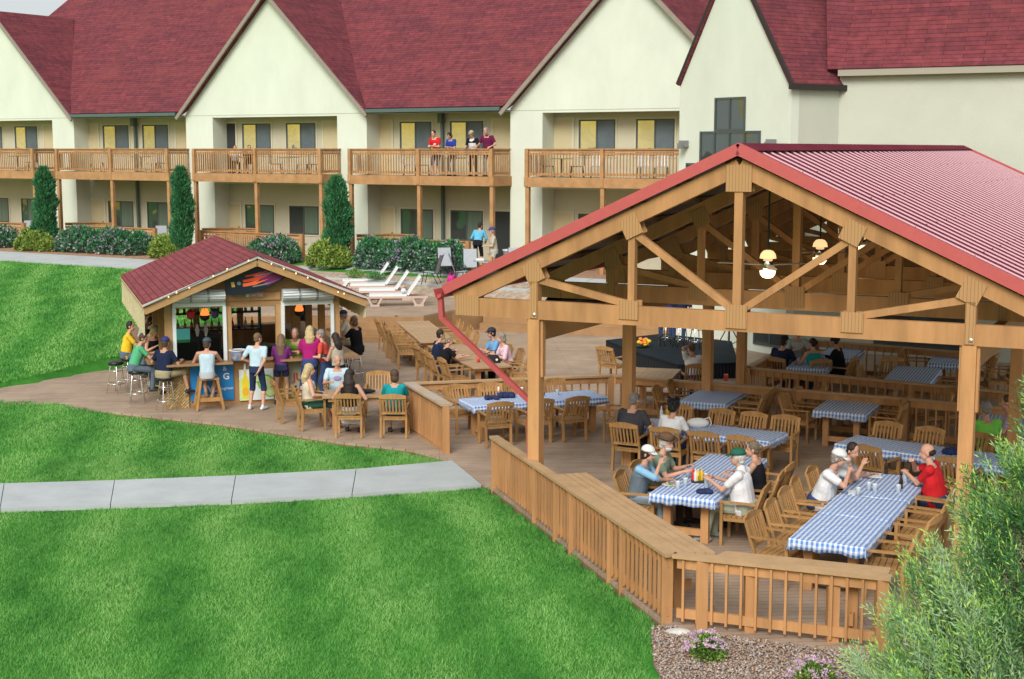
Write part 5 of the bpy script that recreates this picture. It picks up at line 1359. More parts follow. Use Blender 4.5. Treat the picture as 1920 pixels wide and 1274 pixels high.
# ---- loungers
def lounger(p, rz, label, z):
    t = thing('sun_lounger', label, 'sun lounger', V((p.x, p.y, z)), rz, 'white sun loungers on the raised deck')
    mb = MB(); mb.slab([V((-.9,-.3,.40)), V((.35,-.3,.40)), V((.35,.3,.40)), V((-.9,.3,.40))], .07); mb.slab([V((.35,-.3,.40)), V((.78,-.3,1.02)), V((.78,.3,1.02)), V((.35,.3,.40))], .07); mb.build('cushion', WHITEP, t)
    PL = mat('lounger_resin', (.52,.40,.33), .5)
    mb = MB(); mb.box(-1.0, -.34, .27, 1.05, -.28, .34); mb.box(-1.0, .28, .27, 1.05, .34, .34); mb.box(-1.0, -.28, .27, -.94, .28, .33); mb.box(.99, -.28, .27, 1.05, .28, .33); mb.build('frame', PL, t)
    for x in (-.72, .75):
        for y in (-.31, .31): mb = MB(); mb.beam((x-.22, y, .27), (x-.08, y, .02), .07, .07, (0,1,0)); mb.beam((x+.22, y, .27), (x+.08, y, .02), .07, .07, (0,1,0)); mb.box(x-.16, y-.034, 0, x+.16, y+.034, .06); mb.build('leg', PL, t)
    return t
lab4 = ['nearest sun lounger with a folded towel', 'second sun lounger from the steps', 'third sun lounger from the steps', 'farthest sun lounger beside the shrubs']
for i, (px, py) in enumerate(((743, 573), (722, 562), (704, 552), (688, 543))):
    lounger(at(px, py, LV), R(6), lab4[i], LV)
for i, (px, py) in enumerate(((648, 581),)): lounger(at(px, py, LV)+V((-.7, 0, 0)), R(8), 'brown framed sun lounger half hidden behind the bar roof', LV)
p = at(768, 556, LV+.45); tag(MB().ell((0,0,0), (.09,.28,.08)).build('rolled_towel', WHITEP, loc=V((at(743,573,LV).x+.25, at(743,573,LV).y, LV+.50)), smooth=True), 'rolled white towel on the nearest sun lounger', 'towel')
# ---- patio sling chairs
def sling(p, f, label, z, group='grey sling patio chairs by the hedge'):
    t = thing('sling_chair', label, 'patio chair', V((p.x, p.y, z)), yaw(f), group)
    mb = MB(); mb.slab([V((-.24,-.2,.40)), V((.24,-.2,.40)), V((.24,.25,.44)), V((-.24,.25,.44))], .02); mb.slab([V((-.24,-.42,1.04)), V((.24,-.42,1.04)), V((.24,-.2,.40)), V((-.24,-.2,.40))], .02); mb.build('sling', SLING, t)
    for s in (-1, 1):
        m_ = MB(); m_.tube([(s*.27, .28, 0), (s*.27, .2, .35), (s*.27, .18, .62), (s*.27, -.05, .64), (s*.27, -.25, .60)], .014, 6); m_.build('arm', DARKM, t, smooth=True)
        m_ = MB(); m_.tube([(s*.26, -.42, 1.06), (s*.26, -.2, .40), (s*.26, .26, .43)], .014, 6); m_.tube([(s*.26, -.32, 0), (s*.26, -.1, .40)], .014, 6); m_.build('frame', DARKM, t, smooth=True)
    return t
for px, py, f, lab in ((837, 521, (.25, -1, 0), 'leftmost upright grey sling chair by the purple hedge'), (882, 524, (.05, -1, 0), 'upright grey sling chair in the middle of the patio'), (864, 533, (1, .1, 0), 'low grey sling chair seen from the side beside the pink bag'), (808, 534, (-1, .2, 0), 'dark side chair at the left of the patio chairs')):
    p = on_ground(px, py); sling(p, V(f), lab, p.z+.03)
p = on_ground(966, 522); sling(p, V((0,-1,0)), 'grey sling chair partly behind the pavilion roof edge', p.z+.03)
p = on_ground(848, 531); t = thing('tote_bag', 'bright pink tote bag on the walk beside the low chair', 'bag', p+V((0,0,.03)), .3)
mb = MB(); mb.lathe([(.16,0), (.2,.02), (.18,.2), (.15,.24)], n=12, sx=1, sy=.6); mb.build('bag_body', mat('hot_pink', (.62,.015,.28), .6), t, smooth=True); mb = MB(); mb.tube([(-.1,0,.22), (-.08,0,.36), (.08,0,.36), (.1,0,.22)], .012, 6); mb.build('handle', mat('hot_pink', (0,0,0)), t)
p = on_ground(962, 516); t = thing('waste_bin', 'large white bin beside the man in khaki', 'bin', p+V((0,0,.03)))
mb = MB(); mb.lathe([(.27,0), (.3,.02), (.36,.85), (.39,.86), (.39,.9), (.34,.9), (.3,.1)], n=20); mb.build('bin_body', WHITEP, t, smooth=True)
p = on_ground(908, 528); t = thing('glass_patio_table', 'small dark framed patio table with cups beside the man in khaki', 'table', p+V((0,0,.03)))
mb = MB(); mb.lathe([(.02,.7), (.4,.7), (.4,.72), (.02,.72)], n=20); mb.build('tabletop', mat('table_glass', (.2,.27,.28), .15, spec=.8), t); 
for k in range(4): a = k*1.57+.78; m_ = MB(); m_.tube([(math.cos(a)*.36, math.sin(a)*.36, 0), (math.cos(a)*.3, math.sin(a)*.3, .7)], .014, 6); m_.build('leg', DARKM, t)
tag(MB().lathe([(.04,0), (.06,.14), (.02,.14)]).build('drink_cup', mat('orange_cup', (.7,.25,.06), .5), loc=p+V((.25,-.05,.755))), 'orange drink cup on the round patio table', 'cup')
tag(MB().box(-.14,-.1,0,.14,.1,.07).build('food_box', PAPER, loc=p+V((-.15,0,.755))), 'white food box on the round patio table', 'box')
# balcony furniture
def bal_table(i, px, label):
    s = hs(px, .9); p = HO+HD*s+HM*.95+V((0,0,F2)); t = thing('bistro_table', label, 'table', p, HRZ, 'green round tables on the balconies')
    mb = MB(); mb.lathe([(.02,.68), (.45,.68), (.45,.71), (.02,.71)], n=20); mb.build('tabletop', mat('table_green', (.10,.23,.19), .4), t)
    mb = MB(); mb.tube([(0,0,0), (0,0,.68)], .03, 8); mb.lathe([(.25,0), (.25,.02), (.03,.05)], n=14); mb.build('pedestal', mat('table_green', (0,0,0)), t)
for i, (px, lab) in enumerate(((30, 'green balcony table on the leftmost balcony'), (262, 'green balcony table on the second balcony'), (540, 'green balcony table on the balcony above the bar roof'), (1052, 'green balcony table on the rightmost balcony'), (850, 'green balcony table behind the four people'))): bal_table(i, px, lab)
def bal_chair(px, f, col, label, group, tt=.9):
    s = hs(px, .9); p = HO+HD*s+HM*tt+V((0,0,F2)); t = thing('balcony_chair', label, 'chair', p, yaw(f), group)
    mb = MB(); mb.box(-.24, -.22, .40, .24, .24, .43); mb.build('seat', col, t)
    mb = MB(); 
    for i in range(5): mb.box(-.2+i*.09, -.27, .43, -.16+i*.09, -.245, .85)
    mb.box(-.24, -.275, .82, .24, -.24, .88); mb.build('backrest', col, t)
    for sx in (-1, 1):
        for sy in (-1, 1): m_ = MB(); m_.tube([(sx*.24, sy*.25, 0), (sx*.22, sy*.2, .42)], .016, 6); m_.build('leg', DARKM, t)
WP, DM = WHITEP, DARKM
for px, col, f, lab in ((55, DM, (-1,0,0), 'dark chair on the leftmost balcony'), (178, WP, (1,0,0), 'pale chair at the left of the second balcony'), (284, WP, (-1,.2,0), 'white chair right of the green table on the second balcony'), (300, DM, (-1,0,0), 'dark chair at the right end of the second balcony'), (565, WP, (-1,0,0), 'white chair right of the green table above the bar'), (585, DM, (-1,.3,0), 'dark chair at the right of the balcony above the bar'), (515, DM, (1,0,0), 'dark chair left of the green table above the bar'), (765, WP, (1,0,0), 'white chair at the left of the people on the fourth balcony'), (790, DM, (1,0,0), 'dark chair next to the white one on the fourth balcony'), (1025, DM, (1,0,0), 'dark chair at the left of the rightmost balcony'), (1080, DM, (-1,0,0), 'dark chair between the tables of the rightmost balcony'), (1118, WP, (0,-1,0), 'white chair in the middle of the rightmost balcony'), (1208, WP, (.2,-1,0), 'first of two white chairs at the right end of the rightmost balcony'), (1238, WP, (-.2,-1,0), 'second of two white chairs at the right end of the rightmost balcony')):
    bal_chair(px, V(f), col, lab, 'chairs on the balconies', 1.0)
for px, lab in ((583, 'pale sling chair on the ground floor patio behind the bar'),):
    p = on_ground(px, 476); sling(V((p.x, p.y, 0)), V((0,-1,0)), lab, p.z+.03, 'patio chairs by the rooms')
for px, lab in ((298, 'dark patio chair at the end of the railing behind the hedge'), (48, 'dark folded patio chair at the far left')):
    s = hs(px, .7); p = HO+HD*s+HM*.7; sling(p, V((.3,-1,0)), lab, GL+.03, 'patio chairs by the rooms')
# ---- tabletop things
def item(name, prof, m, T_, x, y, label, cat, group=None, n=12, dz=.016):
    o = MB().lathe(prof, n=n).build(name, m, smooth=True, loc=on(T_, x, y, dz)); tag(o, label, cat, group); return o
CUPP = [(.03,0), (.033,.002), (.042,.12), (.043,.125), (.038,.12), (.03,.01)]; BOT = [(.028,0), (.031,.01), (.031,.14), (.013,.19), (.012,.24), (.014,.245)]
def tpt(T_, px, py):
    p = at(px, py, T_.h+.01); d = p-T_.c; return d.dot(T_.a), d.dot(T_.b)
for px, py, lab in ((1609, 930, 'clear cup nearest the seam on the far cloth'), (1629, 920, 'clear cup behind two others on the far cloth'), (1640, 923, 'clear cup right of its neighbours on the far cloth'), (1684, 925, 'clear cup in front of the brown bottle'), (1697, 905, 'tall clear cup beside the red shirt man')):
    x, y = tpt(T1, px, py); item('plastic_cup', CUPP if 'tall' not in lab else [(r*1.1, z*1.4) for r, z in CUPP], CUP, T1, x, y, lab, 'cup', 'clear plastic cups')
for px, py, lab in ((1661, 890, 'brown bottle at the far end of the front table'), (1689, 918, 'brown bottle beside the clear cups')): x, y = tpt(T1, px, py); item('beer_bottle', BOT, BOTTLE, T1, x, y, lab, 'bottle', 'brown bottles on the front table')
def napkin(T_, px, py, w, d, label, m=PAPER, rz=.3, h=.012, cat='paper', name='paper_menu'):
    x, y = tpt(T_, px, py); mb = MB(); mb.box(-w/2, -d/2, 0, w/2, d/2, h); tag(mb.build(name, m, loc=on(T_, x, y, .016), rz=math.atan2(T_.a.y, T_.a.x)+rz), label, cat)
napkin(T1, 1640, 893, .3, .2, 'white paper by the far bottle'); napkin(T1, 1600, 925, .22, .16, 'folded paper beside the white cap man'); 
for px, py, lab in ((1271, 918, 'clear cup nearest the hat couple'), (1285, 912, 'second clear cup in front of the vest wearer'), (1325, 916, 'clear cup at the right of the condiments'), (1322, 903, 'clear cup behind the condiments'), (1290, 895, 'clear cup beside the condiments')):
    x, y = tpt(T2, px, py); item('plastic_cup', CUPP, CUP, T2, x, y, lab, 'cup', 'clear plastic cups')
def plate(T_, px, py, label, food=True):
    x, y = tpt(T_, px, py); t = thing('dinner_plate', label, 'plate', on(T_, x, y, .016)); mb = MB(); mb.lathe([(.07,0), (.125,.015), (.125,.02), (.07,.008), (.01,.008)], n=20); mb.build('plate_dish', PAPER, t, smooth=True)
    if food:
        for i in range(7): mb = MB(); mb.ell((rnd.uniform(-.06,.06), rnd.uniform(-.06,.06), .025), (.03,.025,.018), 8, 6); mb.build('food', [mat('food_orange', (.6,.25,.06), .7), mat('food_tan', (.5,.36,.18), .7), mat('food_green', (.15,.25,.05), .7)][i % 3], t, smooth=True)
plate(T2, 1256, 911, 'plate of food in front of the person in the grey vest')
x, y = tpt(T2, 1308, 906); t = thing('condiment_caddy', 'caddy of red and yellow sauce bottles on the hat couple table', 'caddy', on(T2, x, y, .016)); mb = MB(); mb.box(-.1,-.06,0,.1,.06,.03); mb.box(-.005,-.06,.03,.005,.06,.12); mb.build('tray', DARKM, t)
for i, (dx, c) in enumerate(((-.07, (.55,.02,.02)), (.0, (.75,.50,.02)), (.065, (.65,.4,.02)), (-.035, (.6,.6,.6)))): mb = MB(); mb.lathe([(.028,0), (.03,.01), (.03,.13), (.01,.17), (.006,.2)], (dx, .02*(-1)**i, .031)); mb.build('sauce_bottle', mat('sauce_%d' % i, c, .4), t, smooth=True)
def bundle(T_, px, py, label, s=1.0, m=None):
    x, y = tpt(T_, px, py); mb = MB(); rs = random.Random(px)
    for i in range(5): mb.ell((rs.uniform(-.1,.1)*s, rs.uniform(-.05,.05)*s, .035*s), (rs.uniform(.07,.13)*s, rs.uniform(.05,.08)*s, rs.uniform(.03,.06)*s), 10, 7, Matrix.Rotation(rs.uniform(0,3), 3, 'Z'))
    tag(mb.build('cloth_bundle', m or NAVY, smooth=True, loc=on(T_, x, y, .016)), label, 'bundle')
bundle(T2, 1318, 926, 'navy cloth crumpled on the near edge of the hat couple table'); bundle(T2, 1268, 894, 'dark napkin behind the plate', .6)
bundle(T7, 921, 750, 'left navy cloth bundle on the outdoor table', 1.1); bundle(T7, 950, 746, 'right navy cloth bundle on the outdoor table', 1.3); bundle(T7, 1012, 743, 'navy cloth half hidden behind the pavilion post', 1.1); bundle(T6, 1790, 852, 'navy cloth at the right end of the table behind the red shirt man', 1.3)
x, y = tpt(T7, 935, 737); item('salt_shaker', [(.025,0), (.03,.08), (.02,.12), (.01,.13)], PAPER, T7, x, y, 'white shaker behind the navy bundles', 'shaker'); x, y = tpt(T7, 978, 738); item('paper_cup', CUPP, PAPER, T7, x, y, 'white paper cup left of the pavilion post', 'cup'); x, y = tpt(T7, 1045, 742); item('plastic_cup', CUPP, CUP, T7, x, y, 'clear cup right of the pavilion post', 'cup')
for px, py, lab in ((1243, 793, 'clear cup in front of the grey haired man'), (1256, 797, 'clear glass beside the dark haired woman'),): x, y = tpt(T3, px, py); item('plastic_cup', CUPP, CUP, T3, x, y, lab, 'cup', 'clear plastic cups')
for px, py, lab in ((1240, 785, 'white sauce bottle on the grey haired man table'), (1252, 783, 'yellow sauce bottle on the grey haired man table')): x, y = tpt(T3, px, py); item('sauce_bottle', BOT, PAPER if 'white' in lab else mat('sauce_2', (0,0,0)), T3, x, y, lab, 'bottle')
x, y = tpt(T3, 1308, 803); t = thing('white_handbag', 'white handbag lying on the table beside the dark haired woman', 'handbag', on(T3, x, y, .016)); mb = MB(); mb.ell((0,0,.09), (.22,.12,.10), 14, 9); mb.build('bag_body', mat('bag_white', (.68,.70,.68), .7), t, smooth=True); mb = MB(); mb.tube([(.1,0,.16), (.22,0,.2), (.26,0,.08), (.22,0,.02)], .01, 6); mb.build('strap', mat('bag_white', (0,0,0)), t, smooth=True)
x, y = tpt(B2, 924, 680); t = thing('black_handbag', 'black handbag with white flowers on the bare table', 'handbag', on(B2, x, y, .0)); mb = MB(); mb.lathe([(.19,0), (.2,.02), (.15,.17), (.12,.2)], n=14, sy=.5); mb.build('bag_body', BLACK, t, smooth=True); mb = MB(); mb.tube([(-.08,0,.19), (-.07,0,.3), (.07,0,.3), (.08,0,.19)], .01, 6); mb.build('handle', BLACK, t); mb = MB(); mb.ell((-.1,-.09,.08), (.03,.01,.03)); mb.ell((.1,-.09,.09), (.03,.01,.03)); mb.build('flower_patch', PAPER, t)
x, y = tpt(B2, 897, 679); item('red_drink', [(.035,0), (.05,.13), (.02,.13)], mat('red_drink', (.6,.06,.04), .4), B2, x, y, 'red iced drink in front of the woman in black', 'drink', dz=0)
x, y = tpt(B3, 728, 741); item('pink_drink', [(.035,0), (.05,.14), (.02,.14)], mat('pink_drink', (.7,.45,.47), .4), B3, x, y, 'pale pink drink beside the teal shirt woman', 'drink', dz=0); bundle(B3, 682, 738, 'black purse on the bare table behind the dark haired woman', 1.2, BLACK)
p = at(1361, 713, .945); tag(MB().lathe([(.04,0), (.055,.12), (.05,.15), (.02,.15)]).build('red_drink', mat('red_drink', (0,0,0)), loc=V((p.x, p.y, .925))), 'red drink standing on the rear railing near the stage', 'drink')
# ---- stage
sz = .42; SP_ = [at(1136, 638, sz), at(1192, 660, sz), at(1271, 684, sz), at(1384, 680, sz), at(1372, 640, sz), at(1240, 626, sz)]
SP_ = ccw([V((p.x, p.y, 0)) for p in SP_]); so = V((SP_[0].x, SP_[0].y, 0)); st = thing('stage', 'low black stage platform with pleated black skirt', 'stage', so)
mb = MB(); mb.slab([V((p.x, p.y, sz))-so for p in SP_], .05); mb.build('platform', mat('stage_black', (.014,.020,.026), .85, spec=.1, var=.2, scale=2), st)
mb = MB()
for i in range(len(SP_)):
    a, b = SP_[i]-so, SP_[(i+1) % len(SP_)]-so; L_ = (b-a).length; n = int(L_/.09); d = (b-a).normalized(); nn = V((d.y, -d.x, 0))
    for k in range(n):
        q = a+d*(k*L_/n); mb.beam(q+V((0,0,sz-.055))-nn*.03, q-nn*.02+V((0,0,.01)), .05, .035, nn); 
    mb.beam(a+V((0,0,sz/2))-nn*.05, b+V((0,0,sz/2))-nn*.05, .02, sz-.1)
mb.build('skirt', mat('skirt_black', (.012,.014,.018), .9), st)
def st_at(px, py): p = at(px, py, sz); return p
for i, (px, py, lab) in enumerate(((1205, 652, 'yellow and orange silk flowers on the stage corner'), (1345, 652, 'orange pumpkins behind the speaker stand'))):
    p = st_at(px, py) if i == 0 else at(1352, 655, 0); t = thing('flower_arrangement' if i == 0 else 'pumpkin_pile', lab, 'decoration', p+V((0,0,.003)))
    mb = MB(); c = [mat('petal_yellow', (.75,.50,.02), .7), mat('petal_orange', (.75,.24,.03), .7)]
    for k in range(16): mb.ell((rnd.uniform(-.22,.22), rnd.uniform(-.12,.12), rnd.uniform(.06,.26)), (.065,.065,.055), 8, 6, mi=0 if (k % 3 and i == 0) else 1)
    mb.build('blossoms' if i == 0 else 'pumpkins', c, t, smooth=True); mb = MB(); mb.ell((0,0,.05), (.2,.1,.05)); mb.build('leaves' if i == 0 else 'base', mat('dark_leaf', (.03,.06,.02), .8), t)
p = at(1366, 668, 0); t = thing('speaker_stand', 'black tripod speaker stand in front of the stage edge', 'stand', V((p.x, p.y, 0)))
mb = MB(); mb.tube([(0,0,.15), (0,0,1.7)], .03, 8); mb.build('pole', DARKM, t)
for k in range(3): a = k*2.09+.3; m_ = MB(); m_.tube([(math.cos(a)*.55, math.sin(a)*.55, .02), (0,0,.95)], .016, 6); m_.tube([(math.cos(a)*.3, math.sin(a)*.3, .44), (0,0,.3)], .012, 6); m_.build('leg', DARKM, t)
t = thing('loudspeaker', 'black loudspeaker on the tripod stand beside the stage', 'loudspeaker', V((p.x, p.y, 1.7))); mb = MB(); mb.box(-.2,-.18,0,.2,.18,.6); mb.build('cabinet', EQUIP, t); mb = MB(); mb.lathe([(.02,0),(.15,0),(.15,.01)], n=16); o = mb.build('cone', DARKM, t); o.location = (0,-.19,.25); o.rotation_euler.x = R(90)
for px, py, lab in ((1235, 650, 'music stand with blue folder on the stage'),):
    p = st_at(px, py); t = thing('music_stand', lab, 'stand', p+V((0,0,.003)), .4); mb = MB(); mb.tube([(0,0,.02), (0,0,.95)], .012, 6); 
    for k in range(3): a = k*2.09; mb.tube([(math.cos(a)*.25, math.sin(a)*.25, .01), (0,0,.25)], .01, 5)
    mb.build('pole', DARKM, t); mb = MB(); mb.slab([V((-.25,-.02,.9)), V((.25,-.02,.9)), V((.25,.12,1.22)), V((-.25,.12,1.22))], .02); mb.build('folder', mat('folder_blue', (.03,.08,.35), .6), t)
for k, px, py, lab in (('m1', 1252, 648, 'chrome stool of the musician in jeans on the stage'), ('m2', 1276, 652, 'chrome stool of the second musician on the stage'), ('m3', 1306, 656, 'empty chrome stool at the right of the stage')):
    STP[k] = st_at(px, py); stool(STP[k], lab, .3, sz)
# ---------------- people: one continuous voxel-fused body each, clothing as children
def cone(mb, p, r0, q, r1, n=10, fl=1.0, fdir=None):
    """tapered capsule; fl flattens along fdir"""
    p = V(p); q = V(q); d = (q-p)
    if d.length < 1e-5: return
    d.normalize(); x = d.cross(V((0,0,1)))
    if x.length < .1: x = V((1,0,0)) if abs(d.x) < .9 else V((0,1,0)); x = (x-d*x.dot(d))
    if fdir is not None:
        x = V(fdir); x = x-d*x.dot(d)
        if x.length < .05: x = d.orthogonal()
    x.normalize(); y = d.cross(x); rings = []
    for a in (80, 50, 20): rings.append((p-d*(r0*math.sin(R(a))), r0*math.cos(R(a))))
    for a in (-20, -50, -80): rings.append((q-d*(r1*math.sin(R(a))), r1*math.cos(R(a))))
    vs = []
    for c, r in rings:
        for j in range(n): t = 2*math.pi*j/n; vs.append(c+x*(math.cos(t)*r*fl)+y*(math.sin(t)*r))
    k = len(rings); fs = [(i*n+j, i*n+(j+1) % n, (i+1)*n+(j+1) % n, (i+1)*n+j) for i in range(k-1) for j in range(n)]
    fs += [tuple(range(n))[::-1], tuple((k-1)*n+j for j in range(n))]
    mb.add(vs, fs)
def loft(mb, secs, n=16, power=2.4):
    """secs: (centre, xdir, ydir, rx, ry)"""
    vs = []
    for c, x, y, rx, ry in secs:
        for j in range(n):
            t = 2*math.pi*j/n; ct, st_ = math.cos(t), math.sin(t); k = (abs(ct)**power+abs(st_)**power)**(-1/power)
            vs.append(V(c)+x*(ct*k*rx)+y*(st_*k*ry))
    k = len(secs); fs = [(i*n+j, i*n+(j+1) % n, (i+1)*n+(j+1) % n, (i+1)*n+j) for i in range(k-1) for j in range(n)]
    fs += [tuple(range(n))[::-1], tuple((k-1)*n+j for j in range(n))]
    mb.add(vs, fs)
def ik(a, t, l1, l2, pole):
    d = t-a; L = d.length
    if L > (l1+l2)*.995: t = a+d*((l1+l2)*.995/L); d = t-a; L = d.length
    if L < abs(l1-l2)+.03: L = abs(l1-l2)+.03; d = d.normalized()*L; t = a+d
    x = (l1*l1-l2*l2+L*L)/(2*L); h = math.sqrt(max(0, l1*l1-x*x)); dn = d.normalized(); p = V(pole)-dn*V(pole).dot(dn)
    p = p.normalized() if p.length > 1e-4 else dn.orthogonal().normalized()
    return a+dn*x+p*h, t
PJOBS = []
def person(label, pos, f, pose='sit', seat=.47, H=1.0, fat=1.0, lean=8, side=0, hyaw=0, hpitch=0, lh=None, rh=None, lf=None, rf=None, lp=None, rp=None,
           shirt=('grey', (.3,.3,.3)), sleeve='short', pants=('jeans', (.05,.08,.18)), plen='long', shoes=('shoe_dark', (.03,.03,.03)), hair=('brown', (.06,.035,.02)), hstyle='short', hat=None,
           female=False, near=False, skirt=None, extra=None, group=None, skin=None, collar=False, base=0.0, hands_fist=False):
    s = H*(1.07 if pose == 'sit' and base == 0 else 1.05); Rl = Matrix.Rotation(-R(lean), 3, 'X') @ Matrix.Rotation(R(side), 3, 'Y')
    hp = {'stand': .92, 'sit': seat/s+.085, 'stool': seat/s+.085}[pose]
    P = V((0, 0 if pose == 'stand' else -.06, hp)); X = Rl @ V((1,0,0)); Y = Rl @ V((0,1,0)); Z = Rl @ V((0,0,1))
    N = P+Z*.50; sw = .165 if female else .19
    tw = Matrix.Rotation(R(hyaw*.25), 3, 'Z')
    HR = Matrix.Rotation(R(hyaw), 3, 'Z') @ Matrix.Rotation(-R(hpitch+lean*.25), 3, 'X')
    hx, hy, hz_ = HR @ V((1,0,0)), HR @ V((0,1,0)), HR @ V((0,0,1))
    Hc = N+Z*.06+Y*.02+hz_*.115+hy*.015
    sh = [N-X*sw-Z*.045, N+X*sw-Z*.045]          # left, right
    dl = {'sit': (V((-.16,.36,.80-.0)), V((.16,.36,.80))), 'stool': (V((-.16,.36,1.12)), V((.16,.36,1.12))), 'stand': (V((-.26,.05,.80)), V((.26,.05,.80)))}[pose]
    lh = V(lh) if lh else dl[0]; rh = V(rh) if rh else dl[1]
    arms = []
    for k, (S_, h_, sx) in enumerate(((sh[0], lh, -1), (sh[1], rh, 1))):
        e, w = ik(S_, h_, .285, .255, (lp if sx < 0 else rp) or (sx*.55, -.45, -.7)); arms.append((S_, e, w, sx))
    if pose == 'stand': lf = V(lf or (-.10,.0,.075)); rf = V(rf or (.11,.05,.075)); pole = (0,1,0)
    elif pose == 'sit': lf = V(lf or (-.13,.42,.075)); rf = V(rf or (.13,.36,.075)); pole = (0,.6,.8)
    else: lf = V(lf or (-.13,.36,.33)); rf = V(rf or (.13,.32,.33)); pole = (0,.6,.8)
    legs = []
    for h_, f_, sx in ((P+V((-.09,0,-.02)), lf, -1), (P+V((.09,0,-.02)), rf, 1)):
        k_, a_ = ik(h_, f_, .43, .42, (pole[0]+sx*.12, pole[1], pole[2])); legs.append((h_, k_, a_, sx))
    F_ = fat
    def torso(mb, g, zb=-.1, zt=.5, neck=False, tank=False):
        w = (.15 if not female else .155)
        pr = [(-.10, w*.93, .105), (-.03, w*1.05, .12*F_), (.06, w*(.98 if not female else .9), .115*F_), (.17, w*(.96 if not female else .82), .108*F_*(1.05 if F_ > 1.05 else 1)), (.28, w*1.04, .115), (.36, w*1.10, .115), (.42, w*1.12, .10), (.455, w*.92, .08), (.48, w*.55, .065)]
        secs = []
        for z, rx, ry in pr:
            if z < zb-.001 or z > zt: continue
            fx = F_ if z < .3 else (1+(F_-1)*.5)
            secs.append((P+Z*z+Y*(.01 if z > .2 else (F_-1)*.1), X, Y, rx*fx+g, ry+g))
        loft(mb, secs)
        if female and zt > .3:
            for sx in (-1, 1): mb.ell(P+Z*.31+X*(sx*.075)+Y*.085, (.06+g*.5, .055+g*.5, .06+g*.5), 10, 7)
    # ----- body
    b = MB(); torso(b, 0)
    cone(b, N-Z*.05, .06, N+Z*.07+Y*.015, .05)
    b.ell(Hc+hz_*.03-hy*.006, (.074, .094, .098), 14, 10, HR); b.ell(Hc-hz_*.045+hy*.030, (.056, .062, .066), 12, 8, HR)
    cone(b, Hc-hz_*.0+hy*.088, .010, Hc-hz_*.03+hy*.104, .014, 6); cone(b, Hc-hz_*.072+hy*.076, .016, Hc-hz_*.078+hy*.076, .017, 6)
    for sx in (-1, 1): b.ell(Hc+hx*(sx*.076)-hz_*.01-hy*.008, (.012, .02, .032), 8, 6, HR)
    for S_, e, w, sx in arms:
        cone(b, S_, .054*math.sqrt(F_), e, .040); cone(b, e, .041, w, .026); cone(b, (N-Z*.02)*.6+S_*.4, .055, S_, .052)
        d = (w-e).normalized(); pn = V((sx*-.35, 0, -1)) if d.z > -.6 else V((-sx, 0, 0)); pn = (pn-d*pn.dot(d)).normalized(); side_ = d.cross(pn).normalized()*(1)
        if side_.dot(V((-sx, .4, .2))) < 0: side_ = -side_        # thumb side
        kn = w+d*.085; loft(b, [(w, side_, pn, .026, .019), (w+d*.035, side_, pn, .036, .017), (kn, side_, pn, .040, .014)], 10)
        for i, (o, ln) in enumerate(((.030,.068), (.010,.078), (-.010,.072), (-.029,.056))):
            q0 = kn+side_*o; c1 = .55 if not hands_fist else 1.2; m1_ = q0+(d*math.cos(c1*.4)+pn*math.sin(c1*.4))*ln*.5; m2_ = m1_+(d*math.cos(c1*1.6)+pn*math.sin(c1*1.6))*ln*.5
            cone(b, q0-d*.01, .0098, m1_, .0092, 6); cone(b, m1_, .009, m2_, .0078, 6)
        t0 = w+d*.025+side_*.03; t1 = t0+d*.035+side_*.028+pn*.01; cone(b, t0, .013, t1, .011, 6); cone(b, t1, .011, t1+d*.03+pn*.012+side_*.004, .009, 6)
    for h_, k_, a_, sx in legs:
        cone(b, h_, .083*math.sqrt(F_), k_, .056); cone(b, k_, .056, a_, .036); cone(b, k_*.7+a_*.3-V((0,.02,0)) if pose == 'stand' else k_*.7+a_*.3, .052, a_*.6+k_*.4, .045)
        fd = V((sx*.22, 1, 0)).normalized(); b2 = a_-V((0,0,.04)); cone(b, b2-fd*.04, .036, b2+fd*.13-V((0,0,.012)), .030, 8, 1.25, V((1,0,0)))
    # ----- shirt
    parts = []
    g = .013
    sm = MB()
    if sleeve != 'none_top':
        torso(sm, g, -.10 if not collar else -.10, .47)
        if sleeve in ('short', 'long', 'half'):
            for S_, e, w, sx in arms:
                cone(sm, (N-Z*.03)*.55+S_*.45, .058, S_, .062*math.sqrt(F_))
                if sleeve == 'short': q = S_.lerp(e, .62); cone(sm, S_, .066*math.sqrt(F_), q, .060)
                elif sleeve == 'half': cone(sm, S_, .066, S_.lerp(e, .95), .058)
                else: cone(sm, S_, .064*math.sqrt(F_), e, .052); cone(sm, e, .052, e.lerp(w, .93), .038)
        else:
            for S_, e, w, sx in arms: cone(sm, (N-Z*.01)*.5+S_*.5-Z*.02, .045, (N)*.45+S_*.55-Z*.07, .05)
        if collar: cone(sm, N-Z*.01, .072, N+Z*.025, .064)
        parts.append(('shirt', sm, cloth(*shirt)))
    # ----- trousers / skirt
    pm = MB(); secs = [(P+Z*.07, X, Y, (.158)*F_+.010, .122*F_+.008), (P+Z*.0, X, Y, .162*F_+.010, .125*F_+.01), (P-Z*.09, X, V((0,1,0)), .15*F_+.010, .12+.01)]; loft(pm, secs)
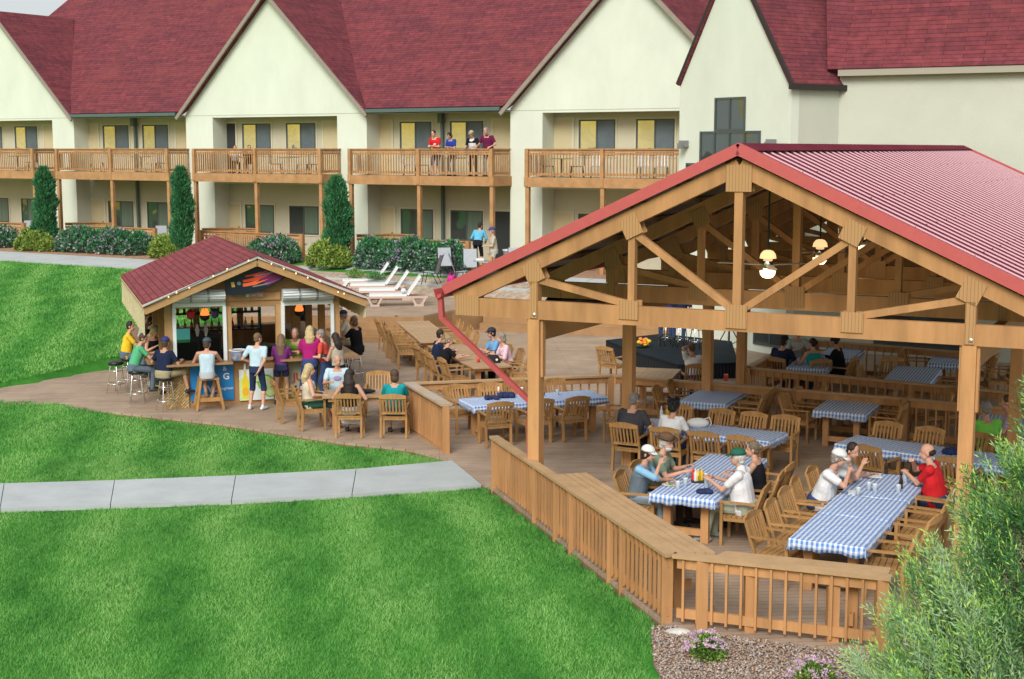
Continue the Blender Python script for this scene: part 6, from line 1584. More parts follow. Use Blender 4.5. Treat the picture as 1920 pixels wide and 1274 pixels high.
    if skirt:
        for h_, k_, a_, sx in legs: cone(pm, h_, .10, k_, .09); cone(pm, k_, .09, k_.lerp(a_, .55), .13)
        if pose != 'stand':
            kc = (legs[0][1]+legs[1][1])/2; kd = (legs[0][2]+legs[1][2])/2; cone(pm, P, .1, kc, .09); loft(pm, [(kc+V((0,0,.05)), V((1,0,0)), V((0,1,0)), .17, .09), (kc.lerp(kd, .7)-V((0,.06,0)), V((1,0,0)), V((0,1,0)), .24, .17)])
    else:
        for h_, k_, a_, sx in legs:
            cone(pm, h_, .096*math.sqrt(F_), k_ if plen != 'hot' else h_.lerp(k_, .38), .070 if plen != 'hot' else .09)
            if plen == 'long': cone(pm, k_, .070, a_+V((0,0,.02)), .056)
            elif plen == 'capri': cone(pm, k_, .069, k_.lerp(a_, .45), .062)
            elif plen == 'short': cone(pm, k_, .074, k_.lerp(a_, .06), .074)
    parts.append(('skirt' if skirt else ('shorts' if plen in ('short', 'hot') else 'trousers'), pm, cloth(*pants)))
    sh_ = MB()
    for h_, k_, a_, sx in legs:
        fd = V((sx*.22, 1, 0)).normalized(); b2 = a_-V((0,0,.036)); cone(sh_, b2-fd*.045, .043, b2+fd*.05, .044, 8, 1.15, V((1,0,0))); cone(sh_, b2+fd*.04, .042, b2+fd*.14-V((0,0,.008)), .033, 8, 1.3, V((1,0,0))); cone(sh_, b2, .04, a_+V((0,0,.015)), .042)
    parts.append(('shoes', sh_, mat(shoes[0], shoes[1], .6)))
    # ----- hair
    hm = MB(); HC = Hc+hz_*(.035 if not hat else .008)-hy*.018; hmat = mat('hair_'+hair[0], hair[1], .6, var=.45, scale=45, bump=.5, bscale=70)
    if hstyle == 'short': hm.ell(HC+hz_*.006, (.083, .096, .096), 14, 10, HR); hm.ell(HC-hz_*.06-hy*.03, (.07,.055,.05), 10, 7, HR)
    elif hstyle == 'bald': hm.ell(HC-hz_*.03-hy*.03, (.081, .078, .055), 14, 9, HR)
    elif hstyle == 'bob': hm.ell(HC+hz_*.006, (.092, .102, .10), 14, 10, HR); hm.ell(HC-hz_*.08-hy*.03, (.088,.075,.09), 12, 8, HR)
    elif hstyle == 'curly': 
        hm.ell(HC+hz_*.012, (.105,.11,.115), 14, 10, HR); hm.ell(HC-hz_*.06-hy*.04, (.095,.075,.075), 12, 8, HR)
        for i in range(22): a = i*2.4; z = -.06+i*.0085; hm.ell(HC+hx*(math.cos(a)*.09)+hy*(math.sin(a)*.09-.02)+hz_*(z+.02), (.03,.03,.03), 6, 5)
    elif hstyle in ('long', 'verylong'):
        hm.ell(HC+hz_*.006, (.09, .10, .10), 14, 10, HR); L2_ = .22 if hstyle == 'long' else .36; bk = N-Y*.085-Z*(L2_-.16)
        cone(hm, HC-hz_*.04-hy*.03, .085, N+Z*.02-Y*.07, .085, 12, 1.2, X); cone(hm, N+Z*.02-Y*.07, .085, bk, .05, 12, 1.6, X)
        for i in range(-3, 4): cone(hm, HC-hz_*.05-hy*.06+hx*(i*.022), .03, bk+X*(i*.026)-Z*(.03+.02*(i % 2)), .014, 6)
    elif hstyle == 'bun': hm.ell(HC+hz_*.006, (.084, .098, .098), 14, 10, HR); hm.ell(HC-hy*.10+hz_*.0, (.045,.04,.045), 10, 7, HR); hm.ell(HC-hz_*.06-hy*.03, (.07,.055,.045), 10, 7, HR)
    elif hstyle == 'pony': hm.ell(HC+hz_*.006, (.084, .098, .098), 14, 10, HR); cone(hm, HC-hy*.09, .035, N-Y*.12-Z*.05, .02, 8)
    if hstyle != 'none': parts.append(('hair', hm, hmat))
    # ----- hat
    raw = []
    if hat:
        kind, hname, hcol = hat[:3]; m_ = mat('hat_'+hname, hcol, .8, var=.1, scale=10); hb = MB(); top_ = Hc+hz_*.05-hy*.004
        vs = []; n = 18; k = 7
        for i in range(k):
            th = R(90*i/(k-1)); rr = math.cos(th); zz = math.sin(th)*(.095 if kind != 'brim' else .11)
            if kind == 'brim': rr = min(1, rr*1.25)
            for j in range(n): a = 2*math.pi*j/n; vs.append(top_+hx*(math.cos(a)*rr*.094)+hy*(math.sin(a)*rr*.111)+hz_*(zz-.0))
        fs = [(i*n+j, i*n+(j+1) % n, (i+1)*n+(j+1) % n, (i+1)*n+j) for i in range(k-1) for j in range(n)]+[tuple(range(n))[::-1], tuple((k-1)*n+j for j in range(n))]
        hb.add(vs, fs)
        bd = -1 if kind == 'capback' else 1
        if kind in ('cap', 'capback', 'visor'):
            P_ = []; 
            for i in range(9): a = R(-62+124*i/8); P_.append(top_+hx*(math.sin(a)*.082)+hy*(bd*math.cos(a)*.10)+hz_*.004)
            for i in range(8, -1, -1): a = R(-62+124*i/8); P_.append(top_+hx*(math.sin(a)*.078)+hy*(bd*(.065+math.cos(a)*.10))-hz_*(.016))
            vs = P_+[p-hz_*.006 for p in P_]; n_ = 18
            fs = [(i, i+1, 16-i+0, 17-i) for i in range(8)]; fs = [(i, i+1, 17-i-1, 17-i) for i in range(8)]
            fs2 = [tuple(x+n_ for x in q)[::-1] for q in fs]; ring = [(i, i+n_, (i+1) % n_+n_, (i+1) % n_) for i in range(n_)]
            hb.add(vs, fs+fs2+ring)
        elif kind == 'brim':
            vs = []
            for rr, dz in ((.9, .0), (1.75, .01)):
                for j in range(n): a = 2*math.pi*j/n; vs.append(top_+hx*(math.cos(a)*rr*.09)+hy*(math.sin(a)*rr*.10)+hz_*(dz+(.035*abs(math.cos(a))**2 if rr > 1 else 0)))
            for rr, dz in ((.9, -.006), (1.75, .004)):
                for j in range(n): a = 2*math.pi*j/n; vs.append(top_+hx*(math.cos(a)*rr*.09)+hy*(math.sin(a)*rr*.10)+hz_*(dz+(.035*abs(math.cos(a))**2 if rr > 1 else 0)))
            hb.add(vs, [(j, (j+1) % n, (j+1) % n+n, j+n) for j in range(n)]+[(j+2*n, j+3*n, (j+1) % n+3*n, (j+1) % n+2*n) for j in range(n)]+[(j+n, (j+1) % n+n, (j+1) % n+3*n, j+3*n) for j in range(n)])
        raw.append(('hat', hb, m_))
    if extra:
        fr = dict(P=P, N=N, X=X, Y=Y, Z=Z, Hc=Hc, hx=hx, hy=hy, hz=hz_, arms=arms, HR=HR)
        extra(fr, parts, raw)
    PJOBS.append(dict(label=label, pos=V((pos.x, pos.y, base)), rz=yaw(V(f)), s=s, body=b, parts=parts, raw=raw, near=near, group=group, Hc=Hc, hx=hx, hy=hy, hz=hz_))
def run_people():
    vl = bpy.context.view_layer; tmp = []
    def mk(mb, vox, s, it=2):
        me = bpy.data.meshes.new('t'); me.from_pydata([tuple(c*s for c in v) for v in mb.v], [], mb.f)
        bm = bmesh.new(); bm.from_mesh(me); bmesh.ops.recalc_face_normals(bm, faces=bm.faces); bm.to_mesh(me); bm.free()
        o = bpy.data.objects.new('t', me); COL.objects.link(o); r = o.modifiers.new('r', 'REMESH'); r.mode = 'VOXEL'; r.voxel_size = vox; r.adaptivity = 0
        sm = o.modifiers.new('s', 'SMOOTH'); sm.factor = .5; sm.iterations = it; return o
    for J in PJOBS:
        v = .0085 if J['near'] else .0115
        J['tb'] = mk(J['body'], v, J['s'], 1); J['tp'] = [mk(p[1], v*1.35 if p[0] != 'hair' else v*1.1, J['s']) for p in J['parts']]
    dg = bpy.context.evaluated_depsgraph_get(); dg.update()
    for J in PJOBS:
        def fin(o, name, m):
            me = bpy.data.meshes.new_from_object(o.evaluated_get(dg)); me.name = name; me.materials.clear()
            for q in (m if isinstance(m, list) else [m]): me.materials.append(q)
            me.polygons.foreach_set('use_smooth', [True]*len(me.polygons)); bpy.data.objects.remove(o)
            n = bpy.data.objects.new(name, me); COL.objects.link(n); return n
        body = fin(J['tb'], 'person', [SKIN, EYEM, LIP]); s = J['s']
        me = body.data; n = len(me.polygons); c = np.empty(n*3, np.float32); me.polygons.foreach_get('center', c); c = c.reshape(-1, 3)/s
        mi = np.zeros(n, np.int32); Hc, hx, hy, hz_ = J['Hc'], J['hx'], J['hy'], J['hz']
        for sx in (-1, 1):
            e = np.array(Hc+hx*(sx*.031)+hy*.088+hz_*.012); mi[((c-e)**2).sum(1) < .013**2] = 1
        l = np.array(Hc+hy*.088-hz_*.058); d = c-l; lx = d@np.array(hx); lz = d@np.array(hz_); mi[(np.abs(lx) < .025) & (np.abs(lz) < .008) & ((d**2).sum(1) < .0012)] = 2
        me.polygons.foreach_set('material_index', mi)
        body.location = J['pos']; body.rotation_euler.z = J['rz']; tag(body, J['label'], 'person', J['group'])
        for (nm, mb, m), o in zip(J['parts'], J['tp']):
            k = fin(o, nm, m); k.parent = body
        for nm, mb, m in J['raw']:
            mb.v = [tuple(q*s for q in v) for v in mb.v]; mb.build(nm, m, body, smooth=True)
# colours
C = dict(navy=('navy', (.014,.022,.055)), black=('black', (.012,.012,.015)), white=('white', (.66,.68,.70)), yellow=('yellow', (.75,.50,.03)), green=('green', (.09,.40,.20)), teal=('teal', (.01,.25,.27)), lime=('lime', (.22,.42,.06)),
         magenta=('magenta', (.33,.015,.14)), red=('red', (.55,.02,.025)), orangered=('coral', (.55,.07,.05)), purple=('purple', (.16,.03,.17)), ltblue=('light_blue', (.44,.58,.66)), sky=('sky', (.12,.42,.62)), royal=('royal', (.02,.05,.30)), maroon=('maroon', (.13,.015,.06)), char=('charcoal', (.055,.055,.065)), sage=('sage', (.20,.27,.20)), grey=('grey', (.25,.27,.29)), khaki=('khaki', (.38,.33,.21)), cream=('cream', (.62,.55,.42)), pink=('pink', (.70,.50,.58)), blue=('mid_blue', (.14,.35,.62)), lgreen=('bright_green', (.18,.55,.08)), lav=('lavender', (.45,.43,.58)), tan=('tan', (.42,.40,.32)), stone=('stone', (.40,.45,.42)))
J_ = dict(jeans=('jeans', (.035,.06,.14)), shorts_navy=('navy_shorts', (.02,.035,.08)), khaki=('khaki_shorts', (.36,.31,.19)), greyjean=('grey_jeans', (.11,.15,.20)), olive=('pale_olive', (.33,.36,.28)), black=('black_trousers', (.013,.013,.016)), white=('white_skirt', (.66,.68,.72)), ltjean=('pale_jeans', (.28,.36,.42)), plaid=('plaid_shorts', (.42,.46,.50)), dkgreen=('dark_green_shorts', (.03,.10,.07)), capri=('blue_capri', (.035,.06,.17)))
WS = ('shoe_white', (.6,.62,.64)); GS = ('shoe_grey', (.2,.24,.24))
hB, hD, hG, hBl, hBk, hW = ('brown', (.075,.045,.025)), ('dark', (.022,.014,.011)), ('grey', (.22,.21,.20)), ('blonde', (.48,.38,.19)), ('black', (.01,.009,.009)), ('white', (.5,.5,.48))
def tri(f, d=0): return V(f)
# ---- left side of the bar
def sp(k, dx=0, dy=0): return STP[k]+V((dx, dy, 0))
person('man in a yellow t-shirt on a stool left of the bar', sp('y'), (.95,.25,0), 'stool', .78, shirt=C['yellow'], pants=J_['greyjean'], hair=hD, fat=1.12, lean=10, hyaw=-15, lh=(-.1,.36,1.15), rh=(.1,.4,1.15))
person('man with dark hair in a grey shirt half behind the reed fringe', at(272, 705, 0), (.9,-.1,0), 'stool', .78, shirt=C['stone'], pants=J_['jeans'], hair=hBk, hstyle='short', lean=14, hyaw=-20, H=1.03)
person('man in a black cap and black t-shirt at the left counter', sp('k'), (.98,-.1,0), 'stool', .78, shirt=C['black'], pants=J_['jeans'], hair=hBk, hat=('cap', 'black', (.015,.015,.018)), lean=16, hyaw=-10)
person('man in a green t-shirt and grey jeans on a stool', sp('g'), (.92,.45,0), 'stool', .78, shirt=C['green'], pants=J_['greyjean'], hair=hB, lean=18, hyaw=-22, hpitch=12, lh=(-.06,.50,1.13), rh=(.14,.48,1.12))
person('woman in a camouflage cap and black tank top at the bar corner', sp('w'), (.75,-.65,0), 'stool', .78, shirt=C['black'], sleeve='tank', pants=J_['jeans'], hair=hBl, hstyle='long', female=True, hat=('capback', 'camo', (.30,.33,.24)), lean=10, hpitch=15, lh=(-.12,.35,1.14), rh=(.15,.3,1.15))
person('man in a navy t-shirt and blue cap with khaki shorts on a stool', sp('n'), (.45,.9,0), 'stool', .78, shirt=C['navy'], pants=J_['khaki'], plen='short', hair=hB, hat=('cap', 'blue', (.03,.04,.19)), lean=7, hyaw=10, fat=1.15, lh=(-.3,.25,1.1), rh=(.2,.32,1.08), rf=(.28,.42,.42), lf=(-.18,.1,.40), shoes=('shoe_dark', (0,0,0)))
person('man in a white tank top and dark cap on the wooden stool', sp('wood', 0, -.05), (-.1,1,0), 'stool', .74, shirt=C['ltblue'], sleeve='tank', pants=J_['plaid'], plen='short', hair=hB, hat=('cap', 'slate', (.05,.08,.10)), lean=4, hyaw=-25, lh=(-.22,.34,1.09), rh=(.2,.38,1.12), lf=(-.06,.16,.32), rf=(.08,.14,.30), shoes=('shoe_tan', (.3,.22,.14)))
# ---- front of the bar
pb = at(483, 768, 0); person('boy in a light blue t-shirt and navy shorts standing at the bar', pb, (.25,1,0), 'stand', H=.985, shirt=C['ltblue'], pants=J_['shorts_navy'], plen='short', shoes=WS, hair=('lightbrown', (.16,.10,.05)), lean=6, hyaw=-30, lh=(-.19,.16,1.02), rh=(.12,-.16,.90), lf=(-.16,-.05,.075), rf=(.14,-.02,.075))
pb = at(529, 758, 0); person('girl with long hair in a purple shirt and navy shorts', pb, (-.05,1,0), 'stand', H=.92, shirt=C['purple'], pants=J_['shorts_navy'], plen='hot', shoes=('shoe_dark', (0,0,0)), hair=('lightbrown', (0,0,0)), hstyle='verylong', female=True, lean=5, hyaw=10, lh=(-.1,.35,1.08), rh=(.13,.35,1.08), lf=(-.14,-.05,.075), rf=(.12,.1,.075))
pb = bF+BU*(bs(552, 640, .7))+BV*.62; pb.z = 0
person('man in a lime green shirt leaning on the counter inside the bar', pb, (.15,-1,0), 'stand', H=1.02, shirt=C['lime'], pants=J_['black'], hair=hG, hstyle='short', fat=1.15, lean=34, hyaw=-12, hpitch=-12, lh=(.06,.60,1.12), rh=(-.05,.58,1.12))
pb = at(583, 758, 0); person('blonde woman in a magenta t-shirt and blue capris', pb, (-.1,1,0), 'stand', H=1.03, shirt=C['magenta'], pants=J_['capri'], plen='capri', shoes=('shoe_dark', (0,0,0)), hair=hBl, hstyle='long', female=True, fat=1.12, lean=12, hyaw=-15, lh=(-.16,.42,1.1), rh=(.16,.42,1.1), lf=(-.24,.02,.075), rf=(.06,-.02,.075))
pb = at(612, 756, 0); person('man in a red shirt looking towards the blonde woman', pb, (-.9,.1,0), 'stand', H=.98, shirt=C['orangered'], pants=J_['jeans'], hair=hG, lean=8, hyaw=5, rh=(.1,.35,1.1), lh=(-.2,.3,1.1))
def camera_x(fr, parts, raw):
    p = (fr['arms'][0][2]+fr['arms'][1][2])/2+fr['Y']*.06+V((0,0,.03)); mb = MB(); mb.box(p.x-.07, p.y-.04, p.z-.045, p.x+.07, p.y+.04, p.z+.05); mb.tube([(p.x, p.y+.03, p.z), (p.x, p.y+.13, p.z)], .035, 10); raw.append(('camera', mb, EQUIP))
pb = at(636, 764, 0); person('woman with dark ponytail holding a camera beside the bar', pb, (-.75,.5,0), 'stand', H=.97, shirt=C['tan'], sleeve='tank', pants=J_['black'], hair=hD, hstyle='long', female=True, lean=6, hyaw=0, lh=(-.08,.36,1.12), rh=(.09,.36,1.12), extra=camera_x)
person('woman in a black shirt on a chrome stool at the right of the bar', sp('r'), (-.85,.45,0), 'stool', .78, shirt=C['black'], pants=('black_shorts', (.014,.014,.018)), plen='short', hair=('lightbrown', (0,0,0)), hstyle='bob', female=True, fat=1.1, lean=8, hyaw=5, lh=(-.12,.42,1.12), rh=(.15,.4,1.12), shoes=('shoe_dark', (0,0,0)))
person('man in a dark cap and pale yellow shirt at the far right of the bar', sp('b'), (-.95,-.1,0), 'stool', .78, shirt=C['cream'], pants=J_['khaki'], hair=hG, hat=('cap', 'darkblue', (.02,.025,.045)), lean=6, hyaw=5)
pb = bF+BU*(bs(600, 600, 4.6))+BV*7.6; pb.z = 0; person('blonde woman in black seen through the right bar window', pb, (.2,-1,0), 'stand', H=1.0, shirt=C['black'], pants=J_['black'], hair=hBl, hstyle='bob', female=True, lean=5, base=0)
# ---- table beside the bar
def seat(k, i=0): return SEATS[k, i][0].copy(), SEATS[k, i][1]
def bandana(fr, parts, raw):
    pass
p, f = seat('C'); person('blonde woman in a cream tank top with sunglasses on her head', p, f, 'sit', .47, shirt=C['cream'], sleeve='tank', pants=J_['dkgreen'], plen='short', hair=hBl, hstyle='long', female=True, lean=0, hyaw=-10, lh=(-.24,.22,.70), rh=(.22,.22,.70), rf=(.1,.5,.1), shoes=('shoe_tan', (0,0,0)))
p, f = seat('A'); person('woman with long dark wavy hair in black top and white skirt', p, f, 'sit', .47, shirt=C['black'], sleeve='tank', pants=J_['white'], skirt=True, hair=hD, hstyle='verylong', female=True, lean=6, hyaw=-35, lh=(-.28,.26,.76), rh=(.30,.2,.70), shoes=('shoe_dark', (0,0,0)))
p, f = seat('B'); person('woman in a teal shirt with brown hair at the bare table', p, f, 'sit', .47, shirt=C['teal'], pants=('teal_capri', (.02,.09,.10)), plen='capri', hair=hB, hstyle='bob', female=True, lean=4, hyaw=10, fat=1.1, shoes=('shoe_dark', (0,0,0)))
def oval(fr, parts, raw):
    mb = MB(); c = fr['P']+fr['Z']*.33+fr['Y']*.135; mb.ell(c, (.085,.012,.055), 14, 8); raw.append(('shirt_print', mb, mat('print_mauve', (.32,.25,.42), .8)))
p, f = seat('D'); person('man with glasses in a white t-shirt with an oval print', p, f, 'sit', .47, shirt=C['ltblue'], sleeve='short', pants=J_['jeans'], hair=hW, hstyle='bald', fat=1.15, lean=6, hyaw=20, extra=oval)
# ---- middle bare table
p, f = seat('B2L', 2); person('man in a navy jacket at the bare table by the railing', p, f, 'sit', .47, H=1.04, shirt=C['navy'], sleeve='long', pants=J_['jeans'], hair=hD, fat=1.1, lean=10, hyaw=0)
p, f = seat('B2L', 1); person('woman with short blonde hair in a black t-shirt at the bare table', p, f, 'sit', .47, shirt=C['black'], pants=J_['jeans'], hair=('ashblonde', (.26,.21,.12)), hstyle='short', female=True, fat=1.1, lean=14, hyaw=-10, rh=(.1,.5,.8), lh=(-.1,.45,.8))
p, f = seat('B2R', 2); person('man in a dark cap and light blue shirt across the bare table', p, f, 'sit', .47, H=1.02, shirt=C['blue'], pants=J_['jeans'], hair=hD, hat=('cap', 'darkblue', (0,0,0)), lean=12, hyaw=0)
p, f = seat('B2R', 1); person('woman in a pink shirt and grey hair across the bare table', p, f, 'sit', .47, shirt=C['pink'], sleeve='half', pants=J_['black'], hair=('greyblonde', (.25,.22,.18)), hstyle='bob', female=True, lean=16, hyaw=0)
p, f = seat('F'); person('person in a white shirt leaning on the rear railing by the stage', p, f, 'sit', .47, shirt=C['white'], pants=J_['jeans'], hair=hB, hstyle='short', female=True, lean=15, hyaw=20, lh=(-.08,.12,1.22), rh=(.1,.3,.95))
# ---- group of four on the upper terrace
p, f = seat('U1'); person('man in a black shirt and dark cap in the upper terrace group', p, f, 'sit', .47, H=1.05, shirt=C['navy'], pants=J_['jeans'], hair=hD, hat=('cap', 'black', (0,0,0)), fat=1.12, lean=16, hyaw=-20)
p, f = seat('U2'); person('man in a grey t-shirt and black cap facing the upper terrace group', p, f, 'sit', .47, H=1.05, shirt=C['stone'], pants=J_['jeans'], hair=hD, hat=('cap', 'black', (0,0,0)), lean=12)
p, f = seat('U3'); person('woman in a teal tank top in the upper terrace group', p, f, 'sit', .47, shirt=C['teal'], sleeve='tank', pants=J_['jeans'], hair=hD, hstyle='bun', female=True, lean=10, hyaw=25)
p = at(1570, 738, 0); chair(p, V((-.8,.5,0)), 'chair of the woman in black on the upper terrace'); person('woman in a black shirt with dark hair on the upper terrace', p, (-.8,.5,0), 'sit', .47, H=1.03, shirt=C['black'], sleeve='long', pants=J_['black'], hair=hBk, hstyle='bun', female=True, lean=12, hpitch=10)
# ---- dining tables under the roof
p, f = seat('T3N', 0); person('grey haired man in a charcoal shirt with his back to the camera', p, f, 'sit', .47, H=1.05, near=True, shirt=C['char'], pants=J_['black'], hair=hG, fat=1.32, lean=12, hyaw=-12, rh=(.24,.30,.76), lh=(-.2,.35,.8))
p, f = seat('T3N', 1); person('woman with dark curly hair in a white shirt', p, f, 'sit', .47, near=True, shirt=C['white'], pants=J_['jeans'], hair=hBk, hstyle='curly', female=True, fat=1.12, lean=16, hyaw=-15)
p, f = seat('T2L', 0)
def vest(fr, parts, raw):
    pass
person('person in a white cap and grey vest with blue floral sleeves drinking', p+T2.a*(.12 if T2.a.y > 0 else -.12)-f*.08, f, 'sit', .47, near=True, H=.98, shirt=('floral', (.22,.42,.60)), sleeve='half', pants=J_['ltjean'], hair=hD, hat=('cap', 'white', (.62,.64,.62)), lean=12, hyaw=-5, hpitch=5, rp=(.4,.8,-.5), rh=(.05,.31,1.06), lh=(-.12,.42,.80), extra=lambda fr, parts, raw: parts.append(('vest', (lambda m_: (loft(m_, [(fr['P']+fr['Z']*z, fr['X'], fr['Y'], rx, ry) for z, rx, ry in ((-.10,.175,.135), (.06,.175,.14), (.2,.17,.138), (.34,.18,.142), (.43,.165,.12), (.485,.10,.09))]), m_)[1])(MB()), cloth('vestgrey', (.13,.17,.20)))))
p, f = seat('T2L', 1)
person('bearded man in a brown brimmed hat and sage shirt', p, f, 'sit', .47, near=True, H=1.06, shirt=C['sage'], pants=('brown_trousers', (.08,.05,.035)), hair=hW, hat=('brim', 'brown', (.11,.06,.03)), fat=1.15, lean=12, hyaw=-8, hpitch=4, extra=lambda fr, parts, raw: parts.append(('beard', (lambda m_: (m_.ell(fr['Hc']-fr['hz']*.072+fr['hy']*.045, (.058,.058,.045), 12, 8, fr['HR']), m_)[1])(MB()), mat('hair_white', (0,0,0)))), lh=(-.2,.36,.8), rh=(.16,.42,.8))
p, f = seat('T2R', 0); person('man in a green cap and white polo shirt with grey trousers', p+T2.a*(.05), f, 'sit', .47, near=True, H=1.05, shirt=C['white'], collar=True, pants=J_['olive'], hair=hW, hat=('cap', 'green', (.01,.10,.06)), fat=1.3, lean=9, hyaw=10, lh=(-.10,.42,.84), rh=(.1,.42,.84), shoes=GS, rf=(.1,.40,.075), lf=(-.2,.44,.075))
p, f = seat('T2R', 1); person('woman with a bun in a black top beside the green cap man', p, f, 'sit', .47, near=True, shirt=C['black'], sleeve='tank', pants=J_['black'], hair=('ashbrown', (.14,.11,.07)), hstyle='bun', female=True, lean=8, hyaw=15)
p, f = seat('T1L', 4); p2 = p
q1 = at(1540, 968, 0)
p, f = seat('T1L', 3); person('man in a white cap and white t-shirt resting chin on his hands', p+T1.a*.25*(1 if T1.a.y > 0 else -1), f, 'sit', .47, near=True, H=1.05, shirt=C['white'], pants=J_['jeans'], hair=hG, hat=('cap', 'white', (0,0,0)), fat=1.28, lean=20, hyaw=0, hpitch=8, lh=(-.05,.36,.97), rh=(.06,.35,.96), lp=(-.4,.8,-.5), rp=(.4,.8,-.5), hands_fist=True)
p, f = seat('T1L', 4); person('dark haired person in grey beside the white cap man hand on cheek', p+T1.a*.28*(1 if T1.a.y > 0 else -1), f, 'sit', .47, near=True, shirt=C['grey'], pants=J_['black'], hair=hD, hstyle='short', female=True, lean=20, hyaw=-25, hpitch=10, rh=(.10,.36,.98), rp=(.4,.8,-.5), lh=(-.1,.45,.8))
p, f = seat('T1R', 4); person('balding man in a red t-shirt and jeans leaning on his elbow', p+T1.a*.15*(1 if T1.a.y > 0 else -1), f, 'sit', .47, near=True, H=1.05, shirt=C['red'], pants=J_['jeans'], hair=hD, hstyle='bald', fat=1.35, lean=15, hyaw=10, hpitch=0, lh=(.06,.40,.82), rh=(.03,.32,1.0), rp=(.4,.8,-.5), hands_fist=True)
p = at(1846, 905, 0); chair(p, V((-.2,.9,0)), 'chair of the person in bright green behind the bush'); person('grey haired person in a bright green shirt behind the pavilion post', p, (-.2,.9,0), 'sit', .47, H=1.08, shirt=C['lgreen'], pants=J_['jeans'], hair=hG, lean=10, fat=1.1)
p = at(1890, 885, 0); chair(p, V((-.9,.2,0)), 'chair of the person in lavender behind the bush'); person('person in a lavender shirt behind the foreground bush', p, (-.9,.2,0), 'sit', .47, H=1.05, shirt=C['lav'], pants=J_['jeans'], hair=hB, lean=10)
# ---- upper patio
p = on_ground(893, 528); p.z = ground(p.x, p.y)
pz = on_ground(896, 505); person('woman in a bright blue shirt and black shorts bending at the patio', pz, (.25,1,0), 'stand', shirt=C['sky'], sleeve='half', pants=('black_shorts', (0,0,0)), plen='short', hair=hD, female=True, lean=28, hyaw=-10, rh=(.18,.45,.95), lh=(-.2,.4,.95), base=pz.z+.03, fat=1.1)
pz = on_ground(926, 524); person('man in khaki with a blue and white cap on the patio', pz, (-.95,-.15,0), 'stand', H=1.02, shirt=C['tan'], pants=('khaki_trousers', (.42,.42,.35)), hair=hG, hat=('cap', 'bluewhite', (.06,.05,.22)), lean=3, fat=1.12, hyaw=5, lh=(-.1,.30,1.1), rh=(.22,.12,.85), base=pz.z+.03)
# ---- balcony
def bperson(px, label, **k):
    s = hs(px, .38); p = HO+HD*s+HM*.38; person(label, p, -HM, 'stand', base=F2, **k)
RL = dict(lh=(-.16,.36,1.10), rh=(.16,.36,1.10))
bperson(819, 'man in a red t-shirt with white logo leaning on the balcony rail', shirt=C['red'], pants=('blue_shorts', (.08,.14,.30)), plen='short', shoes=WS, hair=hD, lean=14, hpitch=14, lh=(-.02,.34,1.12), rh=(.1,.36,1.10), extra=lambda fr, parts, raw: raw.append(('shirt_logo', MB().ell(fr['P']+fr['Z']*.30+fr['Y']*.13-fr['X']*.04, (.07,.015,.035), 12, 7), PAPER)))
bperson(849, 'woman in a royal blue shirt looking down on the balcony', shirt=C['royal'], pants=J_['greyjean'], hair=hD, hstyle='bob', female=True, lean=14, hpitch=22, H=.96, lh=(-.02,.34,1.12), rh=(.04,.34,1.12))
bperson(889, 'man in a white vest and tan hat on the balcony', shirt=C['black'], sleeve='short', pants=J_['black'], hair=hG, hat=('cap', 'tan', (.40,.33,.18)), lean=12, H=.98, hpitch=10, **RL, extra=lambda fr, parts, raw: parts.append(('vest', (lambda m_: (loft(m_, [(fr['P']+fr['Z']*z, fr['X'], fr['Y'], rx, ry) for z, rx, ry in ((-.12,.185,.142), (.06,.18,.14), (.2,.178,.138), (.34,.182,.142), (.43,.165,.12), (.485,.10,.09))]), m_)[1])(MB()), cloth('white', (0,0,0)))))
bperson(917, 'tall man in a maroon polo shirt at the balcony corner', shirt=C['maroon'], collar=True, pants=J_['ltjean'], hair=hG, fat=1.15, H=1.05, lean=14, hpitch=12, lh=(-.28,.34,1.04), rh=(.30,.34,1.04))
for px, lab, c in ((443, 'seated person in white on the balcony above the bar', C['white']), (470, 'seated dark haired person in black on the balcony above the bar', C['black'])):
    s = hs(px, .9); p = HO+HD*s+HM*.8; bal_chair(px, V((.3,-1,0)), DARKM, 'chair of the '+lab.replace('seated ', ''), 'chairs on the balconies', .8); person(lab, p, V((.3,-1,0)), 'sit', .44, H=.86, shirt=c, pants=J_['black'], hair=hD, base=F2, lean=14)
# ---- musicians
person('musician in blue jeans on the left stage stool', STP['m1']*1, (-.3,-1,0), 'stool', .78, base=sz, shirt=C['royal'], pants=J_['jeans'], hair=hB, lh=(-.2,.3,1.0), rh=(.15,.25,.95), lean=4)
person('second musician in blue jeans with a white shirt on the stage', STP['m2']*1, (-.3,-1,0), 'stool', .78, base=sz, shirt=C['navy'], pants=J_['jeans'], hair=hB, lh=(-.2,.3,1.0), rh=(.15,.25,.95), lean=4)
run_people()
# ---------------- vegetation
def leafcloud(name, centers, normals, size, aspect, mats, mi, rs, jitter=.7, parent=None, label=None):
    """small folded leaf quads: centers (n,3), direction (n,3)"""
    n = len(centers); d = normals+rs.normal(0, jitter, (n, 3)); d /= np.linalg.norm(d, axis=1)[:, None]+1e-9
    r = rs.normal(0, 1, (n, 3)); r -= (r*d).sum(1)[:, None]*d; r /= np.linalg.norm(r, axis=1)[:, None]+1e-9
    L_ = (size*rs.uniform(.6, 1.3, n))[:, None]; w = L_*aspect
    a = centers; b = a+d*L_*.5+r*w*.5; c = a+d*L_; e = a+d*L_*.5-r*w*.5
    vs = np.stack([a, b, c, e], 1).reshape(-1, 3); me = np_mesh(name, vs, np.arange(4*n).reshape(-1, 4), mats, mi)
    o = bpy.data.objects.new(name, me); COL.objects.link(o)
    if parent: o.parent = parent
    return o
LEAFM = [mat('leaf_dark', (.03,.14,.055), .7), mat('leaf_mid', (.06,.24,.09), .7), mat('leaf_light', (.12,.34,.12), .7)]
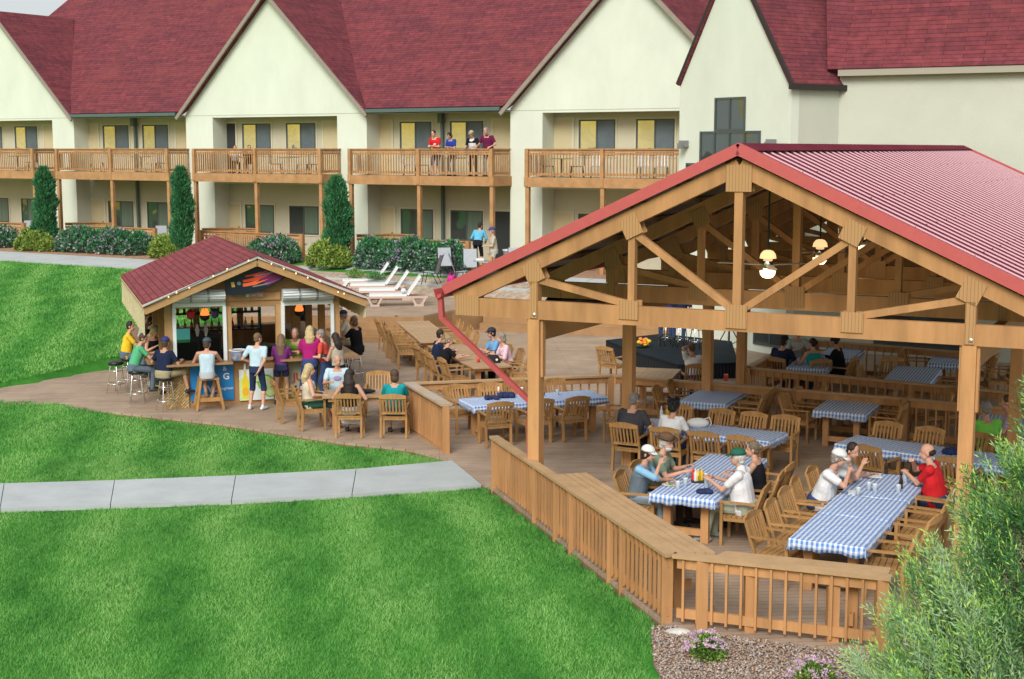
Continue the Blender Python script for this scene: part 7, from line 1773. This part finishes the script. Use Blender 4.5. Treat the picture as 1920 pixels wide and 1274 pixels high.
BARK = mat('bark', (.10,.065,.04), .9, var=.3, scale=8)
def cypress(px, pyb, pyt, wpx, label, seed, D=-1.6):
    wpx *= .74; rs = np.random.RandomState(seed); s = hs(px, D, 400); p = HO+HD*s+HM*D; p.z = ground(p.x, p.y)
    z = atY(px, pyt, p.y).z; Ht = z-p.z; W = wpx*p.y/FL/2
    root = thing('cypress_tree', label, 'tree', p, 0, 'columnar cypresses along the hotel')
    mb = MB(); mb.tube([(0,0,0), (0,0,Ht*.5), (.03,0,Ht*.9)], [.09,.06,.02], 8); mb.build('trunk', BARK, root)
    n = 15000; t = rs.uniform(0, 1, n)**.9; prof = np.interp(t, [0, .06, .25, .55, .8, .93, 1], [.6, .9, 1.0, .98, .80, .55, .12])
    a = rs.uniform(0, 6.28, n); lump = 1+.20*np.sin(a*3+t*9+seed)+.16*np.sin(a*2-t*23+seed)+.10*np.sin(a*7+t*40); rr = W*prof*lump*(1-.75*rs.uniform(0, 1, n)**2.6)
    c = np.stack([np.cos(a)*rr, np.sin(a)*rr, t*Ht], 1); nn = np.stack([np.cos(a)*.6, np.sin(a)*.6, np.ones(n)*1.1], 1)
    leafcloud('crown', c, nn, .20, .22, LEAFM, np.clip((rs.normal(.9, .7, n)).astype(int), 0, 2), rs, .35, root)
cypress(85, 468, 318, 46, 'leftmost columnar cypress in front of the hotel', 1); cypress(341, 458, 318, 44, 'middle columnar cypress left of the bar roof', 2); cypress(632, 480, 336, 56, 'right columnar cypress beyond the bar roof', 3)
def hedge(px0, px1, pyb, h, label, seed, kind='purple', D=-1.35, depth=.75):
    rs = np.random.RandomState(seed); s0, s1 = hs(px0, D, 450), hs(px1, D, 450); c = HO+HD*((s0+s1)/2)+HM*D; c.z = ground(c.x, c.y); L_ = s1-s0
    root = thing('flower_hedge' if kind == 'purple' else 'leafy_shrub', label, 'shrub', c, HRZ)
    n = int(3300*L_*h) if kind == 'purple' else int(4200*L_*h)
    x = rs.uniform(-L_/2, L_/2, n); th = rs.uniform(0, math.pi, n); e = np.clip((L_/2-np.abs(x))/.45, 0, 1)**.5 if kind == 'purple' else np.sqrt(np.clip(1-(2*x/L_)**2, 0, 1))
    lump = 1+.10*np.sin(x*3.1+seed)+.12*np.sin(x*8.7+2*seed+th*3)+.08*np.sin(x*21+th*7); rr = (1-.55*rs.uniform(0, 1, n)**2.2)*e*lump
    y = np.cos(th)*depth*rr; z = np.sin(th)*h*rr+.04
    cc = np.stack([x, y, z], 1); nn = np.stack([x*.1, np.cos(th), np.sin(th)+.3], 1)
    if kind == 'purple':
        ms = LEAFM; mi = np.clip(rs.normal(1.0, .7, n).astype(int), 0, 2); leafcloud('foliage', cc, nn, .13, .5, ms, mi, rs, .6, root)
        k = int(n*.22); idx = rs.choice(n, k, replace=False); patch = np.sin(cc[idx, 0]*2.3+seed)+np.sin(cc[idx, 2]*5)+rs.normal(0, .7, k) > -.6; idx = idx[patch]
        c2 = cc[idx]*np.array([1, 1.05, 1.04]); leafcloud('blossoms', c2, nn[idx], .11, .9, [mat('blossom_lilac', (.30,.20,.36), .8), mat('blossom_pale', (.42,.33,.44), .8)], rs.randint(0, 2, len(idx)), rs, .9, root)
    else:
        ms = [mat('leaf_lime_dark', (.10,.19,.03), .7), mat('leaf_lime', (.24,.36,.06), .7), mat('leaf_yellow', (.40,.46,.12), .7)]
        leafcloud('foliage', cc, nn, .14, .45, ms, np.clip(rs.normal(1.3, .7, n).astype(int), 0, 2), rs, .6, root)
    mb = MB(); mb.tube([(0, 0, 0), (.03, .02, h*.3), (.0, .05, h*.6)], .03, 6); mb.build('stem', BARK, root)
hedge(-60, 22, 470, .75, 'purple flowering hedge cut by the left edge', 11); hedge(112, 278, 480, .85, 'long purple flowering hedge left of the bar', 12); hedge(470, 553, 470, .85, 'purple flowering hedge just behind the bar roof', 13)
hedge(672, 872, 505, .95, 'large purple flowering hedge behind the loungers', 14)
hedge(33, 104, 474, .80, 'yellow green shrub at the foot of the leftmost cypress', 15, 'lime', -1.9, .6); hedge(287, 338, 484, .8, 'yellow green shrub left of the bar roof', 16, 'lime', -1.9, .6); hedge(582, 653, 498, .95, 'rounded pale green shrub right of the bar roof', 17, 'lime', -1.9, .7)
for i, (px, py, r, lab) in enumerate(((666, 519, .33, 'small yellow green plant on the gravel bank'), (704, 524, .34, 'small dull green plant with purple tips on the gravel bank'))):
    p = on_ground(px, py); rs = np.random.RandomState(60+i); root = thing('small_plant', lab, 'plant', p); n = 500
    a = rs.uniform(0, 6.28, n); rr = rs.uniform(0, r, n); c = np.stack([np.cos(a)*rr, np.sin(a)*rr, rs.uniform(0, .3, n)*(1-rr/r*.5)], 1)
    leafcloud('foliage', c, np.stack([np.cos(a), np.sin(a), np.ones(n)], 1), .10, .35, [mat('leaf_lime_dark', (0,0,0)), mat('leaf_lime', (0,0,0)) if i == 0 else LEAFM[1], LEAFM[2]], rs.randint(0, 3, n), rs, .6, root)
# sedum clumps in the gravel
for i, (px, py, r, h, lab) in enumerate(((1328, 1232, .21, .28, 'sedum plant with mauve blossoms in front of the railing'), (1530, 1285, .24, .27, 'second sedum plant at the bottom edge by the juniper'))):
    p = at(px, py, 0); rs = np.random.RandomState(70+i); root = thing('sedum_plant', lab, 'plant', p, 0, 'sedum plants in the gravel'); n = 2600
    u = rs.normal(0, 1, (n, 3)); u /= np.linalg.norm(u, axis=1)[:, None]; u[:, 2] = np.abs(u[:, 2]); k = rs.uniform(.35, 1, n)[:, None]; c = u*k*np.array([r, r, h])
    leafcloud('foliage', c, u, .045, .55, [mat('leaf_sedum_dark', (.06,.15,.03), .6), mat('leaf_sedum', (.20,.34,.06), .6), mat('leaf_sedum_yellow', (.38,.45,.08), .6)], np.clip(rs.normal(1.1, .8, n).astype(int), 0, 2), rs, .5, root)
    m_ = 24; u = rs.normal(0, 1, (m_, 3)); u /= np.linalg.norm(u, axis=1)[:, None]; u[:, 2] = np.abs(u[:, 2])*.8+.25; u[:, 0] -= .15
    cs = []; 
    for q in u: cs.append(q*np.array([r*1.12, r*1.12, h*1.08])+rs.normal(0, .018, (40, 3))*np.array([1.3,1.3,.5]))
    cs = np.concatenate(cs); leafcloud('blossoms', cs, np.tile([0,0,1.], (len(cs), 1)), .022, .9, [mat('sedum_mauve', (.52,.33,.48), .8), mat('sedum_pale', (.62,.47,.56), .8)], rs.randint(0, 2, len(cs)), rs, .9, root)
tag(MB().ell((0,0,0), (.17,.10,.05), 12, 8).build('pale_stone', mat('pale_stone', (.55,.54,.50), .8, var=.2, scale=6, bump=.5), smooth=True, loc=at(1272, 1186, 0)), 'flat pale stone at the corner of the railing', 'stone')
# juniper in the right foreground: feathery sprays
def juniper():
    rs = np.random.RandomState(9); base = V((5.55, 13.6, -.03)); Ht = 3.75
    root = thing('juniper_tree', 'large feathery blue green juniper filling the lower right corner', 'tree', base)
    mb = MB(); mb.tube([(0,0,0), (.03,0,1.2), (0,.03,2.4), (0,0,3.3)], [.13,.1,.06,.02], 10)
    for i in range(60):
        a = rs.uniform(0, 6.28); z = rs.uniform(.15, 3.0); L_ = (1-z/4.0)*1.25; mb.tube([(0,0,z), (math.cos(a)*L_*.5, math.sin(a)*L_*.5, z+.22), (math.cos(a)*L_, math.sin(a)*L_, z+.62)], [.025,.015,.006], 5)
    mb.build('trunk', BARK, root, smooth=True)
    C_, Dn, MI = [], [], []
    for bi in range(240):
        t = rs.uniform(0, 1)**1.05; ze = .15+t*3.5; rad = 1.78*np.interp(t, [0, .12, .3, .55, .8, 1], [1.18, 1.14, .98, .68, .36, .07])*rs.uniform(.78, 1.08)
        a = rs.uniform(0, 6.28); end = np.array([math.cos(a)*rad, math.sin(a)*rad, ze]); st0 = np.array([math.cos(a)*rad*.25, math.sin(a)*rad*.25, max(0, ze-rad*rs.uniform(.45,.9))])
        bd = end-st0; bl = np.linalg.norm(bd); bd /= bl; tb = rs.choice([0, 1, 1, 2, 2])
        for si in range(38):
            u = rs.uniform(.25, 1)**.8; w = .17*(1.05-u)+.05; p = st0+bd*bl*u+rs.normal(0, w, 3)*np.array([1,1,.8]); d = bd+rs.normal(0, .38, 3)+np.array([0,0,.45+.45*u]); d /= np.linalg.norm(d)
            L_ = rs.uniform(.20, .38)*(1.1 if u > .8 else .9); side = np.cross(d, rs.normal(0, 1, 3)); side /= np.linalg.norm(side)+1e-9; nodes = 8
            tone = max(0, tb-(1 if u < .5 else 0)); tipc = 3 if u > .75 else min(3, tone+1)
            for j in range(nodes):
                q = p+d*L_*(j/nodes)+np.array([0,0,.06])*(j/nodes)**2; sgn_ = 1 if j % 2 else -1
                sd = d*.8+side*sgn_*.6; sd /= np.linalg.norm(sd); l2 = L_*.36*(1-j/nodes*.75)
                for k in range(4): C_.append(q+sd*l2*k/4); Dn.append(sd); MI.append(tone if k < 3 else (tipc if rs.rand() < .5 else tone))
                C_.append(q); Dn.append(d); MI.append(tone if j < 5 else tipc)
    C_ = np.array(C_); Dn = np.array(Dn); n = len(C_); print('juniper leaves', n)
    ms = [mat('juniper_dark', (.07,.19,.065), .7, spec=.08), mat('juniper_mid', (.19,.39,.14), .7, spec=.08), mat('juniper_blue', (.33,.50,.28), .7, spec=.08), mat('juniper_tip', (.44,.64,.11), .7, spec=.08)]
    leafcloud('crown', C_, Dn, .056, .19, ms, np.array(MI), rs, .13, root)
    # longer wispy leader tips
juniper()
# remove unused prototypes that were never placed
for o in list(bpy.data.objects):
    if o.get('label') == 'x': bpy.data.objects.remove(o)
cam = bpy.data.cameras.new('camera'); cam.sensor_width = 36; cam.lens = 36*FL/1920; cam.clip_end = 3000; cam.clip_start = .1
co = bpy.data.objects.new('camera', cam); COL.objects.link(co); co.location = (0, 0, EYE); co.rotation_euler = (R(90)-PIT, 0, 0); SC.camera = co
w = bpy.data.worlds.new('World'); SC.world = w; w.use_nodes = True; N, L = w.node_tree.nodes, w.node_tree.links; bg = N['Background']
sky = N.new('ShaderNodeTexSky'); sky.sky_type = 'NISHITA'; sky.sun_disc = False
SUN_EL, SUN_AZ = R(38), R(-163)      # azimuth measured clockwise from +Y
sky.sun_elevation = SUN_EL; sky.sun_rotation = SUN_AZ; sky.air_density = 1.0; sky.dust_density = 5.0; sky.ozone_density = 1.0
mxw = N.new('ShaderNodeMix'); mxw.data_type = 'RGBA'; mxw.inputs[0].default_value = .5; L.new(sky.outputs[0], mxw.inputs[6]); mxw.inputs[7].default_value = (8.6, 8.9, 9.0, 1); L.new(mxw.outputs[2], bg.inputs[0]); bg.inputs[1].default_value = .10
sl_ = bpy.data.lights.new('sun', 'SUN'); sl_.energy = 2.0; sl_.angle = R(28); sl_.color = (1, .98, .96)
so_ = bpy.data.objects.new('sun', sl_); COL.objects.link(so_)
dv = V((math.sin(SUN_AZ)*math.cos(SUN_EL), math.cos(SUN_AZ)*math.cos(SUN_EL), math.sin(SUN_EL)))
so_.rotation_euler = dv.to_track_quat('Z', 'Y').to_euler()
SC.view_settings.view_transform = 'Standard'; SC.view_settings.look = 'None'; SC.view_settings.gamma = 1; SC.view_settings.exposure = .37
SC.render.engine = 'CYCLES'; SC.cycles.use_denoising = True; SC.cycles.max_bounces = 6
print('objects', len(bpy.data.objects), 'top', len([o for o in bpy.data.objects if not o.parent]))
